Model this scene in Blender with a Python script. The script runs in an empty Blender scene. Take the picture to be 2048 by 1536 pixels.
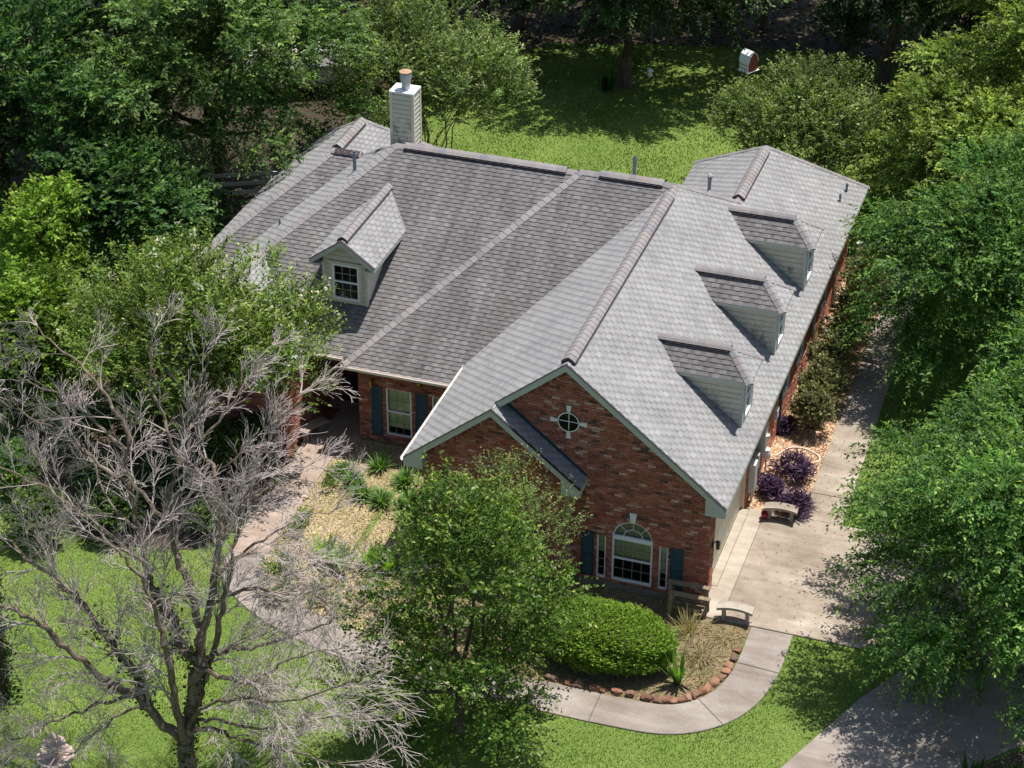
import bpy, bmesh, math, random
import numpy as np
from mathutils import Vector, Matrix

random.seed(7)
RNG = np.random.RandomState(11)
R_ = math.radians
scene = bpy.context.scene
COL = scene.collection

# ------------------------------------------------------------------ camera
cam_data = bpy.data.cameras.new('camera')
cam = bpy.data.objects.new('camera', cam_data)
COL.objects.link(cam)
cam_data.sensor_fit = 'HORIZONTAL'
cam_data.sensor_width = 36.0
cam_data.lens = 36.0 * 4410.98 / 2048.0
cam_data.clip_start = 0.5
cam_data.clip_end = 2000.0
_p, _yaw, _roll = 0.55577, 0.32181, 0.00339
_fw = Vector((-math.sin(_yaw) * math.cos(_p), math.cos(_yaw) * math.cos(_p), -math.sin(_p)))
_rt = Vector((math.cos(_yaw), math.sin(_yaw), 0))
_up = _rt.cross(_fw)
_r2 = _rt * math.cos(_roll) + _up * math.sin(_roll)
_u2 = -_rt * math.sin(_roll) + _up * math.cos(_roll)
CAMPOS = Vector((9.4306, -43.9565, 34.0274))
m = Matrix((( _r2.x, _u2.x, -_fw.x, CAMPOS.x), (_r2.y, _u2.y, -_fw.y, CAMPOS.y),
            (_r2.z, _u2.z, -_fw.z, CAMPOS.z), (0, 0, 0, 1)))
cam.matrix_world = m
scene.camera = cam

# ------------------------------------------------------------------ sky and sun
SUNV = Vector((0.20, 0.29, 1.0)).normalized()
elev = math.asin(SUNV.z)
azim = math.atan2(SUNV.x, SUNV.y)
world = bpy.data.worlds.new('World')
scene.world = world
world.use_nodes = True
nt = world.node_tree
nt.nodes.clear()
sky = nt.nodes.new('ShaderNodeTexSky')
sky.sky_type = 'NISHITA'
sky.sun_disc = False
sky.sun_elevation = elev
sky.sun_rotation = azim
sky.air_density = 1.0
sky.dust_density = 1.2
bg = nt.nodes.new('ShaderNodeBackground')
bg.inputs['Strength'].default_value = 0.09
wo = nt.nodes.new('ShaderNodeOutputWorld')
nt.links.new(sky.outputs[0], bg.inputs[0])
nt.links.new(bg.outputs[0], wo.inputs[0])
sun_data = bpy.data.lights.new('sun', 'SUN')
sun_data.energy = 4.7
sun_data.angle = R_(0.55)
sun_data.color = (1.0, 0.955, 0.89)
sun = bpy.data.objects.new('sun', sun_data)
COL.objects.link(sun)
sun.location = (20, 30, 60)
sun.rotation_euler = (-SUNV).to_track_quat('-Z', 'Y').to_euler()

scene.view_settings.view_transform = 'Standard'
scene.view_settings.look = 'None'
scene.view_settings.exposure = 0.62
scene.view_settings.gamma = 1.0
scene.view_settings.use_curve_mapping = False
scene.render.engine = 'CYCLES'
scene.cycles.max_bounces = 6
scene.cycles.diffuse_bounces = 3
scene.cycles.glossy_bounces = 2
scene.cycles.transmission_bounces = 4
scene.cycles.transparent_max_bounces = 6
scene.cycles.use_denoising = True

# ------------------------------------------------------------------ materials
def new_mat(name):
    mt = bpy.data.materials.new(name)
    mt.use_nodes = True
    n = mt.node_tree.nodes
    n.clear()
    out = n.new('ShaderNodeOutputMaterial')
    bs = n.new('ShaderNodeBsdfPrincipled')
    mt.node_tree.links.new(bs.outputs[0], out.inputs[0])
    return mt, mt.node_tree, bs, out

def mixrgb(t, mode, fac, a, b):
    nd = t.nodes.new('ShaderNodeMix')
    nd.data_type = 'RGBA'
    nd.blend_type = mode
    for sock, v in ((nd.inputs[0], fac), (nd.inputs[6], a), (nd.inputs[7], b)):
        if isinstance(v, bpy.types.NodeSocket):
            t.links.new(v, sock)
        elif isinstance(v, (int, float)):
            sock.default_value = v
        else:
            sock.default_value = (*v, 1)
    return nd.outputs[2]

def noise(t, scale, detail=4, rough=0.6, vec=None, dist=0.0):
    nd = t.nodes.new('ShaderNodeTexNoise')
    nd.inputs['Scale'].default_value = scale
    nd.inputs['Detail'].default_value = detail
    nd.inputs['Roughness'].default_value = rough
    nd.inputs['Distortion'].default_value = dist
    if vec is not None:
        t.links.new(vec, nd.inputs['Vector'])
    return nd.outputs['Fac']

def ramp(t, fac, stops):
    nd = t.nodes.new('ShaderNodeValToRGB')
    t.links.new(fac, nd.inputs[0])
    el = nd.color_ramp.elements
    while len(el) < len(stops):
        el.new(0.5)
    for e, (p, c) in zip(el, stops):
        e.position = p
        e.color = (*c, 1) if len(c) == 3 else c
    return nd.outputs[0]

def geo_pos(t, scale=(1, 1, 1), rot=(0, 0, 0)):
    g = t.nodes.new('ShaderNodeNewGeometry')
    mp = t.nodes.new('ShaderNodeMapping')
    mp.inputs['Scale'].default_value = scale
    mp.inputs['Rotation'].default_value = rot
    t.links.new(g.outputs['Position'], mp.inputs['Vector'])
    return mp.outputs[0]

def attr(t, name='Col'):
    a = t.nodes.new('ShaderNodeAttribute')
    a.attribute_name = name
    return a.outputs['Color']

def bump(t, bs, h, strength=0.3, dist=0.02):
    b = t.nodes.new('ShaderNodeBump')
    b.inputs['Strength'].default_value = strength
    b.inputs['Distance'].default_value = dist
    t.links.new(h, b.inputs['Height'])
    t.links.new(b.outputs[0], bs.inputs['Normal'])

def simple(name, col, rough=0.7, var=0.25, scale=8.0, use_attr=False, metallic=0.0, bmp=0.15, fine=60.0, spec=0.4):
    mt, t, bs, out = new_mat(name)
    pos = geo_pos(t)
    n1 = noise(t, scale, 5, 0.65, pos)
    n2 = noise(t, fine, 3, 0.6, pos)
    lo = tuple(c * (1 - var) for c in col)
    hi = tuple(min(1, c * (1 + var)) for c in col)
    c = ramp(t, n1, [(0.25, lo), (0.75, hi)])
    g = ramp(t, n2, [(0.3, (1 - var * .5,) * 3), (0.7, (1 + var * .3,) * 3)])
    c = mixrgb(t, 'MULTIPLY', 1.0, c, g)
    if use_attr:
        c = mixrgb(t, 'MULTIPLY', 1.0, c, attr(t))
    t.links.new(c, bs.inputs['Base Color'])
    bs.inputs['Roughness'].default_value = rough
    bs.inputs['Metallic'].default_value = metallic
    bs.inputs['Specular IOR Level'].default_value = spec
    if bmp:
        bump(t, bs, n2, bmp, 0.01)
    return mt

M = {}
def shingle_mat(name, col, stained):
    mt, t, bs, out = new_mat(name)
    pos = geo_pos(t)
    grain = noise(t, 90, 3, 0.7, pos)
    blot = noise(t, 0.9, 5, 0.6, pos)
    c = mixrgb(t, 'MULTIPLY', 1.0, col, attr(t))
    c = mixrgb(t, 'MULTIPLY', 1.0, c, ramp(t, grain, [(0.25, (0.72,) * 3), (0.75, (1.22,) * 3)]))
    c = mixrgb(t, 'MULTIPLY', 1.0, c, ramp(t, blot, [(0.3, (0.86, .86, .87)), (0.7, (1.1, 1.1, 1.09))]))
    if stained:   # algae and dirt runs down the north-facing slopes
        sp = geo_pos(t, (2.6, 0.22, 0.22))
        st = noise(t, 1.0, 6, 0.7, sp, 0.4)
        sp2 = geo_pos(t, (7.0, 0.35, 0.35))
        st2 = noise(t, 1.0, 4, 0.7, sp2)
        c = mixrgb(t, 'MULTIPLY', 0.9, c, ramp(t, st, [(0.34, (0.74, .72, .715)), (0.64, (1.10, 1.09, 1.09))]))
        c = mixrgb(t, 'MULTIPLY', 0.6, c, ramp(t, st2, [(0.36, (0.74, .70, .68)), (0.6, (1.05, 1.05, 1.05))]))
    t.links.new(c, bs.inputs['Base Color'])
    bs.inputs['Roughness'].default_value = 0.9
    bs.inputs['Specular IOR Level'].default_value = 0.25
    bump(t, bs, grain, 0.5, 0.006)
    return mt
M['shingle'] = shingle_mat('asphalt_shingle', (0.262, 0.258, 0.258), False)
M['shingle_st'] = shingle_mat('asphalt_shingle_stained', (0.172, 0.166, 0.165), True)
M['cap'] = shingle_mat('ridge_cap_shingle', (0.245, 0.232, 0.232), False)
M['vent'] = simple('ridge_vent_plastic', (0.035, 0.022, 0.026), 0.6, .2)
M['decking'] = simple('roof_underlay', (0.14, 0.14, 0.145), 0.9, .2)

def brick_mat():
    mt, t, bs, out = new_mat('brick')
    pos = geo_pos(t)
    n = noise(t, 24, 5, 0.7, pos)
    n2 = noise(t, 110, 3, 0.7, pos)
    c = mixrgb(t, 'MULTIPLY', 1.0, attr(t), ramp(t, n, [(0.28, (0.62, .6, .6)), (0.72, (1.3, 1.3, 1.32))]))
    w = ramp(t, noise(t, 9, 6, 0.75, pos), [(0.56, (0, 0, 0)), (0.70, (1, 1, 1))])
    c = mixrgb(t, 'MIX', mixrgb(t, 'MULTIPLY', 1.0, w, (0.5,) * 3), c, (0.56, 0.45, 0.39))
    t.links.new(c, bs.inputs['Base Color'])
    bs.inputs['Roughness'].default_value = 0.9
    bs.inputs['Specular IOR Level'].default_value = 0.2
    bump(t, bs, n2, 0.5, 0.006)
    return mt
M['brick'] = brick_mat()
M['mortar'] = simple('mortar', (0.42, 0.28, 0.23), 0.95, .25, 10)
M['foundation'] = simple('foundation_concrete', (0.2, 0.185, 0.15), 0.95, .4, 3)
M['trim'] = simple('sage_white_trim_paint', (0.46, 0.48, 0.43), 0.55, .08, 3)
M['gutter'] = simple('gutter_paint', (0.82, 0.75, 0.70), 0.4, .08, 4)
M['frame'] = simple('white_window_frame', (0.80, 0.80, 0.80), 0.4, .05)
M['muntin'] = simple('beige_grille', (0.30, 0.32, 0.27), 0.5, .05)
M['shutter'] = simple('teal_shutter_paint', (0.016, 0.055, 0.072), 0.45, .2, 6)
M['garage'] = simple('garage_door_paint', (0.63, 0.60, 0.50), 0.5, .08, 2)
M['jamb'] = simple('jamb_paint', (0.62, 0.48, 0.36), 0.6, .08)
M['void'] = simple('dark_interior', (0.012, 0.013, 0.012), 0.9, .2)
M['blind'] = simple('pale_blind', (0.72, 0.72, 0.45), 0.8, .12, 4)
M['curtain'] = simple('green_curtain', (0.16, 0.34, 0.24), 0.8, .3, 9)
M['metal'] = simple('galvanised_metal', (0.42, 0.43, 0.44), 0.45, .2, 6, metallic=0.3)
M['bluepipe'] = simple('blue_grey_pipe', (0.19, 0.235, 0.255), 0.5, .15)
M['rust'] = simple('rusty_cap', (0.34, 0.22, 0.13), 0.8, .4, 14)
M['white'] = simple('white_paint', (0.78, 0.78, 0.76), 0.5, .1)
M['brass'] = simple('aged_brass', (0.32, 0.22, 0.07), 0.35, .3, metallic=0.8)
M['black'] = simple('black_metal', (0.02, 0.02, 0.02), 0.5, .2)
M['greybox'] = simple('grey_utility_box', (0.46, 0.47, 0.45), 0.5, .1)
M['door'] = simple('dark_front_door', (0.03, 0.022, 0.018), 0.4, .3)
M['red'] = simple('red_glaze', (0.35, 0.03, 0.05), 0.4, .3)
M['hose'] = simple('pale_hose', (0.78, 0.66, 0.56), 0.5, .08)
M['barnred'] = simple('barn_red_paint', (0.30, 0.06, 0.06), 0.6, .15)

def siding_mat():
    mt, t, bs, out = new_mat('cream_siding')
    pos = geo_pos(t)
    n = noise(t, 5, 5, 0.6, pos)
    c = ramp(t, n, [(0.3, (0.52, 0.485, 0.385)), (0.7, (0.60, 0.565, 0.455))])
    c = mixrgb(t, 'MULTIPLY', 1.0, c, attr(t))
    t.links.new(c, bs.inputs['Base Color'])
    bs.inputs['Roughness'].default_value = 0.6
    return mt
M['siding'] = siding_mat()
def mildew_mat():
    mt, t, bs, out = new_mat('mildewed_siding')
    pos = geo_pos(t)
    n = noise(t, 5, 5, 0.6, pos)
    c = ramp(t, n, [(0.3, (0.52, 0.485, 0.385)), (0.7, (0.60, 0.565, 0.455))])
    g = geo_pos(t, (2.2, 2.2, 1.6))
    s = noise(t, 2.0, 6, 0.75, g, 0.6)
    s2 = noise(t, 22, 4, 0.7, geo_pos(t))
    s = mixrgb(t, 'MULTIPLY', 1.0, ramp(t, s, [(0.50, (0, 0, 0)), (0.60, (.85, .85, .85))]), ramp(t, s2, [(0.35, (0.1,) * 3), (0.55, (1,) * 3)]))
    s = mixrgb(t, 'MULTIPLY', 1.0, s, attr(t, 'Stain'))
    c = mixrgb(t, 'MULTIPLY', 1.0, c, attr(t))
    c = mixrgb(t, 'MIX', s, c, (0.06, 0.055, 0.05))
    t.links.new(c, bs.inputs['Base Color'])
    bs.inputs['Roughness'].default_value = 0.65
    return mt
M['mildew'] = mildew_mat()

def glass_mat():
    mt, t, bs, out = new_mat('window_glass')
    tr = t.nodes.new('ShaderNodeBsdfTransparent')
    tr.inputs[0].default_value = (0.86, 0.92, 0.88, 1)
    gl = t.nodes.new('ShaderNodeBsdfGlossy')
    gl.inputs['Roughness'].default_value = 0.03
    fr = t.nodes.new('ShaderNodeFresnel')
    fr.inputs[0].default_value = 1.55
    mx = t.nodes.new('ShaderNodeMixShader')
    t.links.new(fr.outputs[0], mx.inputs[0])
    t.links.new(tr.outputs[0], mx.inputs[1])
    t.links.new(gl.outputs[0], mx.inputs[2])
    t.links.new(mx.outputs[0], out.inputs[0])
    t.nodes.remove(bs)
    return mt
M['glass'] = glass_mat()

def concrete(name, c0, c1, stain=(0.22, 0.17, 0.12), amt=0.5, agg=0.5):
    mt, t, bs, out = new_mat(name)
    pos = geo_pos(t)
    big = noise(t, 0.55, 6, 0.62, pos, 0.3)
    mid = noise(t, 3.0, 6, 0.7, pos)
    fine = noise(t, 70, 3, 0.75, pos)
    c = ramp(t, big, [(0.32, c0), (0.68, c1)])
    st = ramp(t, mid, [(0.45, (0, 0, 0)), (0.75, (amt,) * 3)])
    c = mixrgb(t, 'MIX', st, c, stain)
    c = mixrgb(t, 'MULTIPLY', 1.0, c, ramp(t, fine, [(0.25, (1 - agg * .7,) * 3), (0.75, (1 + agg * .35,) * 3)]))
    sw = noise(t, 1.0, 5, 0.65, geo_pos(t, (0.5, 2.2, 1), (0, 0, 0.5)), 0.5)
    c = mixrgb(t, 'MULTIPLY', 0.7, c, ramp(t, sw, [(0.33, (0.66, .61, .56)), (0.66, (1.16, 1.16, 1.16))]))
    t.links.new(c, bs.inputs['Base Color'])
    bs.inputs['Roughness'].default_value = 0.9
    bs.inputs['Specular IOR Level'].default_value = 0.25
    bump(t, bs, fine, 0.35, 0.006)
    return mt
M['drive'] = concrete('driveway_concrete', (0.27, 0.225, 0.18), (0.43, 0.37, 0.305), amt=.6, agg=.7)
M['apron'] = concrete('apron_concrete', (0.36, 0.315, 0.255), (0.48, 0.425, 0.35), amt=.3)
M['walk'] = concrete('walk_concrete', (0.23, 0.20, 0.175), (0.35, 0.31, 0.28), amt=.4, agg=.65)
M['walkpink'] = concrete('pink_aggregate_walk', (0.33, 0.255, 0.21), (0.43, 0.34, 0.285), amt=.15)
M['bench'] = concrete('bench_concrete', (0.26, 0.225, 0.185), (0.42, 0.375, 0.315), (0.14, 0.12, 0.10), .5)

def lawn_mat(name, stops, straw):
    mt, t, bs, out = new_mat(name)
    pos = geo_pos(t)
    n = noise(t, 0.45, 6, 0.65, pos, 0.3)
    f = noise(t, 26, 4, 0.75, pos)
    c = ramp(t, n, stops)
    c = mixrgb(t, 'MULTIPLY', 1.0, c, ramp(t, f, [(0.28, (0.55,) * 3), (0.72, (1.35,) * 3)]))
    s = ramp(t, noise(t, 1.7, 6, 0.7, pos), [(0.58, (0, 0, 0)), (0.75, (straw,) * 3)])
    c = mixrgb(t, 'MIX', s, c, (0.19, 0.165, 0.06))
    t.links.new(c, bs.inputs['Base Color'])
    bs.inputs['Roughness'].default_value = 0.95
    bs.inputs['Specular IOR Level'].default_value = 0.1
    bump(t, bs, f, 0.8, 0.03)
    return mt
M['lawn'] = lawn_mat('lawn_turf', [(0.3, (0.105, 0.165, 0.032)), (0.7, (0.165, 0.225, 0.055))], 0.6)
M['turf'] = M['lawn']

def litter_mat(name, cols, scale):
    mt, t, bs, out = new_mat(name)
    pos = geo_pos(t)
    v = t.nodes.new('ShaderNodeTexVoronoi')
    v.inputs['Scale'].default_value = scale
    t.links.new(pos, v.inputs['Vector'])
    sep = t.nodes.new('ShaderNodeSeparateColor')
    t.links.new(v.outputs['Color'], sep.inputs[0])
    k = len(cols)
    c = ramp(t, sep.outputs[0], [(i / (k - 1), cc) for i, cc in enumerate(cols)])
    b = noise(t, 1.1, 5, 0.65, pos)
    c = mixrgb(t, 'MULTIPLY', 1.0, c, ramp(t, b, [(0.3, (0.68, .7, .62)), (0.7, (1.15, 1.12, 1.1))]))
    t.links.new(c, bs.inputs['Base Color'])
    bs.inputs['Roughness'].default_value = 0.95
    bump(t, bs, v.outputs['Distance'], 0.8, 0.03)
    return mt
M['straw'] = litter_mat('dry_leaf_litter', [(0.26, 0.185, 0.10), (0.42, 0.315, 0.20), (0.26, 0.235, 0.10), (0.54, 0.43, 0.32)], 26)
M['bedlitter'] = litter_mat('weedy_bed_litter', [(0.12, 0.08, 0.05), (0.24, 0.175, 0.11), (0.15, 0.14, 0.05), (0.31, 0.235, 0.155)], 24)
M['chips'] = litter_mat('wood_chip_mulch', [(0.32, 0.19, 0.12), (0.62, 0.44, 0.31), (0.45, 0.28, 0.18), (0.75, 0.58, 0.44)], 18)
M['pinestraw'] = litter_mat('pine_straw', [(0.028, 0.021, 0.013), (0.06, 0.038, 0.021), (0.022, 0.026, 0.012), (0.07, 0.045, 0.028)], 14)
M['darksoil'] = litter_mat('dark_mulch', [(0.045, 0.03, 0.02), (0.10, 0.07, 0.045), (0.06, 0.045, 0.03), (0.15, 0.11, 0.07)], 20)

def leaf_mat(name, rough=0.5, trans=0.42, tint=(1.3, 1.4, 0.45), spec=0.22):
    mt, t, bs, out = new_mat(name)
    a = attr(t)
    t.links.new(a, bs.inputs['Base Color'])
    bs.inputs['Roughness'].default_value = rough
    bs.inputs['Specular IOR Level'].default_value = spec
    tl = t.nodes.new('ShaderNodeBsdfTranslucent')
    t.links.new(mixrgb(t, 'MULTIPLY', 1.0, a, tint), tl.inputs[0])
    mx = t.nodes.new('ShaderNodeMixShader')
    mx.inputs[0].default_value = trans
    t.links.new(bs.outputs[0], mx.inputs[1])
    t.links.new(tl.outputs[0], mx.inputs[2])
    t.links.new(mx.outputs[0], out.inputs[0])
    return mt
M['leaf'] = leaf_mat('leaf')
M['leafgloss'] = leaf_mat('glossy_leaf', 0.45, 0.36, spec=0.3)
M['blade'] = leaf_mat('grass_blade', 0.7, 0.35, spec=0.15)
M['purple'] = leaf_mat('purple_leaf', 0.55, 0.15, (1.1, .8, 1.1))

def bark(name, c0, c1, scale=6):
    mt, t, bs, out = new_mat(name)
    pos = geo_pos(t, (1, 1, 0.35))
    n = noise(t, scale, 6, 0.75, pos, 0.5)
    c = ramp(t, n, [(0.35, c0), (0.65, c1)])
    t.links.new(c, bs.inputs['Base Color'])
    bs.inputs['Roughness'].default_value = 0.95
    bs.inputs['Specular IOR Level'].default_value = 0.15
    bump(t, bs, n, 0.8, 0.03)
    return mt
M['bark'] = bark('bark', (0.05, 0.035, 0.025), (0.16, 0.12, 0.09))
M['barkpale'] = bark('pale_smooth_bark', (0.24, 0.19, 0.14), (0.42, 0.36, 0.29))
M['barkdead'] = bark('dead_limb_bark', (0.07, 0.048, 0.036), (0.24, 0.195, 0.15), 9)
M['twig'] = bark('bleached_twig', (0.27, 0.225, 0.205), (0.46, 0.40, 0.375), 3)
M['oldwood'] = bark('weathered_timber', (0.13, 0.10, 0.06), (0.30, 0.25, 0.17), 12)
M['stone'] = simple('red_sandstone', (0.22, 0.115, 0.075), 0.9, .45, 5, use_attr=True, bmp=.6, fine=30)
M['terracotta'] = simple('fountain_stone', (0.50, 0.40, 0.33), 0.85, .3, 8)
M['tarp'] = simple('grey_tarp', (0.34, 0.33, 0.32), 0.5, .2, 2)

# ------------------------------------------------------------------ mesh helpers
def tag(o, label=None, cat=None, group=None, kind=None):
    if label: o['label'] = label
    if cat: o['category'] = cat
    if group: o['group'] = group
    if kind: o['kind'] = kind
    return o

def empty(name, loc=(0, 0, 0), rz=0.0, parent=None):
    o = bpy.data.objects.new(name, None)
    COL.objects.link(o)
    o.location = loc
    o.rotation_euler = (0, 0, rz)
    o.empty_display_size = 0.3
    if parent: o.parent = parent
    return o

class MB:
    def __init__(s):
        s.v, s.f, s.m, s.c, s.st = [], [], [], [], []
    def face(s, pts, mi=0, col=(1, 1, 1), st=0.0):
        b = len(s.v)
        s.v.extend([tuple(p) for p in pts])
        s.f.append(tuple(range(b, b + len(pts))))
        s.m.append(mi); s.c.append(col); s.st.append(st)
        return s
    def poly(s, verts, faces, mi=0, col=(1, 1, 1), st=0.0):
        b = len(s.v)
        s.v.extend([tuple(p) for p in verts])
        for f in faces:
            s.f.append(tuple(b + i for i in f))
            s.m.append(mi); s.c.append(col); s.st.append(st)
        return s
    def box(s, a, b, mi=0, col=(1, 1, 1), bev=0.0):
        x0, y0, z0 = [min(p, q) for p, q in zip(a, b)]
        x1, y1, z1 = [max(p, q) for p, q in zip(a, b)]
        v = [(x0, y0, z0), (x1, y0, z0), (x1, y1, z0), (x0, y1, z0), (x0, y0, z1), (x1, y0, z1), (x1, y1, z1), (x0, y1, z1)]
        f = [(0, 3, 2, 1), (4, 5, 6, 7), (0, 1, 5, 4), (1, 2, 6, 5), (2, 3, 7, 6), (3, 0, 4, 7)]
        return s.poly(v, f, mi, col)
    def beam(s, p, q, w, h, mi=0, col=(1, 1, 1), up=(0, 0, 1)):
        p, q = Vector(p), Vector(q)
        d = (q - p).normalized()
        u = Vector(up)
        sd = d.cross(u)
        if sd.length < 1e-4: sd = d.cross(Vector((1, 0, 0)))
        sd.normalize(); u = sd.cross(d).normalized()
        v = []
        for c in (p, q):
            for a, b in ((-1, -1), (1, -1), (1, 1), (-1, 1)):
                v.append(c + sd * (a * w / 2) + u * (b * h / 2))
        f = [(0, 1, 2, 3), (7, 6, 5, 4), (0, 4, 5, 1), (1, 5, 6, 2), (2, 6, 7, 3), (3, 7, 4, 0)]
        return s.poly(v, f, mi, col)
    def tube(s, pts, rad, n=6, mi=0, col=(1, 1, 1), cap=True):
        pts = [Vector(p) for p in pts]
        if not isinstance(rad, (list, tuple)): rad = [rad] * len(pts)
        b = len(s.v)
        ref = Vector((0.31, 0.17, 0.93))
        for i, p in enumerate(pts):
            d = (pts[min(i + 1, len(pts) - 1)] - pts[max(i - 1, 0)])
            d = d.normalized() if d.length > 1e-6 else Vector((0, 0, 1))
            e = d.cross(ref)
            if e.length < 1e-3: e = d.cross(Vector((1, 0, 0)))
            e.normalize(); g = d.cross(e)
            for k in range(n):
                t = 2 * math.pi * k / n
                s.v.append(tuple(p + (e * math.cos(t) + g * math.sin(t)) * rad[i]))
        for i in range(len(pts) - 1):
            for k in range(n):
                k2 = (k + 1) % n
                s.f.append((b + i * n + k, b + i * n + k2, b + (i + 1) * n + k2, b + (i + 1) * n + k))
                s.m.append(mi); s.c.append(col); s.st.append(0)
        if cap:
            for base, rev in ((b, True), (b + (len(pts) - 1) * n, False)):
                ids = list(range(base, base + n))
                s.f.append(tuple(ids if not rev else ids[::-1]))
                s.m.append(mi); s.c.append(col); s.st.append(0)
        return s
    def lathe(s, c, prof, n=16, mi=0, col=(1, 1, 1)):
        b = len(s.v)
        for r, z in prof:
            for k in range(n):
                t = 2 * math.pi * k / n
                s.v.append((c[0] + r * math.cos(t), c[1] + r * math.sin(t), c[2] + z))
        for i in range(len(prof) - 1):
            for k in range(n):
                k2 = (k + 1) % n
                s.f.append((b + i * n + k, b + i * n + k2, b + (i + 1) * n + k2, b + (i + 1) * n + k))
                s.m.append(mi); s.c.append(col); s.st.append(0)
        return s
    def build(s, name, mats, parent=None, smooth=False):
        me = bpy.data.meshes.new(name)
        me.from_pydata(s.v, [], s.f)
        if not isinstance(mats, (list, tuple)): mats = [mats]
        for x in mats: me.materials.append(x)
        if len(s.m):
            me.polygons.foreach_set('material_index', s.m)
            a = me.attributes.new('Col', 'FLOAT_COLOR', 'FACE')
            a.data.foreach_set('color', np.array([(*c[:3], 1.0) for c in s.c], dtype=np.float32).ravel())
            if any(s.st):
                a = me.attributes.new('Stain', 'FLOAT_COLOR', 'FACE')
                a.data.foreach_set('color', np.array([(q, q, q, 1.0) for q in s.st], dtype=np.float32).ravel())
            if smooth:
                me.polygons.foreach_set('use_smooth', [True] * len(me.polygons))
        me.update()
        o = bpy.data.objects.new(name, me)
        COL.objects.link(o)
        if parent: o.parent = parent
        return o

TRI = [0]
def np_obj(name, verts, k, mats, cols, parent=None, matidx=None):
    """verts (N,k,3): N separate k-gons, cols (N,3)."""
    n = len(verts)
    TRI[0] += n * (k - 2)
    me = bpy.data.meshes.new(name)
    me.vertices.add(n * k)
    me.vertices.foreach_set('co', np.ascontiguousarray(verts, dtype=np.float32).ravel())
    me.loops.add(n * k)
    me.loops.foreach_set('vertex_index', np.arange(n * k, dtype=np.int32))
    me.polygons.add(n)
    me.polygons.foreach_set('loop_start', np.arange(0, n * k, k, dtype=np.int32))
    me.polygons.foreach_set('loop_total', np.full(n, k, dtype=np.int32))
    if not isinstance(mats, (list, tuple)): mats = [mats]
    for x in mats: me.materials.append(x)
    if matidx is not None:
        me.polygons.foreach_set('material_index', np.asarray(matidx, dtype=np.int32))
    me.update(calc_edges=True)
    a = me.attributes.new('Col', 'FLOAT_COLOR', 'FACE')
    cc = np.ones((n, 4), dtype=np.float32); cc[:, :3] = cols
    a.data.foreach_set('color', cc.ravel())
    o = bpy.data.objects.new(name, me)
    COL.objects.link(o)
    if parent: o.parent = parent
    return o

def nrm(a):
    return a / (np.linalg.norm(a, axis=-1, keepdims=True) + 1e-9)

def inside(poly, x, y):
    x = np.asarray(x); y = np.asarray(y)
    r = np.zeros(x.shape, bool)
    n = len(poly)
    for i in range(n):
        x0, y0 = poly[i][:2]; x1, y1 = poly[(i + 1) % n][:2]
        if y0 == y1: continue
        c = ((y0 > y) != (y1 > y)) & (x < (x1 - x0) * (y - y0) / (y1 - y0) + x0)
        r ^= c
    return r

# ------------------------------------------------------------------ ground
def gz(x, y):
    """ground height: dips towards the front wall of the house"""
    x = np.asarray(x, float); y = np.asarray(y, float)
    a = np.clip((y + 2.6) / 2.4, 0, 1); a = a * a * (3 - 2 * a)
    b = np.clip((-0.05 - x) / 0.7, 0, 1) * np.clip((x + 9.2) / 1.6, 0, 1)
    c = np.clip((3.5 - y) / 1.5, 0, 1)
    und = 0.03 * np.sin(x * 0.31 + 1.0) * np.cos(y * 0.27)
    und = und * (np.clip((-6.5 - y) / 4, 0, 1) + np.clip((y - 20) / 5, 0, 1))
    return -0.045 - 0.36 * a * b * c + und - 0.05 * np.clip((y - 36) / 10, 0, 1)

def grid_ground():
    xs = np.concatenate([[-320, -160, -80], np.arange(-44, 20.1, 0.6), [40, 90, 180, 320]])
    ys = np.concatenate([[-260, -120, -50], np.arange(-18, 60.1, 0.6), [80, 130, 220, 380]])
    X, Y = np.meshgrid(xs, ys)
    Z = gz(X, Y)
    v = np.stack([X, Y, Z], -1).reshape(-1, 3)
    nx = len(xs)
    f = [(j * nx + i, j * nx + i + 1, (j + 1) * nx + i + 1, (j + 1) * nx + i) for j in range(len(ys) - 1) for i in range(nx - 1)]
    me = bpy.data.meshes.new('ground')
    me.from_pydata(v.tolist(), [], f)
    me.materials.append(M['lawn'])
    me.polygons.foreach_set('use_smooth', [True] * len(me.polygons))
    o = bpy.data.objects.new('ground', me)
    COL.objects.link(o)
    tag(o, kind='structure', label='green lawn and ground sheet around the brick house')
    return o
grid_ground()

def sheet(name, poly, mat, off, label, step=0.4, follow=True, kind='structure'):
    bm = bmesh.new()
    vs = [bm.verts.new((p[0], p[1], 0)) for p in poly]
    bm.faces.new(vs)
    x0, x1 = min(p[0] for p in poly), max(p[0] for p in poly)
    y0, y1 = min(p[1] for p in poly), max(p[1] for p in poly)
    def cut(co, no):
        bmesh.ops.bisect_plane(bm, geom=bm.verts[:] + bm.edges[:] + bm.faces[:], plane_co=co, plane_no=no)
    k = x0 + step
    while k < x1: cut((k, 0, 0), (1, 0, 0)); k += step
    k = y0 + step
    while k < y1: cut((0, k, 0), (0, 1, 0)); k += step
    for v in bm.verts:
        v.co.z = float(gz(v.co.x, v.co.y)) + off
    bmesh.ops.recalc_face_normals(bm, faces=bm.faces[:])
    if sum(f.normal.z for f in bm.faces) < 0:
        bmesh.ops.reverse_faces(bm, faces=bm.faces[:])
    me = bpy.data.meshes.new(name); bm.to_mesh(me); bm.free()
    me.materials.append(mat)
    o = bpy.data.objects.new(name, me); COL.objects.link(o)
    tag(o, label=label, kind=kind)
    return o

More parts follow.
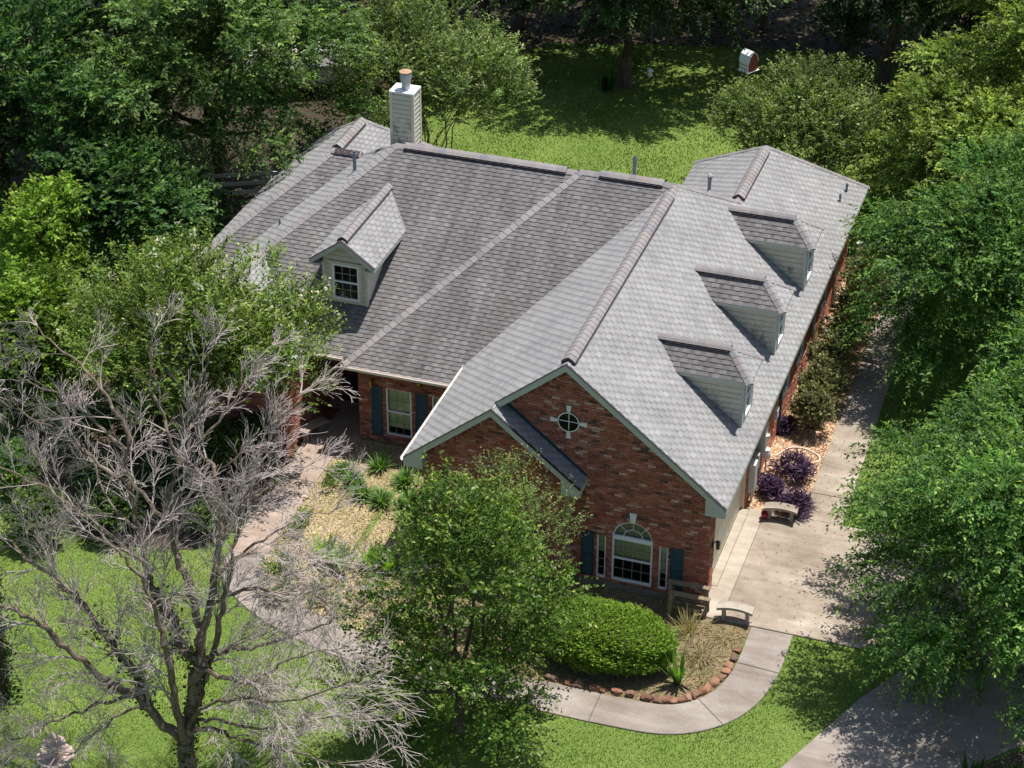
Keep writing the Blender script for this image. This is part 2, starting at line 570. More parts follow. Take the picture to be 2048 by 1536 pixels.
def slab(poly, top, thick, mat, parent, name='slab', bev=0.02):
    bm = bmesh.new()
    f = bm.faces.new([bm.verts.new((p[0], p[1], top - thick)) for p in poly])
    if f.normal.z < 0: f.normal_flip()
    bm.normal_update()
    if f.normal.z < 0: bmesh.ops.reverse_faces(bm, faces=[f])
    r = bmesh.ops.extrude_face_region(bm, geom=[f])
    bmesh.ops.translate(bm, vec=(0, 0, thick), verts=[g for g in r['geom'] if isinstance(g, bmesh.types.BMVert)])
    bmesh.ops.recalc_face_normals(bm, faces=bm.faces[:])
    ed = [e for e in bm.edges if all(abs(v.co.z - top) < 1e-5 for v in e.verts)]
    bmesh.ops.bevel(bm, geom=ed, offset=bev, segments=1, affect='EDGES')
    me = bpy.data.meshes.new(name); bm.to_mesh(me); bm.free()
    me.materials.append(mat)
    o = bpy.data.objects.new(name, me); COL.objects.link(o); o.parent = parent
    return o

# paved areas -------------------------------------------------------
drive = tag(empty('driveway', (3, 1, 0)), 'stained tan concrete driveway beside the garage door', kind='structure')
DRV = [(-0.12, 0.42), (0.14, 0.42), (0.14, 4.02), (-0.12, 4.02)]
def dslab(poly, mat, name='slab'):
    o = slab(poly, 0.0, 0.45, mat, drive, name, 0.012)
    o.matrix_parent_inverse = Matrix.Translation((-3, -1, 0))
    return o
dslab([(-0.1, 0.45), (0.145, 0.45), (0.145, 4.02), (-0.1, 4.02)], M['apron'])
dslab([(0.02, -0.86), (0.569, -0.86), (0.569, 4.1), (0.152, 4.1), (0.152, 0.44), (0.02, 0.44)], M['apron'])
dslab([(0.577, -0.86), (3.557, -0.86), (3.557, 4.1), (0.577, 4.1)], M['drive'])
dslab([(3.565, -0.86), (10.5, -0.86), (10.5, 4.1), (3.565, 4.1)], M['drive'])
dslab([(5.6, -0.88), (5.1, -1.6), (4.45, -2.73), (3.19, -5.78), (2.3, -8.2), (1.5, -12.5), (5.6, -12.5), (6.3, -7.5), (7.4, -4.2), (8.3, -3.2), (10.5, -2.6), (10.5, -0.88)], M['walk'])
DRIVE_POLYS = [[(0.0, -0.86), (10.5, -0.86), (10.5, 4.1), (0, 4.1)],
               [(5.6, -0.88), (5.1, -1.6), (4.45, -2.73), (3.19, -5.78), (2.3, -8.2), (1.5, -12.5), (5.6, -12.5), (6.3, -7.5), (7.4, -4.2), (8.3, -3.2), (10.5, -2.6), (10.5, -0.88)]]
side = tag(empty('side_path', (2, 9, 0)), 'narrow concrete path running back beside the shrubs', kind='structure')
SIDE_POLY = [(1.56, 4.11), (2.64, 4.11), (2.56, 15.5), (2.50, 24), (1.5, 24), (1.55, 15.5)]
for i, (a, b) in enumerate([(4.11, 5.36), (5.38, 9.1), (9.12, 12.9), (12.92, 17), (17.02, 24)]):
    def xl(y): return 1.56 - 0.004 * (y - 4)
    def xr(y): return 2.66 - 0.012 * (y - 4)
    o = slab([(xl(a), a), (xr(a), a), (xr(b), b), (xl(b), b)], -0.005, 0.3, M['drive'] if i < 2 else M['walk'], side, 'slab', 0.012)
    o.matrix_parent_inverse = Matrix.Translation((-2, -9, 0))
o = slab([(0.72, 4.75), (1.54, 4.75), (1.54, 5.36), (0.72, 5.3)], -0.008, 0.3, M['drive'], side, 'slab', 0.012)
o.matrix_parent_inverse = Matrix.Translation((-2, -9, 0))

# curved front walk: centre line, width
def smooth_path(pts, n=8):
    out = []
    P = [np.array(p, float) for p in pts]
    for i in range(len(P) - 1):
        p0, p1, p2, p3 = P[max(i - 1, 0)], P[i], P[i + 1], P[min(i + 2, len(P) - 1)]
        for k in range(n):
            t = k / n
            out.append(0.5 * ((2 * p1) + (-p0 + p2) * t + (2 * p0 - 5 * p1 + 4 * p2 - p3) * t * t + (-p0 + 3 * p1 - 3 * p2 + p3) * t ** 3))
    out.append(P[-1])
    return np.array(out)
WC = smooth_path([(-11.92, 4.3), (-11.92, 2.4), (-11.84, 0), (-11.75, -2.1), (-11.42, -3.05), (-10.5, -3.8), (-9.3, -4.35), (-7.8, -4.75), (-6, -4.95), (-3, -5.06), (-0.9, -5.07), (0.35, -4.93), (1.2, -4.35), (1.68, -3.5), (1.88, -2.4), (1.89, -0.88)], 10)
WT = np.gradient(WC, axis=0); WT = WT / np.linalg.norm(WT, axis=1)[:, None]
WN = np.stack([-WT[:, 1], WT[:, 0]], 1)
HW = 0.53
WL, WR = WC + WN * HW, WC - WN * HW
WALK_POLY = [tuple(p) for p in WL] + [tuple(p) for p in WR[::-1]]
walk = tag(empty('front_walk', (-5, -5, 0)), 'curved grey concrete walk from the porch to the driveway', kind='structure')
cuts = [0, 14, 30, 46, 62, 78, 97, 120, 140]
cuts = [c for c in cuts if c < len(WC) - 1] + [len(WC) - 1]
for i in range(len(cuts) - 1):
    a, b = cuts[i], cuts[i + 1]
    l = WL[a:b + 1].copy(); r = WR[a:b + 1].copy()
    l[-1] -= WT[b] * 0.012; r[-1] -= WT[b] * 0.012
    o = slab([tuple(p) for p in r] + [tuple(p) for p in l[::-1]], -0.004 - 0.004 * (i % 2), 0.25, M['walkpink'] if i < 2 else M['walk'], walk, 'slab', 0.012)
    o.matrix_parent_inverse = Matrix.Translation((5, 5, 0))

# beds --------------------------------------------------------------
inner = [tuple(p) for p in WL]   # left side of travel = inner side towards house
ENTRY_BED = [(-11.4, 3.6)] + [tuple(WL[i]) for i in range(14, 62)] + [(-6.3, -4.4), (-6.3, -0.3), (-7.45, -0.3), (-7.45, 3.9), (-11.4, 3.9)]
sheet('entry_bed', ENTRY_BED, M['straw'], 0.012, 'planting bed of dry straw litter beside the entry walk')
FRONT_BED = [(-6.28, -0.3), (-6.28, -4.42)] + [tuple(WL[i]) for i in range(64, 132)] + [(1.36, -0.87), (0.03, -0.87), (0.03, -0.02), (-3.6, -0.02), (-3.6, -0.3)]
sheet('front_bed', FRONT_BED, M['bedlitter'], 0.014, 'weedy mulch bed edged with red stones')
SIDE_BED = [(0.0, 4.12), (1.55, 4.12), (1.5, 18.5), (0.0, 18.5)]
sheet('side_bed', SIDE_BED, M['chips'], 0.012, 'pale wood chip bed along the brick side wall')
LEFT_BED = [(-12.5, 3.9), (-12.46, -1.2), (-13.2, -2.4), (-15.5, -2.9), (-18.5, -2.2), (-20, 1), (-20, 6), (-16.9, 6), (-16.9, 3.9)]
sheet('left_bed', LEFT_BED, M['darksoil'], 0.012, 'dark mulch bed left of the porch under shrubs')
WOODS = [(-60, 17), (-31, 13), (-24, 12.5), (-18.2, 13.5), (-18.0, 21), (-18.2, 27), (-14.5, 32.5), (-8, 34.2), (-3, 35.2), (2, 34), (6, 33), (30, 36), (60, 70), (-60, 70)]
sheet('woodland_floor', WOODS, M['pinestraw'], 0.012, 'brown pine straw floor under the woods', step=2.0)
RBED = [(7.5, -4.25), (8.35, -3.3), (10.5, -2.75), (14, -6), (12, -9), (6.6, -7.4)]
sheet('right_bed', RBED, M['darksoil'], 0.012, 'dark bed beneath the elm at the drive edge')
HOUSE_POLY = [(-7.5, -0.33), (-3.6, -0.33), (-3.6, 0), (0, 0), (0, 18), (-18, 16.5), (-18, 8), (-16.4, 8), (-16.4, 1), (-12.6, 1), (-12.6, 4.5), (-7.5, 4.3)]

# ------------------------------------------------------------------ the house
house = tag(empty('brick_house', (-7.5, 6, 0)), 'red brick house with grey shingled hip and gable roof and four dormers', 'house')
HINV = Matrix.Translation((7.5, -6, 0))
def hp(o):
    o.parent = house
    o.matrix_parent_inverse = HINV
    return o

# ---- walls of brick
BRICKS = [(0.345, 0.118, 0.076), (0.385, 0.138, 0.088), (0.30, 0.100, 0.068), (0.42, 0.165, 0.110), (0.32, 0.122, 0.086),
          (0.36, 0.116, 0.070), (0.53, 0.34, 0.265), (0.125, 0.070, 0.058), (0.20, 0.092, 0.070), (0.45, 0.215, 0.155)]
BW = [5, 5, 4, 4, 4, 4, 2.6, 1.6, 2.2, 3]
def brick_col(rng):
    c = rng.choices(BRICKS, BW)[0]
    k = rng.uniform(0.85, 1.15)
    return (c[0] * k, c[1] * k, c[2] * k)

brick_meshes = {}
def std_brick(ci):
    if ci not in brick_meshes:
        b = MB()
        L, H, D = 0.200, 0.066, 0.016
        b.poly([(0, 0, 0), (L, 0, 0), (L, 0, H), (0, 0, H), (0.003, -D, 0.003), (L - .003, -D, .003), (L - .003, -D, H - .003), (0.003, -D, H - .003)],
               [(4, 5, 6, 7), (0, 1, 5, 4), (1, 2, 6, 5), (2, 3, 7, 6), (3, 0, 4, 7)], 0, BRICKS[ci])
        o = b.build('brick', M['brick'])
        brick_meshes[ci] = o.data
        bpy.data.objects.remove(o)
    return brick_meshes[ci]

INDIV = {'n': 0}
def brick_wall(name, org, ax, nrmv, z0, z1, fn, label=None, backing=None, indiv=None, seed=1, holes=()):
    """running-bond wall: org + ax*a at height z; fn(z)->[(a0,a1)] allowed spans."""
    rng = random.Random(seed)
    org, ax, nv = Vector(org), Vector(ax), Vector(nrmv)
    mb = MB()
    ind = []
    H, G, L = 0.066, 0.009, 0.200
    pit = H + G
    row = 0
    z = z0
    while z < z1:
        zc = z + H / 2
        shift = (L + G) / 2 * (row % 2) + rng.uniform(-.006, .006)
        spans = fn(zc)
        for a0, a1 in spans:
            k = math.floor((a0 - shift) / (L + G))
            while True:
                s = shift + k * (L + G); e = s + L
                k += 1
                if s > a1: break
                s2, e2 = max(s, a0), min(e, a1)
                if e2 - s2 < 0.03: continue
                full = abs(e2 - s2 - L) < 1e-6
                pr = 0.016 + rng.uniform(-.004, .004)
                if full and indiv and indiv(s, z) and INDIV['n'] < 300:
                    ind.append((s, z)); INDIV['n'] += 1
                    continue
                c = brick_col(rng)
                q = [org + ax * s2 + Vector((0, 0, z)), org + ax * e2 + Vector((0, 0, z)), org + ax * e2 + Vector((0, 0, z + H)), org + ax * s2 + Vector((0, 0, z + H))]
                ins = 0.003
                t = [org + ax * (s2 + ins) + nv * pr + Vector((0, 0, z + ins)), org + ax * (e2 - ins) + nv * pr + Vector((0, 0, z + ins)),
                     org + ax * (e2 - ins) + nv * pr + Vector((0, 0, z + H - ins)), org + ax * (s2 + ins) + nv * pr + Vector((0, 0, z + H - ins))]
                mb.poly(q + t, [(4, 5, 6, 7), (0, 1, 5, 4), (1, 2, 6, 5), (2, 3, 7, 6), (3, 0, 4, 7)], 0, c)
        z += pit; row += 1
    # backing
    bk = MB()
    for pl in backing: bk.face(pl)
    w = hp(bk.build(name, M['mortar']))
    if label: w['label'] = label
    o = mb.build('brickwork', M['brick'], w)
    o['kind'] = 'stuff'
    ang = math.atan2(ax.y, ax.x)
    for s, zz in ind:
        me = std_brick(rng.choices(range(len(BRICKS)), BW)[0])
        b = bpy.data.objects.new('brick', me); COL.objects.link(b); b.parent = w
        p = org + ax * s
        b.location = (p.x, p.y, zz); b.rotation_euler = (0, 0, ang)
    return w

def cut_spans(spans, cuts):
    out = spans
    for c0, c1 in cuts:
        nxt = []
        for a, b in out:
            if c1 <= a or c0 >= b: nxt.append((a, b)); continue
            if c0 > a: nxt.append((a, c0))
            if c1 < b: nxt.append((c1, b))
        out = nxt
    return out

ZE, ZR, ZM, YF, YF2 = 2.9, 6.27, 2.545, 3.6185, 3.9986
XE, XRG, XLE = 0.423, -3.746, -7.915
MA = (ZR - ZE) / (XE - XRG)
MF, ML = 0.5914, 0.7687
XB, ZB = -5.567, 2.9 + MA * (7.915 - 5.567)
# openings on the main front gable wall (y=0): arch window group and round window
AWX0, AWX1, AWZ0, AWZ1 = -2.53, -1.46, -0.10, 1.255
AWC, AWR = -1.995, 0.535
CWX, CWZ, CWR = -3.735, 4.46, 0.285
def arch_cuts(z, c, r, x0, x1, z0, z1, ring=0.11, sides=True):
    cu = []
    if z0 <= z <= z1: cu.append((x0, x1))
    if z > z1 and z < z1 + r + ring:
        d = (r + ring) ** 2 - (z - z1) ** 2
        if d > 0: cu.append((c - math.sqrt(d), c + math.sqrt(d)))
    if sides:
        if z0 <= z <= z1: cu += [(x0 - 0.40, x0 - 0.16), (x1 + 0.17, x1 + 0.40)]
    return cu
def front_fn(z):
    l = -3.66 if z < 4.6 else -7.4
    if z < 2.75:
        sp = [(-3.66, 0.0)]
    else:
        xl = XLE + (z + 0.16 - ZE) / MA + 0.13
        xr = XE - (z + 0.16 - ZE) / MA - 0.13
        xl2 = max(xl, -3.66 - (z - 2.75) / MA - 0.1)   # above the bay roof
        sp = [(max(xl, XB - 0.05 + 0 if z > ZB else -3.66 - max(0, z - 2.75) / MA - 0.0), min(0.0, xr))]
        if sp[0][0] >= sp[0][1]: return []
    cu = arch_cuts(z, AWC, AWR, AWX0, AWX1, AWZ0, AWZ1)
    d = (CWR + .11) ** 2 - (z - CWZ) ** 2
    if d > 0: cu.append((CWX - math.sqrt(d), CWX + math.sqrt(d)))
    return cut_spans(sp, cu)
gtop = [( -7.49, 0, 2.75), (0.0, 0, -0.22), (0.0, 0, 2.95), (XRG, 0, ZR - 0.1), (-7.49, 0, 3.1)]
brick_wall('front_wall', (0, 0, 0), (1, 0, 0), (0, -1, 0), -0.2, 6.15, front_fn,
           backing=[[(-7.49, 0, -0.22), (AWX0 - .42, 0, -.22), (AWX0 - .42, 0, 3.1), (-7.49, 0, 3.1)],
                    [(AWX1 + .42, 0, -.22), (0, 0, -.22), (0, 0, 3.1), (AWX1 + .42, 0, 3.1)],
                    [(AWX0 - .42, 0, -.22), (AWX1 + .42, 0, -.22), (AWX1 + .42, 0, AWZ0), (AWX0 - .42, 0, AWZ0)],
                    [(AWX0 - .42, 0, 1.95), (AWX1 + .42, 0, 1.95), (AWX1 + .42, 0, 3.1), (AWX0 - .42, 0, 3.1)],
                    [(AWX0 - .42, 0, AWZ1), (AWC - .55, 0, AWZ1), (AWC - .40, 0, AWZ1 + .40), (AWC - .2, 0, 1.95), (AWX0 - .42, 0, 1.95)],
                    [(AWC + .55, 0, AWZ1), (AWX1 + .42, 0, AWZ1), (AWX1 + .42, 0, 1.95), (AWC + .2, 0, 1.95), (AWC + .40, 0, AWZ1 + .40)],
                    [(AWC - .2, 0, 1.95), (AWC - .36, 0, AWZ1 + .42), (AWC, 0, AWZ1 + .56), (AWC + .36, 0, AWZ1 + .42), (AWC + .2, 0, 1.95)],
                    [(AWX0 - .16, 0, AWZ0), (AWX0, 0, AWZ0), (AWX0, 0, AWZ1), (AWX0 - .16, 0, AWZ1)],
                    [(AWX1, 0, AWZ0), (AWX1 + .17, 0, AWZ0), (AWX1 + .17, 0, AWZ1), (AWX1, 0, AWZ1)],
                    [(AWX0 - .42, 0, AWZ0), (AWX0 - .40, 0, AWZ0), (AWX0 - .40, 0, AWZ1), (AWX0 - .42, 0, AWZ1)],
                    [(-7.6, 0, 3.1), (0.1, 0, 3.1), (XRG, 0, ZR - 0.14)]],
           indiv=lambda s, z: -1.0 < z < 1.9 and s > -3.6 or (z < 3.0 and s > -3.0), seed=3)
# bay wall (projects 0.33 m)
BAC, BAR, BAX0, BAX1 = -5.55, 0.535, -6.085, -5.015
def bay_fn(z):
    sp = [(-7.49, -3.645)]
    if z > 2.75:
        sp = [(max(-7.49, XLE + (z + 0.16 - ZE) / MA + 0.12), min(-3.645, -3.22 - (z + 0.16 - ZE) / MA - 0.12))]
        if sp[0][0] >= sp[0][1]: return []
    return cut_spans(sp, arch_cuts(z, BAC, BAR, BAX0, BAX1, AWZ0, AWZ1))
brick_wall('bay_wall', (0, -0.33, 0), (1, 0, 0), (0, -1, 0), -0.2, 4.75, bay_fn,
           backing=[[(-7.49, -.33, -.22), (BAX0 - .42, -.33, -.22), (BAX0 - .42, -.33, 2.95), (-7.49, -.33, 2.95)],
                    [(BAX1 + .42, -.33, -.22), (-3.645, -.33, -.22), (-3.645, -.33, 2.95), (BAX1 + .42, -.33, 2.95)],
                    [(BAX0 - .42, -.33, -.22), (BAX1 + .42, -.33, -.22), (BAX1 + .42, -.33, AWZ0), (BAX0 - .42, -.33, AWZ0)],
                    [(BAX0 - .42, -.33, 1.82), (BAX1 + .42, -.33, 1.82), (BAX1 + .42, -.33, 2.95), (BAX0 - .42, -.33, 2.95)],
                    [(-7.55, -.33, 2.95), (-3.6, -.33, 2.95), (XB, -.33, ZB - .14)],
                    [(-3.645, -.33, -.3), (-3.645, 0, -.3), (-3.645, 0, 2.9), (-3.645, -.33, 2.9)],
                    [(-7.49, -.33, -.3), (-7.49, 4.3, -.3), (-7.49, 4.3, 3.0), (-7.49, -.33, 3.0)]], seed=5)
# left flank of the garage block
brick_wall('left_flank_wall', (-7.49, 0, 0), (0, -1, 0), (-1, 0, 0), -0.2, 2.8, lambda z: [(-4.3, .33)],
           backing=[[(-7.485, -.32, -.22), (-7.485, 4.3, -.22), (-7.485, 4.3, 2.8), (-7.485, -.32, 2.8)]], seed=6)
# main front wall behind the entry bed
YW = 4.02
MW = [(-10.25, -9.49, 0.22, 1.77), (-8.89, -8.13, 0.22, 1.77)]
def main_fn(z):
    sp = [(-11.05, -7.49)]
    return cut_spans(sp, [(a, b) for a, b, c, d in MW if c < z < d])
brick_wall('entry_front_wall', (0, YW, 0), (1, 0, 0), (0, -1, 0), -0.2, 2.42, main_fn,
           backing=[[(-11.05, YW, -.22), (-10.25, YW, -.22), (-10.25, YW, 2.5), (-11.05, YW, 2.5)],
                    [(-9.49, YW, -.22), (-8.89, YW, -.22), (-8.89, YW, 2.5), (-9.49, YW, 2.5)],
                    [(-8.13, YW, -.22), (-7.49, YW, -.22), (-7.49, YW, 2.5), (-8.13, YW, 2.5)],
                    [(-10.25, YW, -.22), (-9.49, YW, -.22), (-9.49, YW, .22), (-10.25, YW, .22)],
                    [(-8.89, YW, -.22), (-8.13, YW, -.22), (-8.13, YW, .22), (-8.89, YW, .22)],
                    [(-10.25, YW, 1.77), (-9.49, YW, 1.77), (-9.49, YW, 2.5), (-10.25, YW, 2.5)],
                    [(-8.89, YW, 1.77), (-8.13, YW, 1.77), (-8.13, YW, 2.5), (-8.89, YW, 2.5)]], seed=8)
brick_wall('porch_side_wall', (-11.05, 0, 0), (0, -1, 0), (-1, 0, 0), -0.2, 2.42, lambda z: [(-5.7, -YW)],
           backing=[[(-11.05, YW, -.22), (-11.05, 5.7, -.22), (-11.05, 5.7, 2.5), (-11.05, YW, 2.5)]], seed=9)
# porch back wall with the front door
brick_wall('porch_back_wall', (0, 5.7, 0), (1, 0, 0), (0, -1, 0), -0.2, 2.6, lambda z: cut_spans([(-12.6, -11.05)], [(-12.3, -11.3)] if z < 2.1 else []),
           backing=[[(-12.6, 5.7, -.22), (-11.05, 5.7, -.22), (-11.05, 5.7, 2.6), (-12.6, 5.7, 2.6)]], seed=10)
# left wing walls
brick_wall('left_wing_side_wall', (-12.6, 0, 0), (0, 1, 0), (1, 0, 0), -0.2, 2.42, lambda z: [(2.4, 5.7)],
           backing=[[(-12.6, 2.4, -.22), (-12.6, 5.7, -.22), (-12.6, 5.7, 2.5), (-12.6, 2.4, 2.5)]], seed=11)
brick_wall('left_wing_front_wall', (0, 2.4, 0), (1, 0, 0), (0, -1, 0), -0.2, 2.42, lambda z: [(-16.4, -12.6)],
           backing=[[(-16.4, 2.4, -.22), (-12.6, 2.4, -.22), (-12.6, 2.4, 2.5), (-16.4, 2.4, 2.5)]], seed=12)
# right side wall along the drive; garage door recess, windows
RW = [(8.3, 9.3, 0.75, 2.1), (13.6, 14.5, 0.75, 2.1), (10.3, 11.2, 0.75, 2.1)]
def side_fn(z):
    sp = [(0.0, 0.45)] if z < 2.35 else [(0, 4.04)]
    sp = sp + [(4.04, 17.85)]
    return cut_spans(sp, [(a, b) for a, b, c, d in RW if c < z < d])
bk = [[(0, 0, -.22), (0, .45, -.22), (0, .45, 2.85), (0, 0, 2.85)], [(0, .45, 2.35), (0, 4.04, 2.35), (0, 4.04, 2.85), (0, .45, 2.85)]]
ys = [4.04, 8.3, 9.3, 10.3, 11.2, 13.6, 14.5, 17.85]
for i in range(7):
    a, b = ys[i], ys[i + 1]
    if i % 2 == 0: bk.append([(0, a, -.22), (0, b, -.22), (0, b, 2.85), (0, a, 2.85)])
    else:
        bk.append([(0, a, -.22), (0, b, -.22), (0, b, .75), (0, a, .75)])
        bk.append([(0, a, 2.1), (0, b, 2.1), (0, b, 2.85), (0, a, 2.85)])
bk += [[(0, 0.45, -.2), (-.12, .45, -.2), (-.12, .45, 2.35), (0, .45, 2.35)]]
brick_wall('side_wall', (0, 0, 0), (0, 1, 0), (1, 0, 0), -0.2, 2.8, side_fn, backing=bk, seed=13)
# walls round the back, plain, to close the volume
b = MB()
for pl in ([(0, 17.85, -.2), (-4.7, 17.85, -.2), (-4.7, 17.85, 2.8), (0, 17.85, 2.8)],
           [(-4.7, 17.85, -.2), (-4.7, 14, -.2), (-4.7, 14, 2.8), (-4.7, 17.85, 2.8)],
           [(-4.7, 14, -.2), (-17.3, 14, -.2), (-17.3, 14, 2.6), (-4.7, 14, 2.6)],
           [(-17.3, 16.1, -.2), (-17.3, 8.2, -.2), (-17.3, 8.2, 2.5), (-17.3, 16.1, 2.5)],
           [(-17.3, 8.2, -.2), (-16.4, 8.2, -.2), (-16.4, 8.2, 2.5), (-17.3, 8.2, 2.5)],
           [(-16.4, 8.2, -.2), (-16.4, 2.4, -.2), (-16.4, 2.4, 2.5), (-16.4, 8.2, 2.5)],
           [(-17.3, 16.1, -.2), (-12.2, 16.1, -.2), (-12.2, 16.1, 2.5), (-17.3, 16.1, 2.5)],
           [(-12.2, 16.1, -.2), (-12.2, 14, -.2), (-12.2, 14, 2.5), (-12.2, 16.1, 2.5)]):
    b.face(pl, 0, (0.22, 0.07, 0.045))
hp(b.build('rear_wall', M['brick']))
b = MB()
b.box((-7.5, -0.345, -0.75), (-3.63, 0.3, -0.2)).box((-3.62, -0.015, -0.75), (0.012, 0.3, -0.2)).box((-0.3, 0.31, -0.75), (0.012, 17.8, -0.2))
hp(b.build('foundation', M['foundation']))
# soldier course under the rakes and rowlock rings
def soldier_line(p, q, y, n_off, seed, name):
    rng = random.Random(seed)
    p, q = Vector((p[0], 0, p[1])), Vector((q[0], 0, q[1]))
    d = (q - p); L = d.length; d.normalize()
    up = Vector((-d.z, 0, d.x)) if d.x > 0 else Vector((d.z, 0, -d.x))
    dn = -up
    mb = MB(); s = 0.0
    while s + 0.07 < L:
        a = p + d * s; b_ = p + d * (s + 0.066)
        pr = n_off + rng.uniform(0, .008)
        w = 0.2
        vs = [a, b_, b_ + dn * w, a + dn * w]
        back = [Vector((v.x, y, v.z)) for v in vs]; fr = [Vector((v.x, y - pr, v.z)) for v in vs]
        mb.poly(back + fr, [(4, 5, 6, 7), (0, 1, 5, 4), (1, 2, 6, 5), (2, 3, 7, 6), (3, 0, 4, 7)], 0, tuple(c * .75 for c in brick_col(rng)))
        s += 0.075
    o = hp(mb.build(name, M['brick'])); o['kind'] = 'stuff'
def zl(x): return ZE + MA * (x - XLE) - 0.17
def zr_(x): return ZE + MA * (XE - x) - 0.17
soldier_line((-5.45, zl(-5.45)), (XRG, zl(XRG)), 0, 0.02, 1, 'rake_brick_course')
soldier_line((XRG, zr_(XRG)), (0.0, zr_(0.0)), 0, 0.02, 2, 'rake_brick_course')
soldier_line((-7.45, zl(-7.45)), (XB, zl(XB)), -0.33, 0.02, 3, 'rake_brick_course')
soldier_line((XB, zl(XB)), (-3.7, ZE + MA * (-3.22 + 3.7) - .17), -0.33, 0.02, 4, 'rake_brick_course')
def ring(c, z, r, a0, a1, y, seed, name):
    rng = random.Random(seed)
    n = int((a1 - a0) * (r + .05) / 0.075)
    mb = MB()
    for i in range(n):
        t0 = a0 + (a1 - a0) * (i + .06) / n; t1 = a0 + (a1 - a0) * (i + .94) / n
        vs = [(c + (r + e) * math.cos(t), z + (r + e) * math.sin(t)) for t, e in ((t0, 0), (t1, 0), (t1, .112), (t0, .112))]
        pr = .017 + rng.uniform(0, .006)
        mb.poly([(x, y + .005, w) for x, w in vs] + [(x, y - pr, w) for x, w in vs], [(4, 5, 6, 7), (0, 1, 5, 4), (1, 2, 6, 5), (2, 3, 7, 6), (3, 0, 4, 7)], 0, brick_col(rng))
    o = hp(mb.build(name, M['brick'])); o['kind'] = 'stuff'
ring(AWC, AWZ1, AWR + .005, 0, math.pi, 0, 21, 'arch_brick_course')
ring(BAC, AWZ1, AWR + .005, 0, math.pi, -.33, 22, 'arch_brick_course')
ring(CWX, CWZ, CWR + .01, 0, 2 * math.pi, 0, 23, 'round_brick_course')
def keystone(cx, z0, z1, w0, w1, y, rot=0.0):
    b = MB()
    vs = [(-w0 / 2, z0), (w0 / 2, z0), (w1 / 2, z1), (-w1 / 2, z1)]
    cr, sr = math.cos(rot), math.sin(rot)
    vs = [(x * cr - z * sr, x * sr + z * cr) for x, z in vs]
    b.poly([(cx[0] + x, y, cx[1] + z) for x, z in vs] + [(cx[0] + x, y - .045, cx[1] + z) for x, z in vs],
           [(4, 5, 6, 7), (0, 1, 5, 4), (1, 2, 6, 5), (2, 3, 7, 6), (3, 0, 4, 7)])
    hp(b.build('keystone', M['white']))
keystone((AWC, 0), AWZ1 + .54, AWZ1 + .83, .12, .19, 0)
keystone((BAC, 0), AWZ1 + .54, AWZ1 + .83, .12, .19, -.33)
for a in range(4):
    keystone((CWX, CWZ), CWR + .005, CWR + .19, .075, .13, 0, a * math.pi / 2)

# ---- windows (each: frame with muntins, panes, blind or dark room behind)
def window(name, org, ax, w, h, cols, rows, rail=0.5, inset=0.06, blind=0.0, frame=0.05, mun=0.013, depth=0.5, label=None, bmat='blind'):
    """org = lower-left corner on the wall face; ax along the wall; normal = ax x z outward."""
    org, ax = Vector(org), Vector(ax).normalized()
    nv = ax.cross(Vector((0, 0, 1)))
    Z = Vector((0, 0, 1))
    root = hp(empty(name, org))
    if label: root['label'] = label
    inv = Matrix.Translation(-(org))
    def P(a, z, d): return org + ax * a + Z * z + nv * d
    def bar(mb, a0, z0, a1, z1, d0, d1):
        v = [P(a, z, d) for d in (d0, d1) for a, z in ((a0, z0), (a1, z0), (a1, z1), (a0, z1))]
        mb.poly(v, [(0, 3, 2, 1), (4, 5, 6, 7), (0, 1, 5, 4), (1, 2, 6, 5), (2, 3, 7, 6), (3, 0, 4, 7)])
    f = MB()
    d0, d1 = -inset - .05, -inset + .03
    bar(f, 0, 0, frame, h, d0, d1); bar(f, w - frame, 0, w, h, d0, d1)
    bar(f, frame, 0, w - frame, frame, d0, d1 + .005); bar(f, frame, h - frame, w - frame, h, d0, d1)
    if rail: bar(f, frame, h * rail - .022, w - frame, h * rail + .022, d0, d1 - .008)
    o = f.build('frame', M['frame'], root); o.matrix_parent_inverse = inv
    g = MB()
    cw, ch = (w - 2 * frame) / cols, (h - 2 * frame) / rows
    for i in range(1, cols): bar(g, frame + i * cw - mun / 2, frame, frame + i * cw + mun / 2, h - frame, d0 + .028, d0 + .044)
    for j in range(1, rows): bar(g, frame, frame + j * ch - mun / 2, w - frame, frame + j * ch + mun / 2, d0 + .029, d0 + .043)
    o = g.build('muntins', M['muntin'], root); o.matrix_parent_inverse = inv
    for i in range(cols):
        for j in range(rows):
            p = MB()
            a0, z0 = frame + i * cw + mun * .4, frame + j * ch + mun * .4
            a1, z1 = frame + (i + 1) * cw - mun * .4, frame + (j + 1) * ch - mun * .4
            p.face([P(a0, z0, d0 + .036), P(a1, z0, d0 + .036), P(a1, z1, d0 + .036), P(a0, z1, d0 + .036)])
            o = p.build('pane', M['glass'], root); o.matrix_parent_inverse = inv
    r = MB()
    v = [P(a, z, d) for d in (d0 - .002, -depth) for a, z in ((-.02, -.02), (w + .02, -.02), (w + .02, h + .02), (-.02, h + .02))]
    r.poly(v, [(7, 6, 5, 4), (0, 4, 5, 1), (1, 5, 6, 2), (2, 6, 7, 3), (3, 7, 4, 0)])
    o = r.build('room_recess', M['void'], root); o.matrix_parent_inverse = inv
    if blind > 0:
        bl = MB()
        z0 = h * (1 - blind)
        n = max(3, int((h - z0) / 0.05))
        for k in range(n):
            za, zb = z0 + (h - z0) * k / n, z0 + (h - z0) * (k + 1) / n
            bl.face([P(.02, za, d0 - .03), P(w - .02, za, d0 - .03), P(w - .02, zb, d0 - .05), P(.02, zb, d0 - .05)])
        o = bl.build('blind', M[bmat], root); o.matrix_parent_inverse = inv
    return root

